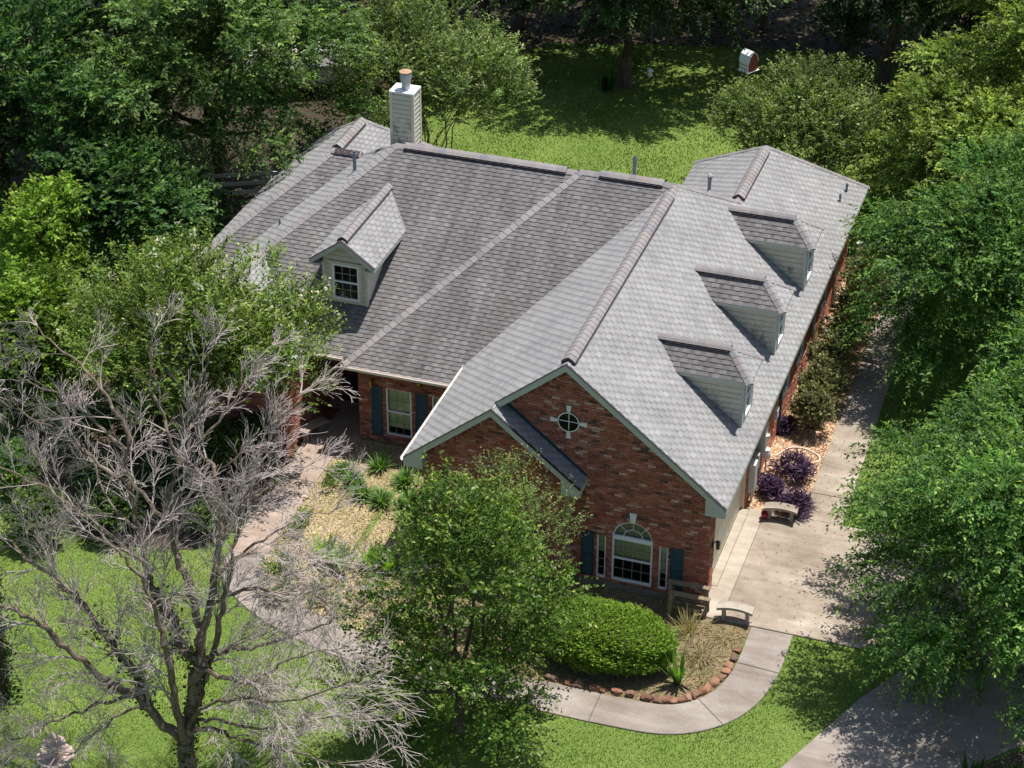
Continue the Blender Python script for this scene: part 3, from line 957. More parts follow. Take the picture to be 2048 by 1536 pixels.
def arch_top(c, z, r, y, root_name='arched_window'):
    root = hp(empty(root_name, (c, y, z)))
    inv = Matrix.Translation((-c, -y, -z))
    n = 20
    f = MB()
    def ringstrip(r0, r1, ya, yb, a0=0, a1=math.pi):
        for i in range(n):
            t0, t1 = a0 + (a1 - a0) * i / n, a0 + (a1 - a0) * (i + 1) / n
            p = [(c + rr * math.cos(t), z + rr * math.sin(t)) for rr, t in ((r0, t0), (r1, t0), (r1, t1), (r0, t1))]
            f.poly([(x, ya, w) for x, w in p] + [(x, yb, w) for x, w in p], [(0, 1, 2, 3), (7, 6, 5, 4), (0, 4, 5, 1), (2, 6, 7, 3)])
    ringstrip(r - .045, r, y + .02, y + .10)
    f.box((c - r, y + .015, z - .03), (c + r, y + .10, z + .035))
    o = f.build('frame', M['frame'], root); o.matrix_parent_inverse = inv
    f = MB()
    ringstrip(r * .48 - .008, r * .48 + .008, y + .05, y + .065)
    for a in (math.pi * .25, math.pi * .5, math.pi * .75):
        f.beam((c + r * .49 * math.cos(a), y + .058, z + r * .49 * math.sin(a)), (c + (r - .04) * math.cos(a), y + .058, z + (r - .04) * math.sin(a)), .016, .014)
    o = f.build('muntins', M['frame'], root); o.matrix_parent_inverse = inv
    g = MB(); g.face([(c + (r - .03) * math.cos(math.pi * i / n), y + .07, z + .03 + (r - .06) * math.sin(math.pi * i / n)) for i in range(n + 1)])
    o = g.build('pane', M['glass'], root); o.matrix_parent_inverse = inv
    g = MB()
    for i in range(14):
        x0, x1 = c - r + 2 * r * i / 14, c - r + 2 * r * (i + 1) / 14
        e = .02 if i % 2 else 0
        h0, h1 = math.sqrt(max(0, r * r - (x0 - c) ** 2)), math.sqrt(max(0, r * r - (x1 - c) ** 2))
        g.face([(x0, y + .14 + e, z - .02), (x1, y + .14 + .02 - e, z - .02), (x1, y + .14 + .02 - e, z + h1 + .01), (x0, y + .14 + e, z + h0 + .01)])
    o = g.build('curtain', M['curtain'], root); o.matrix_parent_inverse = inv
    return root

def shutter(x0, x1, z0, z1, y):
    b = MB()
    b.box((x0, y - .045, z0), (x0 + .045, y - .016, z1)); b.box((x1 - .045, y - .045, z0), (x1, y - .016, z1))
    for za, zb in ((z0, z0 + .06), ((z0 + z1) / 2 - .03, (z0 + z1) / 2 + .03), (z1 - .06, z1)):
        b.box((x0 + .045, y - .043, za), (x1 - .045, y - .016, zb))
    for za, zb in ((z0 + .06, (z0 + z1) / 2 - .03), ((z0 + z1) / 2 + .03, z1 - .06)):
        k = za
        while k < zb - .02:
            b.poly([(x0 + .045, y - .02, k + .035), (x1 - .045, y - .02, k + .035), (x1 - .045, y - .04, k), (x0 + .045, y - .04, k)], [(0, 1, 2, 3)])
            k += .036
        b.box((x0 + .045, y - .02, za), (x1 - .045, y - .016, zb))
    hp(b.build('shutter', M['shutter']))

for (c, x0, x1, yy, lab) in ((AWC, AWX0, AWX1, 0, 'arched picture window with side lights'), (BAC, BAX0, BAX1, -.33, 'arched window on the projecting bay')):
    window('picture_window', (x0, yy, AWZ0), (1, 0, 0), x1 - x0, AWZ1 - AWZ0 - .03, 4, 4, .52, .04, blind=.5, label=lab)
    arch_top(c, AWZ1, AWR, yy)
    window('side_light', (x0 - .40, yy, AWZ0), (1, 0, 0), .24, AWZ1 - AWZ0, 1, 5, 0, .04, blind=.45, frame=.035)
    window('side_light', (x1 + .17, yy, AWZ0), (1, 0, 0), .23, AWZ1 - AWZ0, 1, 5, 0, .04, blind=.7, frame=.035)
    shutter(x1 + .475, x1 + .81, AWZ0 + .02, AWZ1 + .01, yy)
    shutter(x0 - .80, x0 - .47, AWZ0 + .02, AWZ1 + .01, yy)
for a, b_, c, d in MW:
    window('front_window', (a, YW, c), (1, 0, 0), b_ - a, d - c, 3, 4, .5, .04, blind=.86)
shutter(-10.68, -10.36, .17, 1.76, YW)
shutter(-9.37, -9.02, .17, 1.79, YW)
shutter(-8.02, -7.7, .17, 1.79, YW)
for a, b_, c, d in RW:
    window('side_window', (0, a, c), (0, 1, 0), b_ - a, d - c, 3, 4, .5, .02)
# round window
rw = hp(empty('round_window', (CWX, 0, CWZ)))
inv = Matrix.Translation((-CWX, 0, -CWZ))
f = MB(); n = 28
for i in range(n):
    t0, t1 = 2 * math.pi * i / n, 2 * math.pi * (i + 1) / n
    p = [(CWX + rr * math.cos(t), CWZ + rr * math.sin(t)) for rr, t in ((CWR - .028, t0), (CWR, t0), (CWR, t1), (CWR - .028, t1))]
    f.poly([(x, -.05, w) for x, w in p] + [(x, .06, w) for x, w in p], [(0, 1, 2, 3), (7, 6, 5, 4), (0, 4, 5, 1), (2, 6, 7, 3)])
f.box((CWX - .009, -.012, CWZ - CWR + .03), (CWX + .009, .004, CWZ + CWR - .03)); f.box((CWX - CWR + .03, -.013, CWZ - .009), (CWX + CWR - .03, .003, CWZ + .009))
o = f.build('frame', M['frame'], rw); o.matrix_parent_inverse = inv
g = MB(); g.face([(CWX + (CWR - .02) * math.cos(-2 * math.pi * i / n), -.006, CWZ + (CWR - .02) * math.sin(-2 * math.pi * i / n)) for i in range(n)][::-1])
o = g.build('pane', M['glass'], rw); o.matrix_parent_inverse = inv
g = MB(); g.face([(CWX + (CWR + .0) * math.cos(2 * math.pi * i / n), -.0055 + .003, CWZ + (CWR + .0) * math.sin(2 * math.pi * i / n)) for i in range(n)])
o = g.build('dark_backing', M['void'], rw); o.matrix_parent_inverse = inv
# garage door
gd = hp(empty('garage_door', (-.11, .45, 0))); inv = Matrix.Translation((.11, -.45, 0))
for k in range(4):
    b = MB(); z0 = .005 + k * .585
    b.box((-.16, .452, z0), (-.11, 4.02, z0 + .578))
    for j in range(8):
        ya = .55 + j * .43
        b.box((-.11, ya, z0 + .1), (-.103, ya + .36, z0 + .48))
    o = b.build('panel', M['garage'], gd); o.matrix_parent_inverse = inv
b = MB(); b.box((-.14, 4.021, -.02), (-.002, 4.06, 2.345)); b.box((-.14, 3.97, -.02), (-.1, 4.02, 2.345))
hp(b.build('door_jamb', M['jamb']))
b = MB(); b.box((-.155, .46, 2.345), (-.003, 4.02, 2.39)); hp(b.build('door_head', M['trim']))
# front door
dr = hp(empty('front_door', (-11.8, 5.68, 0))); inv = Matrix.Translation((11.8, -5.68, 0))
b = MB(); b.box((-12.28, 5.66, -.05), (-11.32, 5.70, 2.08))
for (a, c) in ((-12.2, -11.84), (-11.76, -11.4)):
    for z0, z1 in ((.12, .8), (.95, 1.95)): b.box((a, 5.645, z0), (c, 5.66, z1))
o = b.build('door_leaf', M['door'], dr); o.matrix_parent_inverse = inv
b = MB(); b.lathe((-11.4, 5.63, 1.0), [(0, -.03), (.03, -.02), (.03, .02), (0, .03)], 8); o = b.build('handle', M['brass'], dr); o.matrix_parent_inverse = inv
b = MB(); b.box((-12.6, 3.4, -.3), (-11.05, 5.7, -.012)); hp(b.build('porch_floor', M['walkpink']))

# ------------------------------------------------------------------ roof
WY = 2.0
ZR2 = ZE + MA * (XE + 2.352)
def xh2(z): return -12.12 - (6.14 - z) / ML
SLOPES = [  # (polygon, kind, fall direction)
    ([(XE, -.28, ZE), (XE, 11.67, ZE), (-2.352, 11.67, ZR2), (XRG, 9.92, ZR), (XRG, -.28, ZR)], 'side'),
    ([(XE, 11.67, ZE), (XE, 18.25, ZE), (-2.352, 15.47, ZR2), (-2.352, 11.67, ZR2)], 'side'),
    ([(XLE, -.28, ZE), (XRG, -.28, ZR), (XRG, 9.92, ZR), (XLE, 4.22, ZE)], 'side'),
    ([(XLE, -.61, ZE), (XB, -.61, ZB), (XB, -.28, ZB), (XLE, -.28, ZE)], 'side'),
    ([(XB, -.61, ZB), (-3.22, -.61, ZE), (-3.22, -.018, ZE), (XB, -.018, ZB)], 'side'),
    ([(-11.322, YF, ZM), (XLE, YF, ZM), (XLE, 4.22, ZE), (XRG, 9.92, ZR), (-6.476, 9.92, ZR)], 'front'),
    ([(XLE, YF, ZM), (-7.5, YF, ZM), (-7.5, 4.22, ZE), (XLE, 4.22, ZE)], 'front'),
    ([(-11.322, YF, ZM), (-6.476, 9.92, ZR), (-6.645, 10.08, 6.14), (-11.322, YF2, ZM)], 'side'),
    ([(-12.97, YF2, ZM), (-11.322, YF2, ZM), (-6.645, 10.08, 6.14), (-12.12, 10.08, 6.14), (-14.885, 6.488, 4.017)], 'front'),
    ([(-12.97, WY, ZM), (-12.97, YF2, ZM), (-14.885, 6.488, 4.017), (-14.885, WY + 2.49, 4.017)], 'side'),
    ([(-16.8, WY, ZM), (-12.97, WY, ZM), (-14.885, WY + 2.49, 4.017)], 'front'),
    ([(-16.8, WY, ZM), (-14.885, WY + 2.49, 4.017), (-14.885, 6.488, 4.017), (-16.8, 6.488, ZM)], 'side'),
    ([(-16.8, 6.488, ZM), (-14.885, 6.488, 4.017), (-12.12, 10.08, 6.14), (-13.837, 11.647, 4.82), (-16.8, 7.8, ZM)], 'side'),
    ([(-17.76, 7.8, ZM), (-16.8, 7.8, ZM), (-13.837, 11.647, 4.82), (-14.8, 11.647, 4.82)], 'front'),
    ([(-17.76, 7.8, ZM), (-14.8, 11.647, 4.82), (-14.8, 13.95, 4.82), (-17.76, 16.5, ZM)], 'side'),
    ([(-14.8, 11.647, 4.82), (-11.84, 11.647, ZM), (-11.84, 16.5, ZM), (-14.8, 13.95, 4.82)], 'side'),
    ([(-2.352, 11.67, ZR2), (-2.352, 15.47, ZR2), (-5.127, 18.25, ZE), (-5.127, 15.1, ZE)], 'side'),
    ([(XRG, 9.92, ZR), (-2.352, 11.67, ZR2), (-5.127, 15.1, 2.93), (-6.6, 15.1, 2.93), (-6.6, 9.92, ZR)], 'back'),
    ([(-12.12, 10.08, 6.14), (-6.5, 10.08, 6.14), (-6.5, 14.36, ZM), (-12.6, 14.36, ZM), (-13.837, 11.647, 4.82)], 'back'),
    ([(-2.352, 15.47, ZR2), (XE, 18.25, ZE), (-5.127, 18.25, ZE)], 'back'),
    ([(-14.8, 13.95, 4.82), (-11.84, 16.5, ZM), (-17.76, 16.5, ZM)], 'back'),
]
def newell(poly):
    n = Vector((0, 0, 0))
    for i in range(len(poly)):
        a, b = Vector(poly[i]), Vector(poly[(i + 1) % len(poly)])
        n += a.cross(b)
    n.normalize()
    return n
def fix(poly):
    return poly if newell(poly).z > 0 else poly[::-1]

shing = MB()
caps_all = []
single = []   # (matrix, width index, tone)
EXPO = 0.135
WIDS = (0.16, 0.20, 0.26)
def clip2(poly, a0, a1, b0, b1):
    def half(p, ax, lim, keep_gt):
        out = []
        for i in range(len(p)):
            c, d = p[i], p[(i + 1) % len(p)]
            ic = (c[ax] >= lim) if keep_gt else (c[ax] <= lim)
            id_ = (d[ax] >= lim) if keep_gt else (d[ax] <= lim)
            if ic: out.append(c)
            if ic != id_:
                t = (lim - c[ax]) / (d[ax] - c[ax])
                out.append((c[0] + t * (d[0] - c[0]), c[1] + t * (d[1] - c[1])))
        return out
    for ax, lim, k in ((0, a0, True), (0, a1, False), (1, b0, True), (1, b1, False)):
        poly = half(poly, ax, lim, k)
        if len(poly) < 3: return []
    return poly

def shingle_slope(poly, kind, mb, seedbase, cand=None):
    poly = fix(poly)
    n = newell(poly)
    up = Vector((-n.x, -n.y, 0)).normalized()      # uphill in plan
    up = (up - n * up.dot(n)).normalized()
    ax = up.cross(n).normalized()                   # along the eave
    if ax.x + ax.y < 0: ax = -ax
    org = Vector(poly[0]) - n * 0
    O = Vector((0, 0, 0)) + n * n.dot(Vector(poly[0]))
    p2 = [((Vector(p) - O).dot(ax), (Vector(p) - O).dot(up)) for p in poly]
    b0, b1 = min(p[1] for p in p2), max(p[1] for p in p2)
    a0, a1 = min(p[0] for p in p2), max(p[0] for p in p2)
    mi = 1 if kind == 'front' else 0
    r0 = math.floor(b0 / EXPO + 1e-6)
    base_off = b0 - r0 * EXPO
    row = 0
    bb = b0
    while bb < b1:
        rng = random.Random(seedbase * 1000 + row)
        a = -30 + (.152 if row % 2 else 0) + rng.uniform(-.02, .02)
        flag = 0
        while a < a1:
            thick = flag % 2 == 0
            if thick:
                wi = 1; w = WIDS[wi]
            else:
                w = .104; wi = -1
            flag += 1
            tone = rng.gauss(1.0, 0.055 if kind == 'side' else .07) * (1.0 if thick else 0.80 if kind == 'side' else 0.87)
            if a + w > a0:
                q = clip2(p2, a, a + w - .004, bb, bb + EXPO)
                if q:
                    th = 0.017 if thick else 0.011
                    warm = rng.uniform(-.02, .02)
                    col = (tone * (1 + warm), tone, tone * (1 - warm))
                    full = len(q) == 4 and abs(min(x for x, y in q) - a) < 1e-6 and abs(max(x for x, y in q) - (a + w - .004)) < 1e-6 and abs(max(y for x, y in q) - (bb + EXPO)) < 1e-6 and abs(min(y for x, y in q) - bb) < 1e-6
                    cen = O + ax * (a + w / 2) + up * (bb + EXPO / 2)
                    if thick and full and cand is not None:
                        cand.append((cen, O + ax * a + up * bb, ax.copy(), up.copy(), n.copy(), wi, tone, mi, len(mb.f)))
                    top = [O + ax * x + up * y + n * (0.004 + th * (1 - (y - bb) / EXPO)) for x, y in q]
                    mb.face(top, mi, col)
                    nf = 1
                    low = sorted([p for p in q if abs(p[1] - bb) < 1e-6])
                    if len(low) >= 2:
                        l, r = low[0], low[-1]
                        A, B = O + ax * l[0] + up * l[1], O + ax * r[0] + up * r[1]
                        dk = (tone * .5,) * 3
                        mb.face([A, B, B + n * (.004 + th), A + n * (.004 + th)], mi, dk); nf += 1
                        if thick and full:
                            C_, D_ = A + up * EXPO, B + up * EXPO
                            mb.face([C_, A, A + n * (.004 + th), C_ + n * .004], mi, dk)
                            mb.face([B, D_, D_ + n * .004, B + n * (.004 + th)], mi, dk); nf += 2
                    if cand is not None and thick and full:
                        cand[-1] = cand[-1] + (nf,)
            a += w
        bb += EXPO; row += 1

deck = MB()
cand = []
for i, (poly, kind) in enumerate(SLOPES):
    poly = fix(poly)
    th = 0.15
    nn = len(poly)
    deck.poly([tuple(p) for p in poly] + [(p[0], p[1], p[2] - th) for p in poly],
              [tuple(range(nn)), tuple(range(2 * nn - 1, nn - 1, -1))], 0)
    for k in range(nn):
        a, b = poly[k], poly[(k + 1) % nn]
        deck.face([a, (a[0], a[1], a[2] - th), (b[0], b[1], b[2] - th), b], 1)
    # the same seed for slopes of one plane so that courses run through
    sb = {0: 1, 1: 1, 2: 2, 3: 2, 5: 3, 6: 3, 11: 4, 12: 4}.get(i, 10 + i)
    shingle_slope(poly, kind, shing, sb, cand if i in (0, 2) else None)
roof = hp(deck.build('roof', [M['decking'], M['trim']]))
# the 300 nearest whole shingles stand as pieces of their own
cand = [c for c in cand if len(c) == 10]
cand.sort(key=lambda c: (c[0] - CAMPOS).length)
pick = cand[:300]
kill = set()
for c in pick:
    for k in range(c[8], c[8] + c[9]): kill.add(k)
sh2 = MB()
for k, f in enumerate(shing.f):
    if k in kill: continue
    sh2.face([shing.v[i] for i in f], shing.m[k], shing.c[k])
smesh = {}
def shingle_mesh(wi, ti, mi):
    key = (wi, ti, mi)
    if key not in smesh:
        w = WIDS[wi] - .004; t = .021; tn = (0.88, 0.96, 1.04, 1.12)[ti]
        b = MB()
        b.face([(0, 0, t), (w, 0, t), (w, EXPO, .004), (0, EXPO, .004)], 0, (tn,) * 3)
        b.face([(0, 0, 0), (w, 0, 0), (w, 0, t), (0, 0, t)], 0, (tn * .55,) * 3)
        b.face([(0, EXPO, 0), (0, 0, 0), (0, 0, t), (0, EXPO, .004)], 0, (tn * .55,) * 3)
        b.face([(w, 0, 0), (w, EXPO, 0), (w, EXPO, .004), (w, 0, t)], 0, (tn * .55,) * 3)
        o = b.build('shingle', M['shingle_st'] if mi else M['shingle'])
        smesh[key] = o.data; bpy.data.objects.remove(o)
    return smesh[key]
for c in pick:
    cen, o0, ax, up, n, wi, tone, mi = c[:8]
    ti = min(3, max(0, int((tone - .84) / .08)))
    o = bpy.data.objects.new('shingle', shingle_mesh(wi, ti, mi)); COL.objects.link(o); o.parent = roof
    x = ax if ax.cross(up).dot(n) > 0 else -ax
    org = o0 if x is ax or (x - ax).length < 1e-6 else o0 + ax * (WIDS[wi] - .004)
    o.matrix_local = Matrix(((x.x, up.x, n.x, org.x), (x.y, up.y, n.y, org.y), (x.z, up.z, n.z, org.z), (0, 0, 0, 1)))
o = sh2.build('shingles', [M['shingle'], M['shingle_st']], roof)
o['kind'] = 'stuff'

# ridge and hip caps: bent pieces laid in a row
CAPN = {'n': 0}
rest = MB()
def caps(p, q, n1, n2, w=0.15, lift=0.014, L=0.21, start=0.0, indiv=True, parent=None, restmb=None, tint=1.0):
    p, q = Vector(p), Vector(q)
    d = (q - p); T = d.length; d.normalize()
    n1, n2 = Vector(n1).normalized(), Vector(n2).normalized()
    e1 = d.cross(n1); e1 = e1 if e1.z < 0 or abs(e1.z) < 1e-6 else -e1
    e2 = d.cross(n2); e2 = e2 if e2.z < 0 or abs(e2.z) < 1e-6 else -e2
    if (e1 - e2).length < 1e-3: e2 = -e2
    um = (n1 + n2).normalized()
    s = start
    rng = random.Random(int(abs(p.x * 100 + p.y * 37 + q.x * 11)) + 5)
    cols = [(1, .99, .98), (.93, .92, .93), (1.0, .93, .9), (.84, .84, .87), (1.0, 1.0, 1.0), (1.05, 1.01, .97)]
    mesh_by = {}
    while s < T - .04:
        l = min(L + .03, T - s)
        c = cols[rng.randrange(6)]; c = tuple(k * tint for k in c)
        def geom(mb, base):
            vs = []
            for dd, h in ((0, lift + .016), (l, lift + .004)):
                vs += [base + d * dd + e1 * w + n1 * h, base + d * dd + e1 * w * .3 + n1 * (h + .008), base + d * dd + um * (h + .012), base + d * dd + e2 * w * .3 + n2 * (h + .008), base + d * dd + e2 * w + n2 * h]
            mb.poly(vs, [(0, 1, 6, 5), (1, 2, 7, 6), (2, 3, 8, 7), (3, 4, 9, 8)], 0, c)
            sk = max(0.0, lift - .02)
            z = base + um * sk
            mb.poly([z + e1 * w, z + e1 * w * .3, z + um * .002, z + e2 * w * .3, z + e2 * w] + vs[:5], [(0, 1, 6, 5), (1, 2, 7, 6), (2, 3, 8, 7), (3, 4, 9, 8)], 0, tuple(k * .5 for k in c))
            mb.poly([z + e1 * w, z + d * l + e1 * w, vs[5], vs[0]], [(0, 1, 2, 3)], 0, tuple(k * .6 for k in c))
            mb.poly([z + e2 * w, z + d * l + e2 * w, vs[9], vs[4]], [(0, 1, 2, 3)], 0, tuple(k * .6 for k in c))
        if indiv and CAPN['n'] < 300 and l > L:
            CAPN['n'] += 1
            key = c
            if key not in mesh_by:
                mb = MB(); geom(mb, Vector((0, 0, 0)))
                oo = mb.build('ridge_cap', M['cap']); mesh_by[key] = oo.data; bpy.data.objects.remove(oo)
            o = bpy.data.objects.new('ridge_cap', mesh_by[key]); COL.objects.link(o); o.parent = parent or roof
            o.location = p + d * s
        else:
            geom(restmb if restmb is not None else rest, p + d * s)
        s += L
NR, NL = (MA, 0, 1), (-MA, 0, 1)
NLs = (-ML, 0, 1); NF = (0, -MF, 1); NRs = (ML, 0, 1); NB = (0, .646, 1); NB2 = (0, .84, 1)
def vent(p, q, n1, n2, w=.185, h=.075):
    p, q = Vector(p), Vector(q); d = (q - p).normalized()
    n1, n2 = Vector(n1).normalized(), Vector(n2).normalized()
    e1 = d.cross(n1); e1 = e1 if e1.z < 0 else -e1
    e2 = d.cross(n2); e2 = e2 if e2.z < 0 else -e2
    b = MB(); vs = []
    for c in (p, q):
        vs += [c + e1 * w + n1 * .01, c + e1 * w + n1 * h, c + (n1 + n2).normalized() * (h + .01), c + e2 * w + n2 * h, c + e2 * w + n2 * .01]
    b.poly(vs, [(0, 1, 6, 5), (1, 2, 7, 6), (2, 3, 8, 7), (3, 4, 9, 8), (4, 3, 2, 1, 0), (5, 6, 7, 8, 9)])
    o = b.build('ridge_vent', M['vent'], roof)
vent((XRG, -.12, ZR), (XRG, 9.2, ZR), NR, NL)
caps((XRG, -.13, ZR), (XRG, 9.25, ZR), NR, NL, lift=.085, w=.145)
caps((XRG, 9.25, ZR), (XRG, 9.95, ZR), NR, NL)
vent((-5.9, 9.92, ZR), (-4.1, 9.92, ZR), NF, NB)
caps((-5.9, 9.92, ZR), (-4.05, 9.92, ZR), NF, NB, lift=.085)
caps((-6.5, 9.92, ZR), (-5.92, 9.92, ZR), NF, NB); caps((-4.05, 9.92, ZR), (-3.7, 9.92, ZR), NF, NB)
caps((-11.322, YF, ZM), (-6.476, 9.92, ZR), NF, NLs, w=.14)
caps((XE, 18.25, ZE), (-2.352, 15.47, ZR2), NR, NB, w=.10, indiv=False)
caps((-2.352, 11.67, ZR2), (XRG, 9.92, ZR), NR, NB, w=.10, indiv=False)
vent((-2.352, 11.95, ZR2), (-2.352, 15.2, ZR2), NR, NL)
caps((-2.352, 11.9, ZR2), (-2.352, 15.25, ZR2), NR, NL, lift=.085)
caps((-2.352, 11.62, ZR2), (-2.352, 11.9, ZR2), NR, NL); caps((-2.352, 15.25, ZR2), (-2.352, 15.5, ZR2), NR, NL)
vent((-11.85, 10.08, 6.14), (-6.95, 10.08, 6.14), NF, NB2)
caps((-11.85, 10.08, 6.14), (-6.95, 10.08, 6.14), NF, NB2, lift=.085)
caps((-12.15, 10.08, 6.14), (-11.87, 10.08, 6.14), NF, NB2); caps((-6.95, 10.08, 6.14), (-6.6, 10.08, 6.14), NF, NB2)
caps((-14.885, 6.488, 4.017), (-12.12, 10.08, 6.14), NF, NLs, w=.14)
caps((-17.76, 7.8, ZM), (-14.8, 11.647, 4.82), NF, NLs, w=.14)
vent((-14.75, 11.647, 4.82), (-13.95, 11.647, 4.82), NF, NB2, .13)
caps((-14.85, 11.647, 4.82), (-13.9, 11.647, 4.82), NF, NB2, lift=.05)
vent((-14.8, 11.9, 4.82), (-14.8, 13.8, 4.82), NRs, NLs)
caps((-14.8, 11.85, 4.82), (-14.8, 13.9, 4.82), NRs, NLs, lift=.085)
caps((-14.885, 6.45, 4.017), (-14.885, WY + 2.49, 4.017), NRs, NLs, indiv=False)
caps((-12.97, WY, ZM), (-14.885, WY + 2.49, 4.017), NF, NRs, indiv=False); caps((-16.8, WY, ZM), (-14.885, WY + 2.49, 4.017), NF, NLs, indiv=False)
caps((-13.837, 11.647, 4.82), (-12.12, 10.08, 6.14), NB2, NLs, w=.1, indiv=False)
caps((-17.76, 16.5, ZM), (-14.8, 13.95, 4.82), NB2, NLs, w=.1, indiv=False)
caps((-11.84, 16.5, ZM), (-14.8, 13.95, 4.82), NB2, NRs, w=.1, indiv=False)
caps((-5.127, 18.25, ZE), (-2.352, 15.47, ZR2), NB, NL, w=.1, indiv=False)
o = rest.build('ridge_caps', M['cap'], roof); o['kind'] = 'stuff'
# flashing along the bay roof and wall
b = MB()
b.beam((XB + .1, -.022, ZB - .02), (-3.25, -.022, ZE + .05), .03, .11)
o = b.build('step_flashing', M['shutter'], roof)

# rake boards, returns, soffits, gutters
def rake(p, q, y, h=.19, t=.035):
    p, q = Vector((p[0], 0, p[1])), Vector((q[0], 0, q[1]))
    b = MB()
    v = []
    for yy in (y, y + t):
        v += [(p.x, yy, p.z - h), (q.x, yy, q.z - h), (q.x, yy, q.z + .003), (p.x, yy, p.z + .003)]
    b.poly(v, [(0, 1, 2, 3), (7, 6, 5, 4), (0, 4, 5, 1), (1, 5, 6, 2), (2, 6, 7, 3), (3, 7, 4, 0)])
    hp(b.build('rake_board', M['trim']))
    b = MB()
    dz = .018; v = []
    for yy in (y - .02, y + .06):
        v += [(p.x, yy, p.z + .004), (q.x, yy, q.z + .004), (q.x, yy, q.z + dz), (p.x, yy, p.z + dz)]
    b.poly(v, [(0, 1, 2, 3), (7, 6, 5, 4), (0, 4, 5, 1), (1, 5, 6, 2), (2, 6, 7, 3), (3, 7, 4, 0)])
    hp(b.build('drip_edge', M['black']))
rake((XLE + 1.0 - 1.0, ZE), (XB, ZB), -.645)
rake((-3.22, ZE), (XB, ZB), -.648)
rake((XB + .0, ZB), (XRG, ZR), -.315)
rake((XE, ZE), (XRG, ZR), -.318)
def corn(x0, x1, y0, y1, zt0, zt1, zb):
    b = MB()
    v = [(x0, y, zb) for y in (y0, y1)] + [(x1, y, zb) for y in (y0, y1)] + [(x1, y, zt1) for y in (y0, y1)] + [(x0, y, zt0) for y in (y0, y1)]
    b.poly(v, [(0, 2, 4, 6), (7, 5, 3, 1), (0, 1, 3, 2), (2, 3, 5, 4), (4, 5, 7, 6), (6, 7, 1, 0)])
    hp(b.build('cornice_return', M['trim']))
corn(XLE + .02, -7.40, -.655, -.345, ZE - .02, ZE + .38, 2.66)
corn(0.0 - .10, XE - .02, -.33, -.02, ZE + .38, ZE - .02, 2.66)
corn(-3.72, -3.24, -.66, -.345, ZE + .36, ZE - .02, 2.68)
b = MB()   # boxed soffits
b.box((.02, -.25, 2.70), (XE - .03, 17.9, 2.735)); b.box((XLE + .03, -.58, 2.70), (-7.51, 4.2, 2.735))
b.box((-11.28, YF + .03, 2.36), (-7.52, YW - .02, 2.392)); b.box((-12.95, YF2 + .03, 2.36), (-11.07, 5.68, 2.395))
b.box((-16.77, WY + .03, 2.36), (-12.99, WY + .39, 2.392)); b.box((-12.99, WY + .03, 2.362), (-12.6, YF2 + .03, 2.394))
hp(b.build('soffit', M['trim']))
def gutter(p, q, out, mat=None):
    p, q, out = Vector(p), Vector(q), Vector(out)
    prof = [(0.002, .05), (0.0, -.045), (.02, -.075), (.06, -.075), (.08, -.03), (.08, .012), (.072, .012), (.07, -.03), (.055, -.062), (.022, -.062), (.010, -.04), (.010, .045)]
    b = MB(); v = []
    for c in (p, q):
        v += [c + out * a + Vector((0, 0, z)) for a, z in prof]
    n = len(prof)
    b.poly(v, [(i, (i + 1) % n, n + (i + 1) % n, n + i) for i in range(n)] + [tuple(range(n)), tuple(range(2 * n - 1, n - 1, -1))])
    hp(b.build('gutter', mat or M['gutter']))
gutter((-11.40, YF - .01, ZM - .05), (XLE - .0, YF - .01, ZM - .05), (0, -1, 0))
gutter((-12.95, YF2 - .01, ZM - .05), (-11.46, YF2 - .01, ZM - .05), (0, -1, 0))
gutter((XLE - .01, -.63, ZE - .04), (XLE - .01, 4.3, ZE - .04), (-1, 0, 0))

# ---- dormers
def lap_siding(mb, outline_fn, z0, z1, P, step=0.15, st=0.0):
    k = z0
    while k < z1 - .01:
        k2 = min(k + step, z1)
        a = outline_fn(k); b = outline_fn(k2)
        if a and b:
            mb.append((k, k2, a, b))
        k = k2
def siding_part(name, boards, P, stain=False, parent=None, nout=.018):
    root = None
    for (k, k2, a, b) in boards:
        m_ = MB()
        v = [P(a[0], k, nout), P(a[1], k, nout), P(b[1], k2, .004), P(b[0], k2, .004), P(a[0], k, 0), P(a[1], k, 0)]
        m_.poly(v, [(0, 1, 2, 3)], 0, (1, 1, 1), 1.0 if stain else 0.0)
        m_.poly([v[4], v[5], v[1], v[0]], [(0, 1, 2, 3)], 0, (.5, .5, .5), 1.0 if stain else 0.0)  # underside toned down: lap shadow put into the colour
        o = m_.build('siding_board', M['mildew'] if stain else M['siding'], parent)
def roofslab(mb, poly, th=.09):
    poly = fix(poly); nn = len(poly)
    mb.poly([tuple(p) for p in poly] + [(p[0], p[1], p[2] - th) for p in poly], [tuple(range(nn)), tuple(range(2 * nn - 1, nn - 1, -1))], 0)
    for k in range(nn):
        a, b = poly[k], poly[(k + 1) % nn]
        mb.face([a, (a[0], a[1], a[2] - th), (b[0], b[1], b[2] - th), b], 1)

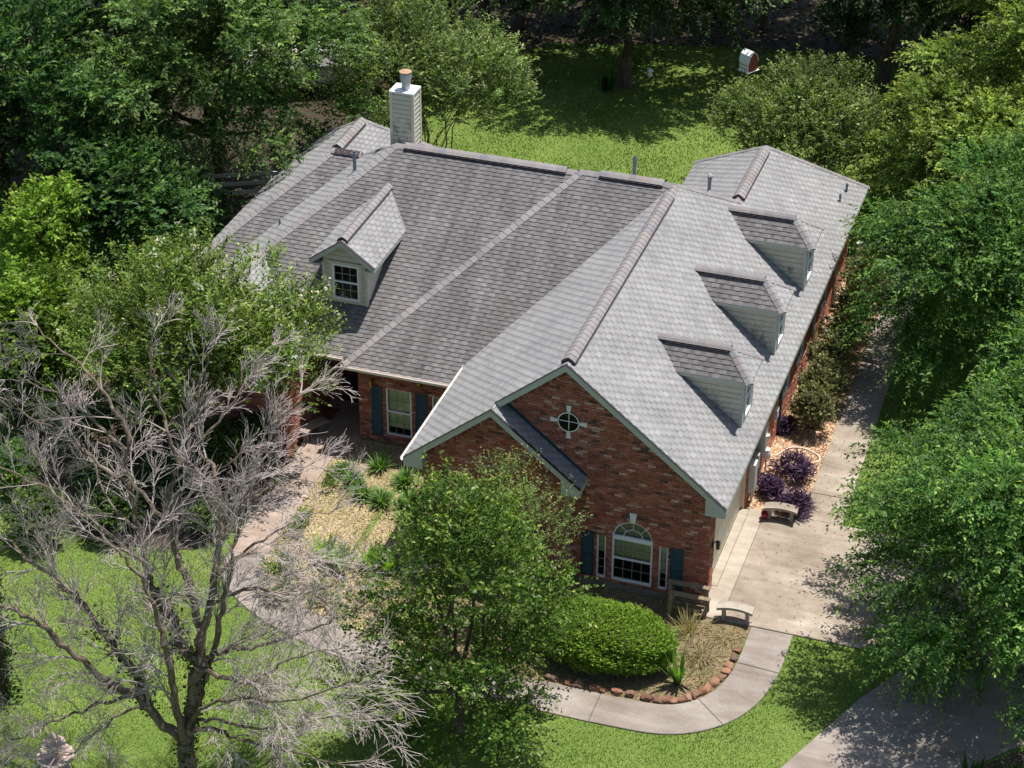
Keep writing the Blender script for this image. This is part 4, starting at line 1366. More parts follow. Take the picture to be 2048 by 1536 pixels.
def side_dormer(y0, seed):
    hw, wh, zr, zv, xr0, xf, xe = .69, .56, 5.22, 4.67, -2.45, -.5, .19
    xv = XE - (zv - ZE) / MA
    root = hp(empty('dormer', (0, y0, 4)))
    root['label'] = 'hip roofed dormer with cream siding on the drive side roof'
    inv = Matrix.Translation((0, -y0, -4))
    def ch(o): o.parent = root; o.matrix_parent_inverse = inv; return o
    sl = [([(xv, y0 - hw, zv), (xe, y0 - hw, zv), (xf, y0, zr), (xr0, y0, zr)], 'front'),
          ([(xe, y0 + hw, zv), (xv, y0 + hw, zv), (xr0, y0, zr), (xf, y0, zr)], 'back'),
          ([(xe, y0 - hw, zv), (xe, y0 + hw, zv), (xf, y0, zr)], 'side')]
    d = MB(); s = MB(); r = MB()
    for i, (p, k) in enumerate(sl):
        roofslab(d, p); shingle_slope(p, k, s, seed * 10 + i)
    NFd, NBd, NRd = (0, -.797, 1), (0, .797, 1), (.797, 0, 1)
    caps((xr0 + .02, y0, zr), (xf, y0, zr), NFd, NBd, lift=.07, w=.115, restmb=r, indiv=False)
    caps((xe, y0 - hw, zv), (xf, y0, zr), NFd, NRd, w=.12, restmb=r, indiv=False)
    caps((xe, y0 + hw, zv), (xf, y0, zr), NBd, NRd, w=.10, restmb=r, indiv=False)
    ch(d.build('dormer_roof', [M['decking'], M['trim']]))
    o = ch(s.build('shingles', [M['shingle'], M['shingle_st']])); o['kind'] = 'stuff'
    o = ch(r.build('ridge_caps', M['cap'])); o['kind'] = 'stuff'
    b = MB(); p, q = Vector((xr0 + .28, y0, zr)), Vector((xf - .05, y0, zr))
    for c0 in (1,):
        n1 = Vector(NFd).normalized(); e1 = Vector((0, -1, -.797)).normalized()
        n2 = Vector(NBd).normalized(); e2 = Vector((0, 1, -.797)).normalized(); vs = []
        for c in (p, q):
            vs += [c + e1 * .155 + n1 * .008, c + e1 * .155 + n1 * .06, c + Vector((0, 0, .055)), c + e2 * .155 + n2 * .06, c + e2 * .155 + n2 * .008]
        b.poly(vs, [(0, 1, 6, 5), (1, 2, 7, 6), (2, 3, 8, 7), (3, 4, 9, 8), (4, 3, 2, 1, 0), (5, 6, 7, 8, 9)])
    ch(b.build('ridge_vent', M['vent']))
    # cheek walls
    for sgn in (-1, 1):
        yy = y0 + sgn * wh
        def P(a, z, dd, yy=yy, sgn=sgn): return Vector((a, yy + sgn * dd, z))
        bd = []
        def of(z):
            xb = XE - (z - ZE) / MA
            return (xb - .02, -.06) if xb < -.06 else None
        z_ = ZE + MA * (XE + .07) + .02
        lap_siding(bd, of, z_, zv - .03, P, .155)
        class Hold: pass
        for (k, k2, a, b2) in bd:
            m_ = MB()
            v = [P(a[0], k, .032), P(a[1], k, .032), P(b2[1], k2, .004), P(b2[0], k2, .004), P(a[0], k, 0), P(a[1], k, 0)]
            stn = (1.0 if k < zv - .85 else .35 if k < zv - .55 else .06) if sgn < 0 else 0.02
            m_.poly(v[:4], [(0, 1, 2, 3)], 0, (1, 1, 1), stn)
            m_.poly([v[4], v[5], v[1], v[0]], [(0, 1, 2, 3)], 0, (1, 1, 1), stn)
            g0 = .022; v1 = [P(a[0], k, .033), P(a[1], k, .033), P(a[1], k + g0, .031), P(a[0], k + g0, .031)]
            m_.poly(v1, [(0, 1, 2, 3)], 0, (.6, .6, .58), stn)  # painted lap shadow and grime: darker strip along the board's foot
            ch(m_.build('siding_board', M['mildew']))
        t = MB()
        t.box((-.065, yy - .012, ZE + MA * XE - .1), (0.012, yy + sgn * .028, zv - .03))
        t.beam((xv + .06, yy + sgn * .02, zv - .075), (0, yy + sgn * .02, zv - .075), .03, .09)
        ch(t.build('corner_trim', M['trim']))
    t = MB(); t.box((xv + .12, y0 - hw + .02, zv - .105), (xe - .02, y0 + hw - .02, zv - .085)); ch(t.build('dormer_soffit', M['trim']))
    t = MB()
    zb = ZE + MA * XE
    for (ya, yb, za, zb2) in ((-wh, wh, zb - .1, zb + .16), (-wh, -.33, zb + .16, zv - .1), (.33, wh, zb + .16, zv - .1), (-.33, .33, zv - .22, zv - .1)):
        t.box((-.04, y0 + ya, za), (0.0, y0 + yb, zb2))
    ch(t.build('front_panel', M['trim']))
    o = window('dormer_window', (0, y0 - .33, zb + .16), (0, 1, 0), .66, zv - .22 - zb - .16, 3, 4, .5, 0.0, depth=.3)
for i, y0 in enumerate((3.5, 7.31, 11.05)):
    side_dormer(y0, 60 + i)

# front dormer
def front_dormer():
    xc, hw, wh, yv, yw, za, zv = -11.93, .965, .645, 5.23, 5.43, 5.43, 4.72
    md = (za - zv) / hw
    def yb(z): return YF2 + (z - ZM) / MF
    root = hp(empty('dormer', (xc, yw, 4))); root['label'] = 'front gable dormer with cream siding and white sash window'
    inv = Matrix.Translation((-xc, -yw, -4))
    def ch(o): o.parent = root; o.matrix_parent_inverse = inv; return o
    sl = [([(xc - hw, yv, zv), (xc, yv, za), (xc, yb(za), za), (xc - hw, yb(zv), zv)], 'side'),
          ([(xc, yv, za), (xc + hw, yv, zv), (xc + hw, yb(zv), zv), (xc, yb(za), za)], 'side')]
    d = MB(); s = MB(); r = MB()
    for i, (p, k) in enumerate(sl):
        roofslab(d, p, .1); shingle_slope(p, k, s, 900 + i)
    n1, n2 = (-md, 0, 1), (md, 0, 1)
    caps((xc, yv + .1, za), (xc, yb(za) - .05, za), n1, n2, lift=.07, w=.12, restmb=r, indiv=False)
    ch(d.build('dormer_roof', [M['decking'], M['trim']]))
    o = ch(s.build('shingles', [M['shingle'], M['shingle_st']])); o['kind'] = 'stuff'
    o = ch(r.build('ridge_caps', M['cap'])); o['kind'] = 'stuff'
    b = MB(); vs = []
    a1, a2 = Vector(n1).normalized(), Vector(n2).normalized(); e1 = Vector((-1, 0, -md)).normalized(); e2 = Vector((1, 0, -md)).normalized()
    for c in (Vector((xc, yv + .09, za)), Vector((xc, yb(za) - .3, za))):
        vs += [c + e1 * .16 + a1 * .008, c + e1 * .16 + a1 * .06, c + Vector((0, 0, .055)), c + e2 * .16 + a2 * .06, c + e2 * .16 + a2 * .008]
    b.poly(vs, [(0, 1, 6, 5), (1, 2, 7, 6), (2, 3, 8, 7), (3, 4, 9, 8), (4, 3, 2, 1, 0), (5, 6, 7, 8, 9)])
    ch(b.build('ridge_vent', M['vent']))
    for sg in (-1, 1):
        b = MB(); v = []
        p, q = (xc + sg * hw, zv), (xc, za)
        for yy in (yv - .03, yv):
            v += [(p[0], yy, p[1] - .14), (q[0], yy, q[1] - .14), (q[0], yy, q[1] + .003), (p[0], yy, p[1] + .003)]
        b.poly(v, [(0, 1, 2, 3), (7, 6, 5, 4), (0, 4, 5, 1), (1, 5, 6, 2), (2, 6, 7, 3), (3, 7, 4, 0)])
        ch(b.build('rake_board', M['trim']))
        b = MB(); v = []
        for yy in (yv - .05, yv + .04):
            v += [(p[0] + sg * .01, yy, p[1] + .004), (q[0], yy, q[1] + .006), (q[0], yy, q[1] + .022), (p[0] + sg * .01, yy, p[1] + .02)]
        b.poly(v, [(0, 1, 2, 3), (7, 6, 5, 4), (0, 4, 5, 1), (1, 5, 6, 2), (2, 6, 7, 3), (3, 7, 4, 0)])
        ch(b.build('drip_edge', M['vent']))
        b = MB(); x1 = xc + sg * hw * .985; x0 = xc + sg * (wh + .005)
        b.box((x0, yv + .002, zv - .13), (x1, yw - .012, zv - .1)); b.box((x0, yw - .012, zv - .132), (x1, yb(zv) - .1, zv - .102))
        ch(b.build('dormer_soffit', M['trim']))
    # cheek walls
    for sg in (-1, 1):
        xx = xc + sg * wh
        k = yb(0) * 0 + ZM + (yw - YF2) * MF
        while k < zv - .1:
            k2 = min(k + .15, zv - .09)
            a, b2 = (yw + .05, yb(k)), (yw + .05, yb(k2))
            if a[1] > a[0] + .02:
                m_ = MB()
                v = [(xx + sg * .02, a[0], k), (xx + sg * .02, a[1], k), (xx + sg * .006, b2[1], k2), (xx + sg * .006, b2[0], k2)]
                m_.poly(v, [(0, 1, 2, 3)])
                ch(m_.build('siding_board', M['siding']))
            k = k2
    # front wall boards beside and above the window
    wx0, wx1, wz0, wz1 = xc - .37, xc + .42, 3.50, 4.60
    zb0 = ZM + (yw - YF2) * MF - .03
    k = zb0
    while k < za - .2:
        k2 = min(k + .15, za - .13)
        hh = lambda z: min(wh, (za - .1 - z) / md)
        spans = [(-hh(k), hh(k), -hh(k2), hh(k2))]
        if k < wz1 + .08:
            spans = [(-wh, wx0 - xc - .09, -wh, wx0 - xc - .09), (wx1 - xc + .09, wh, wx1 - xc + .09, wh)]
            if k2 <= wz0 - .05: spans = [(-wh, wh, -wh, wh)]
        for a, b2, c, e in spans:
            if b2 - a < .03: continue
            m_ = MB()
            v = [(xc + a, yw - .02, k), (xc + b2, yw - .02, k), (xc + e, yw - .005, k2), (xc + c, yw - .005, k2)]
            m_.poly(v, [(0, 1, 2, 3)])
            m_.poly([(xc + a, yw, k), (xc + b2, yw, k), v[1], v[0]], [(0, 1, 2, 3)], 0, (.5, .5, .5))  # underside colour darkened to paint in the lap shadow
            m_.poly([(xc + a, yw - .0212, k), (xc + b2, yw - .0212, k), (xc + b2, yw - .0195, k + .018), (xc + a, yw - .0195, k + .018)], [(0, 1, 2, 3)], 0, (.5, .5, .5))  # lap line painted dark, part shadow and part joint grime
            ch(m_.build('siding_board', M['siding']))
        k = k2
    t = MB()
    t.box((wx0 - .09, yw - .035, wz0 - .09), (wx0, yw + .02, wz1 + .09)); t.box((wx1, yw - .035, wz0 - .09), (wx1 + .09, yw + .02, wz1 + .09))
    t.box((wx0, yw - .034, wz1), (wx1, yw + .02, wz1 + .09)); t.box((wx0, yw - .04, wz0 - .09), (wx1, yw + .02, wz0))
    for sg in (-1, 1):
        t.box((xc + sg * (wh - .06), yw - .03, zb0), (xc + sg * (wh + .025), yw + .05, zv - .1))
    t.box((xc - wh, yw + .0, zb0), (wx0, yw + .01, zv)); t.box((wx1, yw, zb0), (xc + wh, yw + .01, zv))
    t.poly([(xc - wh, yw, wz1), (xc + wh, yw, wz1), (xc + wh, yw, zv), (xc, yw, za - .1), (xc - wh, yw, zv)], [(0, 1, 2, 3, 4)])
    ch(t.build('window_casing', M['siding']))
    window('dormer_window', (wx0, yw, wz0), (1, 0, 0), wx1 - wx0, wz1 - wz0, 3, 4, .5, .0, depth=.5)
front_dormer()

# ---- chimney
def chimney():
    x0, x1, y0, y1, z0, z1 = -12.74, -12.04, 11.2, 11.76, 4.4, 7.22
    root = hp(empty('chimney', (-12.37, 11.5, 5))); root['label'] = 'cream siding chimney with dark mildew streaks and rusty flue cap'
    inv = Matrix.Translation((12.37, -11.5, -5))
    def ch(o): o.parent = root; o.matrix_parent_inverse = inv; return o
    b = MB(); b.box((x0 + .01, y0 + .01, z0), (x1 - .01, y1 - .01, z1)); ch(b.build('core', M['siding']))
    k = z0
    while k < z1 - .02:
        k2 = min(k + .145, z1)
        st = max(0, min(1, (6.6 - k) / .7))
        b = MB()
        b.poly([(x0 + .05, y0 - .026, k), (x1 - .05, y0 - .026, k), (x1 - .05, y0 + .004, k2), (x0 + .05, y0 + .004, k2)], [(0, 1, 2, 3)], 0, (1, 1, 1), st)
        b.poly([(x0 + .05, y0 + .008, k), (x1 - .05, y0 + .008, k), (x1 - .05, y0 - .026, k), (x0 + .05, y0 - .026, k)], [(0, 1, 2, 3)], 0, (.4, .4, .4), st)  # board underside painted darker as lap shadow
        b.poly([(x0 + .05, y0 - .027, k), (x1 - .05, y0 - .027, k), (x1 - .05, y0 - .0235, k + .024), (x0 + .05, y0 - .0235, k + .024)], [(0, 1, 2, 3)], 0, (.62, .62, .6), st)  # strip at the lap: shadow and grime painted into the colour
        ch(b.build('siding_board', M['mildew']))
        b = MB()
        b.poly([(x1 + .026, y0 + .05, k), (x1 + .026, y1 - .05, k), (x1 - .004, y1 - .05, k2), (x1 - .004, y0 + .05, k2)], [(0, 1, 2, 3)])
        b.poly([(x1 - .008, y0 + .05, k), (x1 - .008, y1 - .05, k), (x1 + .026, y1 - .05, k), (x1 + .026, y0 + .05, k)], [(0, 1, 2, 3)], 0, (.4, .4, .4))  # same painted lap shadow under the drive-side boards
        b.poly([(x1 + .027, y0 + .05, k), (x1 + .027, y1 - .05, k), (x1 + .0235, y1 - .05, k + .024), (x1 + .0235, y0 + .05, k + .024)], [(0, 1, 2, 3)], 0, (.62, .62, .6))  # same painted shadow and grime strip on the drive side
        ch(b.build('siding_board', M['siding']))
        k = k2
    b = MB()
    for xa, xb in ((x0 - .032, x0 + .055), (x1 - .055, x1 + .032)):
        for ya, yb in ((y0 - .032, y0 + .055), (y1 - .055, y1 + .032)):
            b.box((xa, ya, z0), (xb, yb, z1))
    b.box((x0 + .055, y0 - .015, z1 - .07), (x1 - .055, y0 + .01, z1)); b.box((x1 - .01, y0 + .055, z1 - .07), (x1 + .015, y1 - .055, z1))
    ch(b.build('corner_trim', M['siding']))
    b = MB(); b.box((x0 - .035, y0 - .035, z1 - .0), (x1 + .035, y1 + .035, z1 + .045)); ch(b.build('chase_cover', M['white']))
    cx, cy = (x0 + x1) / 2 + .03, (y0 + y1) / 2
    b = MB(); b.lathe((cx, cy, z1 + .04), [(.13, 0), (.13, .2), (.15, .2), (.15, .32), (.17, .33), (.17, .5), (.15, .52), (0, .52)], 18)
    ch(b.build('flue', M['metal'], smooth=False))
    b = MB(); b.lathe((cx, cy, z1 + .56), [(0, 0), (.18, 0), (.185, .035), (.0, .05)], 18); ch(b.build('flue_cap', M['rust']))
chimney()

# ---- vent pipes
def pipe(p, h, r, mat, cap=False, flange=True):
    root = hp(empty('vent_pipe', p)); inv = Matrix.Translation([-c for c in p])
    b = MB(); b.tube([(p[0], p[1], p[2] - .15), (p[0], p[1], p[2] + h)], r, 10)
    b.tube([(p[0], p[1], p[2] + h - .1), (p[0], p[1], p[2] + h)], r * 1.25, 10)
    o = b.build('stack', mat, root); o.matrix_parent_inverse = inv
    if flange:
        b = MB(); b.lathe(p, [(r * 1.1, .06), (r * 1.9, .0), (r * 2.1, -.06)], 10); o = b.build('flashing', M['white'], root); o.matrix_parent_inverse = inv
    if cap:
        b = MB(); b.lathe((p[0], p[1], p[2] + h), [(0, .1), (r * .6, .09), (r * 1.5, .03), (r * 1.5, 0), (0, 0)], 10); o = b.build('cap', M['metal'], root); o.matrix_parent_inverse = inv
pipe((-13.41, 9.9, 5.13), .62, .055, M['bluepipe'])
pipe((-5.05, 10.35, 5.99), .72, .055, M['bluepipe'])
pipe((-3.73, 14.16, 4.03), .5, .055, M['bluepipe'], True)
pipe((-15.3, 8.55, 3.69), .2, .03, M['bluepipe'])
pipe((-16.9, 13.7, 3.2), .2, .035, M['metal'])
pipe((-.05, 16.94, 3.28), .28, .035, M['bluepipe'], flange=False)
pipe((-.1, 16.14, 3.32), .26, .03, M['bluepipe'], flange=False)

# ---- things fixed to the walls
def lantern(p, out, mat):
    root = hp(empty('wall_lantern', p)); inv = Matrix.Translation([-c for c in p]); o3 = Vector(out); P = Vector(p)
    b = MB(); b.beam(P, P + o3 * .03, .08, .16)
    q = P + o3 * .14
    b.tube([P + Vector((0, 0, -.02)), P + o3 * .08 + Vector((0, 0, .1)), q + Vector((0, 0, .13))], .012, 5)
    b.lathe(q, [(0, .14), (.07, .08), (.06, .07), (.045, -.1), (.05, -.12), (0, -.15)], 6)
    o = b.build('lantern_body', mat, root); o.matrix_parent_inverse = inv
lantern((.02, .22, 1.45), (1, 0, 0), M['black'])
lantern((-10.62, YW - .016, 1.93), (0, -1, 0), M['brass'])
b = MB(); b.lathe((-9.2, YW - .12, 2.18), [(0, -.1), (.06, -.09), (.09, -.04), (.09, .04), (.04, .1), (0, .12)], 12); hp(b.build('flood_light', M['brass']))
b = MB(); b.lathe((-11.5, 4.5, 2.12), [(0, -.16), (.05, -.14), (.08, .05), (.03, .12), (.006, .13), (.006, .25)], 8); hp(b.build('porch_lantern', M['brass']))
def ubox(name, y0, y1, z0, z1, d, mat='greybox'):
    b = MB(); b.box((.018, y0, z0), (.018 + d, y1, z1)); b.box((.018 + d, y0 + .02, z0 + .02), (.026 + d, y1 - .02, z1 - .02))
    hp(b.build(name, M[mat]))
ubox('breaker_box', 4.28, 4.6, .35, 1.25, .16)
ubox('meter_box', 5.15, 5.5, 1.1, 1.95, .2, 'metal')
ubox('cable_box', 4.85, 5.05, .75, 1.2, .12, 'metal')
ubox('phone_box', 7.2, 7.45, .9, 1.2, .1)
b = MB(); b.lathe((.22, 5.32, 1.55), [(.0, 0), (.1, 0), (.1, .06), (0, .08)], 12)
b.tube([(.1, 4.44, -.1), (.1, 4.44, .4)], .035, 7); b.tube([(.09, 5.3, -.1), (.09, 5.3, 1.2)], .03, 7); b.tube([(.09, 5.3, 1.9), (.09, 5.3, 2.7)], .03, 7); b.tube([(.09, 4.95, -.05), (.09, 4.95, .8)], .025, 7)
hp(b.build('conduit', M['metal']))
b = MB(); b.lathe((.14, 5.95, .6), [(0, -.16), (.1, -.14), (.12, 0), (.1, .14), (0, .16)], 12); b.tube([(.05, 5.95, .6), (.14, 5.95, .6)], .03, 6); b.tube([(.14, 5.95, -.1), (.14, 5.95, .5)], .025, 6); hp(b.build('gas_meter', M['white']))
for yy in (7.9, 12.4, 15.6):
    b = MB(); b.box((.02, yy, -.05), (.09, yy + .1, 2.72)); b.box((.02, yy + .005, 2.3), (.4, yy + .095, 2.72)) if False else None
    b.box((.02, yy, -.05), (.26, yy + .1, .05)); hp(b.build('downspout', M['shutter'] if yy < 10 else M['metal']))

# ------------------------------------------------------------------ vegetation tools
def leaves_on_twigs(rng, start, head, L, nl, ll, lw, droop, base, young, spread=0.7, up=0.5, tipyoung=0.35, tonevar=0.30):
    """start,head (T,3); returns quads (T*nl,4,3), colours."""
    T = len(start)
    t = (np.arange(nl) + rng.rand(T, nl)) / nl
    t = 0.12 + 0.88 * t
    Lc = L[:, None]
    pos = start[:, None, :] + head[:, None, :] * (t * Lc)[..., None]
    pos[..., 2] -= droop * (t * Lc) ** 2
    d = head[:, None, :].repeat(nl, 1).copy()
    d[..., 2] -= 2 * droop * t * Lc
    d = nrm(d)
    upv = np.zeros_like(d); upv[..., 2] = 1
    side = nrm(np.cross(d, upv + 1e-3))
    sg = np.where((np.arange(nl) % 2) == 0, 1.0, -1.0)[None, :, None]
    ax = nrm(d * 0.65 + side * sg * spread + rng.randn(T, nl, 3) * 0.30)
    nn = nrm(upv * up + d * 0.25 + rng.randn(T, nl, 3) * 0.55)
    wd = nrm(np.cross(ax, nn))
    sc = (0.7 + 0.6 * rng.rand(T, nl))[..., None]
    l = ll * sc; w = lw * sc
    nrm2 = np.cross(wd, ax)
    q = np.stack([pos, pos + ax * l * .45 + wd * w * .5 + nrm2 * l * .06, pos + ax * l - nrm2 * l * .12, pos + ax * l * .45 - wd * w * .5 + nrm2 * l * .06], 2)
    tone = (1 + tonevar * rng.randn(T, 1)) * (1 + .16 * rng.randn(T, nl))
    tone = np.clip(tone, .45, 1.8)
    yf = np.clip((t - (1 - tipyoung)) / max(tipyoung, 1e-3), 0, 1) * np.clip(rng.rand(T, 1) * 1.5, 0, 1)
    c = np.array(base)[None, None, :] * (1 - yf[..., None]) + np.array(young)[None, None, :] * yf[..., None]
    c = np.clip(c * tone[..., None], 0.004, 0.6)
    return q.reshape(-1, 4, 3), c.reshape(-1, 3)

def clumps_in(rng, c, r, n, lo=-0.35, rmin=0.5, flat=1.0, cr=(0.7, 1.1)):
    out = []
    k = 0
    ga = math.pi * (3 - math.sqrt(5))
    for i in range(n):
        z = 1 - (i + .5) / n * (1 - lo)
        a = i * ga + rng.uniform(-.5, .5)
        z = max(-1, min(1, z + rng.uniform(-.12, .12)))
        s = math.sqrt(max(0, 1 - z * z))
        f = rng.uniform(rmin, 1.0) if i % 4 else rng.uniform(.2, rmin)
        p = (c[0] + r[0] * s * math.cos(a) * f, c[1] + r[1] * s * math.sin(a) * f, c[2] + r[2] * z * f)
        k = rng.uniform(*cr)
        out.append((p, (k, k, k * flat)))
    return out

def in_view(p):
    d = Vector(p) - CAMPOS
    z = d.dot(_fw)
    u = 1024 + 4411 * d.dot(_r2) / z; v = 768 - 4411 * d.dot(_u2) / z
    return -260 < u < 2310 and -330 < v < 1800

def crown_mesh(seed, clumps, center, ntw, L, nl, ll, lw, droop, base, young, lift=0.3, outw=0.6, spread=.7, up=.5, bottom=-.35, ctone=.16, tipyoung=.35, shell=.55):
    rng = np.random.RandomState(seed)
    Q, C = [], []
    cen = np.array(center)
    for (p, r) in clumps:
        p = np.array(p); r = np.array(r)
        k = max(3, int(ntw * (r[0] * r[1]) ** 1.0 * (0.85 + .3 * rng.rand()) * (1.0 if in_view(p) else .22)))
        d = nrm(rng.randn(k * 3, 3)); d = d[d[:, 2] > bottom][:k]
        k = len(d)
        rad = shell + (1 - shell) * rng.rand(k, 1) ** .6
        st = p + d * r * rad
        ow = nrm(p - cen + 1e-3)
        hd = nrm(d * .9 + ow * outw + np.array([0, 0, lift]) + rng.randn(k, 3) * .35)
        LL = L * (0.6 + .8 * rng.rand(k))
        q, c = leaves_on_twigs(rng, st - hd * LL[:, None] * .45, hd, LL, nl, ll, lw, droop, base, young, spread, up, tipyoung)
        c = c * np.clip(1 + ctone * rng.randn(), .6, 1.5)
        Q.append(q); C.append(c)
    return np.concatenate(Q), np.concatenate(C)

def limb_path(rng, p, q, n=6, wob=.08, sag=0.12):
    p, q = Vector(p), Vector(q)
    L = (q - p).length
    out = []
    for i in range(n + 1):
        t = i / n
        v = p.lerp(q, t)
        v.z += sag * L * math.sin(math.pi * t) * .5
        if 0 < i < n: v += Vector((rng.uniform(-1, 1), rng.uniform(-1, 1), rng.uniform(-1, 1))) * wob * L * .4
        out.append(v)
    return out

def tree(name, label, cat, base, clumps, center, seed, fork=1.2, trunk_r=.16, crown=None, bark='bark', leafmat='leaf', limbs=14, multi=1, group=None, trunk_top=None):
    root = tag(empty(name, base), label, cat, group)
    rng = random.Random(seed)
    tr = MB()
    bx, by, bz = base
    bz = float(gz(bx, by)) - .1
    tops = []
    for m_ in range(multi):
        a = 2 * math.pi * m_ / max(1, multi) + .4
        off = .22 if multi > 1 else 0
        b0 = Vector((bx + off * .5 * math.cos(a), by + off * .5 * math.sin(a), bz))
        t0 = Vector((bx + (center[0] - bx) * .35 + off * 1.8 * math.cos(a), by + (center[1] - by) * .35 + off * 1.8 * math.sin(a), fork))
        if trunk_top: t0 = Vector(trunk_top)
        pts = limb_path(rng, b0, t0, 5, .03, 0)
        rr = trunk_r / (multi ** .5)
        tr.tube(pts, [rr * (1.25 if i == 0 else 1 - .08 * i) for i in range(6)], 8)
        tops.append((t0, rr * .62))
    idx = list(range(len(clumps))); rng.shuffle(idx)
    for i in idx[:limbs]:
        t0, r0 = tops[rng.randrange(len(tops))]
        pts = limb_path(rng, t0, clumps[i][0], 6, .10, .08)
        tr.tube(pts, [max(.008, r0 * .8 * (1 - .15 * k)) for k in range(7)], 5)
        for s in range(3):
            a = pts[3 + s]
            e = a + Vector((rng.uniform(-1, 1), rng.uniform(-1, 1), rng.uniform(-.1, .9))) * rng.uniform(.5, 1.1) * clumps[i][1][0]
            tr.tube(limb_path(rng, a, e, 3, .1, .05), [.02, .015, .01, .006], 4)
    o = tr.build('trunk', M[bark], root)
    inv = Matrix.Translation([-c for c in base]); o.matrix_parent_inverse = inv
    Q, C = crown
    o = np_obj('crown', Q, 4, M[leafmat], C, root); o.matrix_parent_inverse = inv
    return root

# ---- the garden trees: position, crown, leaf habit --------------------------
ELM, ELM_Y = (0.064, 0.145, 0.032), (0.20, 0.30, 0.06)
DRK, DRK_Y = (0.044, 0.105, 0.030), (0.10, 0.19, 0.045)
CRP, CRP_Y = (0.118, 0.185, 0.040), (0.26, 0.32, 0.08)
PEAR, PEAR_Y = (0.072, 0.138, 0.022), (0.23, 0.28, 0.05)
rs = random.Random(5)

def elm(name, label, base, c, r, n, seed, ntw=70, lo=-.55, trunk_r=.2, cat='tree', base_c=ELM, young=ELM_Y, ll=.115, limbs=16, fork=1.8, group=None, droop=.28):
    cl = clumps_in(random.Random(seed), c, r, n, lo, .55, .55, (.75, 1.2))
    cr = crown_mesh(seed, cl, c, ntw, 1.0, 16, ll, ll * .46, droop, base_c, young, lift=.15, outw=.95, spread=.6, up=.9, bottom=-.5)
    return tree(name, label, cat, (base[0], base[1], float(gz(*base))), cl, c, seed, fork, trunk_r, cr, 'bark', 'leaf', limbs, group=group)

LG, LGY = (0.135, 0.205, 0.038), (0.30, 0.35, 0.075)
elm('elm_tree', 'broad lacebark elm overhanging the driveway at lower right', (9.6, -2.6), (8.75, .9, 3.3), (4.9, 6.4, 4.3), 122, 101, 98, lo=-.6, ll=.115)
elm('elm_tree', 'feathery elm drooping over the side path behind the driveway', (5.8, 14.6), (5.2, 13.7, 3.4), (3.7, 5.2, 3.3), 72, 102, 82, ll=.12)
elm('elm_tree', 'tall light green elm at the upper right edge', (6.2, 25.5), (5.0, 24.8, 4.9), (4.6, 4.4, 5.2), 60, 103, 64, base_c=LG, young=LGY, ll=.15)
elm('elm_tree', 'rounded elm between the side path and the back fence', (4.6, 20.6), (3.8, 20.4, 3.4), (3.7, 3.0, 3.0), 46, 111, 72, base_c=LG, young=LGY, ll=.145)
elm('elm_tree', 'large dark spreading elm left of the house behind the rail fence', (-21.8, 17.8), (-21.3, 15.9, 4.9), (5.4, 5.0, 4.8), 90, 104, 54, lo=-.6, base_c=(.082, .150, .042), young=(.21, .29, .08), ll=.155)
elm('shade_tree', 'dense dark green tree at the left edge behind the maples', (-27.0, 12.5), (-26.2, 11.6, 4.2), (4.6, 4.2, 5.0), 60, 105, 42, base_c=DRK, young=(.13, .21, .05), ll=.19, droop=.1)
elm('shade_tree', 'glossy dark tree filling the upper left corner', (-29.5, 19.5), (-28.6, 18.4, 5.6), (5.4, 5, 5.6), 60, 106, 46, base_c=(.06, .118, .03), young=(.17, .25, .06), ll=.20, droop=.1)
elm('shade_tree', 'low bushy tree beside the rail fence left of the house', (-21.2, 11.2), (-21.6, 10.6, 2.4), (2.8, 2.4, 2.7), 36, 107, 54, base_c=DRK, young=(.13, .21, .055), ll=.17, droop=.1, trunk_r=.12, limbs=8, fork=.8)
elm('shade_tree', 'dark tree with a bare trunk in the middle of the back lawn', (-10.6, 29.4), (-10.7, 30.4, 5.6), (5.3, 4.0, 3.9), 66, 108, 46, lo=-.95, base_c=(.042, .08, .026), young=(.10, .16, .05), ll=.18, trunk_r=.24, fork=2.0)
elm('shade_tree', 'dark tree over the twin trunks at the far right of the lawn', (-1.5, 32.9), (-.8, 33.6, 5.6), (5.2, 4.4, 4.0), 44, 109, 36, lo=-.95, base_c=(.03, .06, .02), young=(.05, .095, .03), ll=.21, trunk_r=.24, fork=3.2)
elm('shade_tree', 'thick trunked dark tree behind the crape myrtle at far right', (-.1, 32.3), (1.8, 34.4, 5.8), (5.6, 4.6, 4.6), 44, 110, 36, lo=-.95, base_c=(.03, .062, .02), young=(.055, .10, .03), ll=.21, trunk_r=.36, fork=3.2)

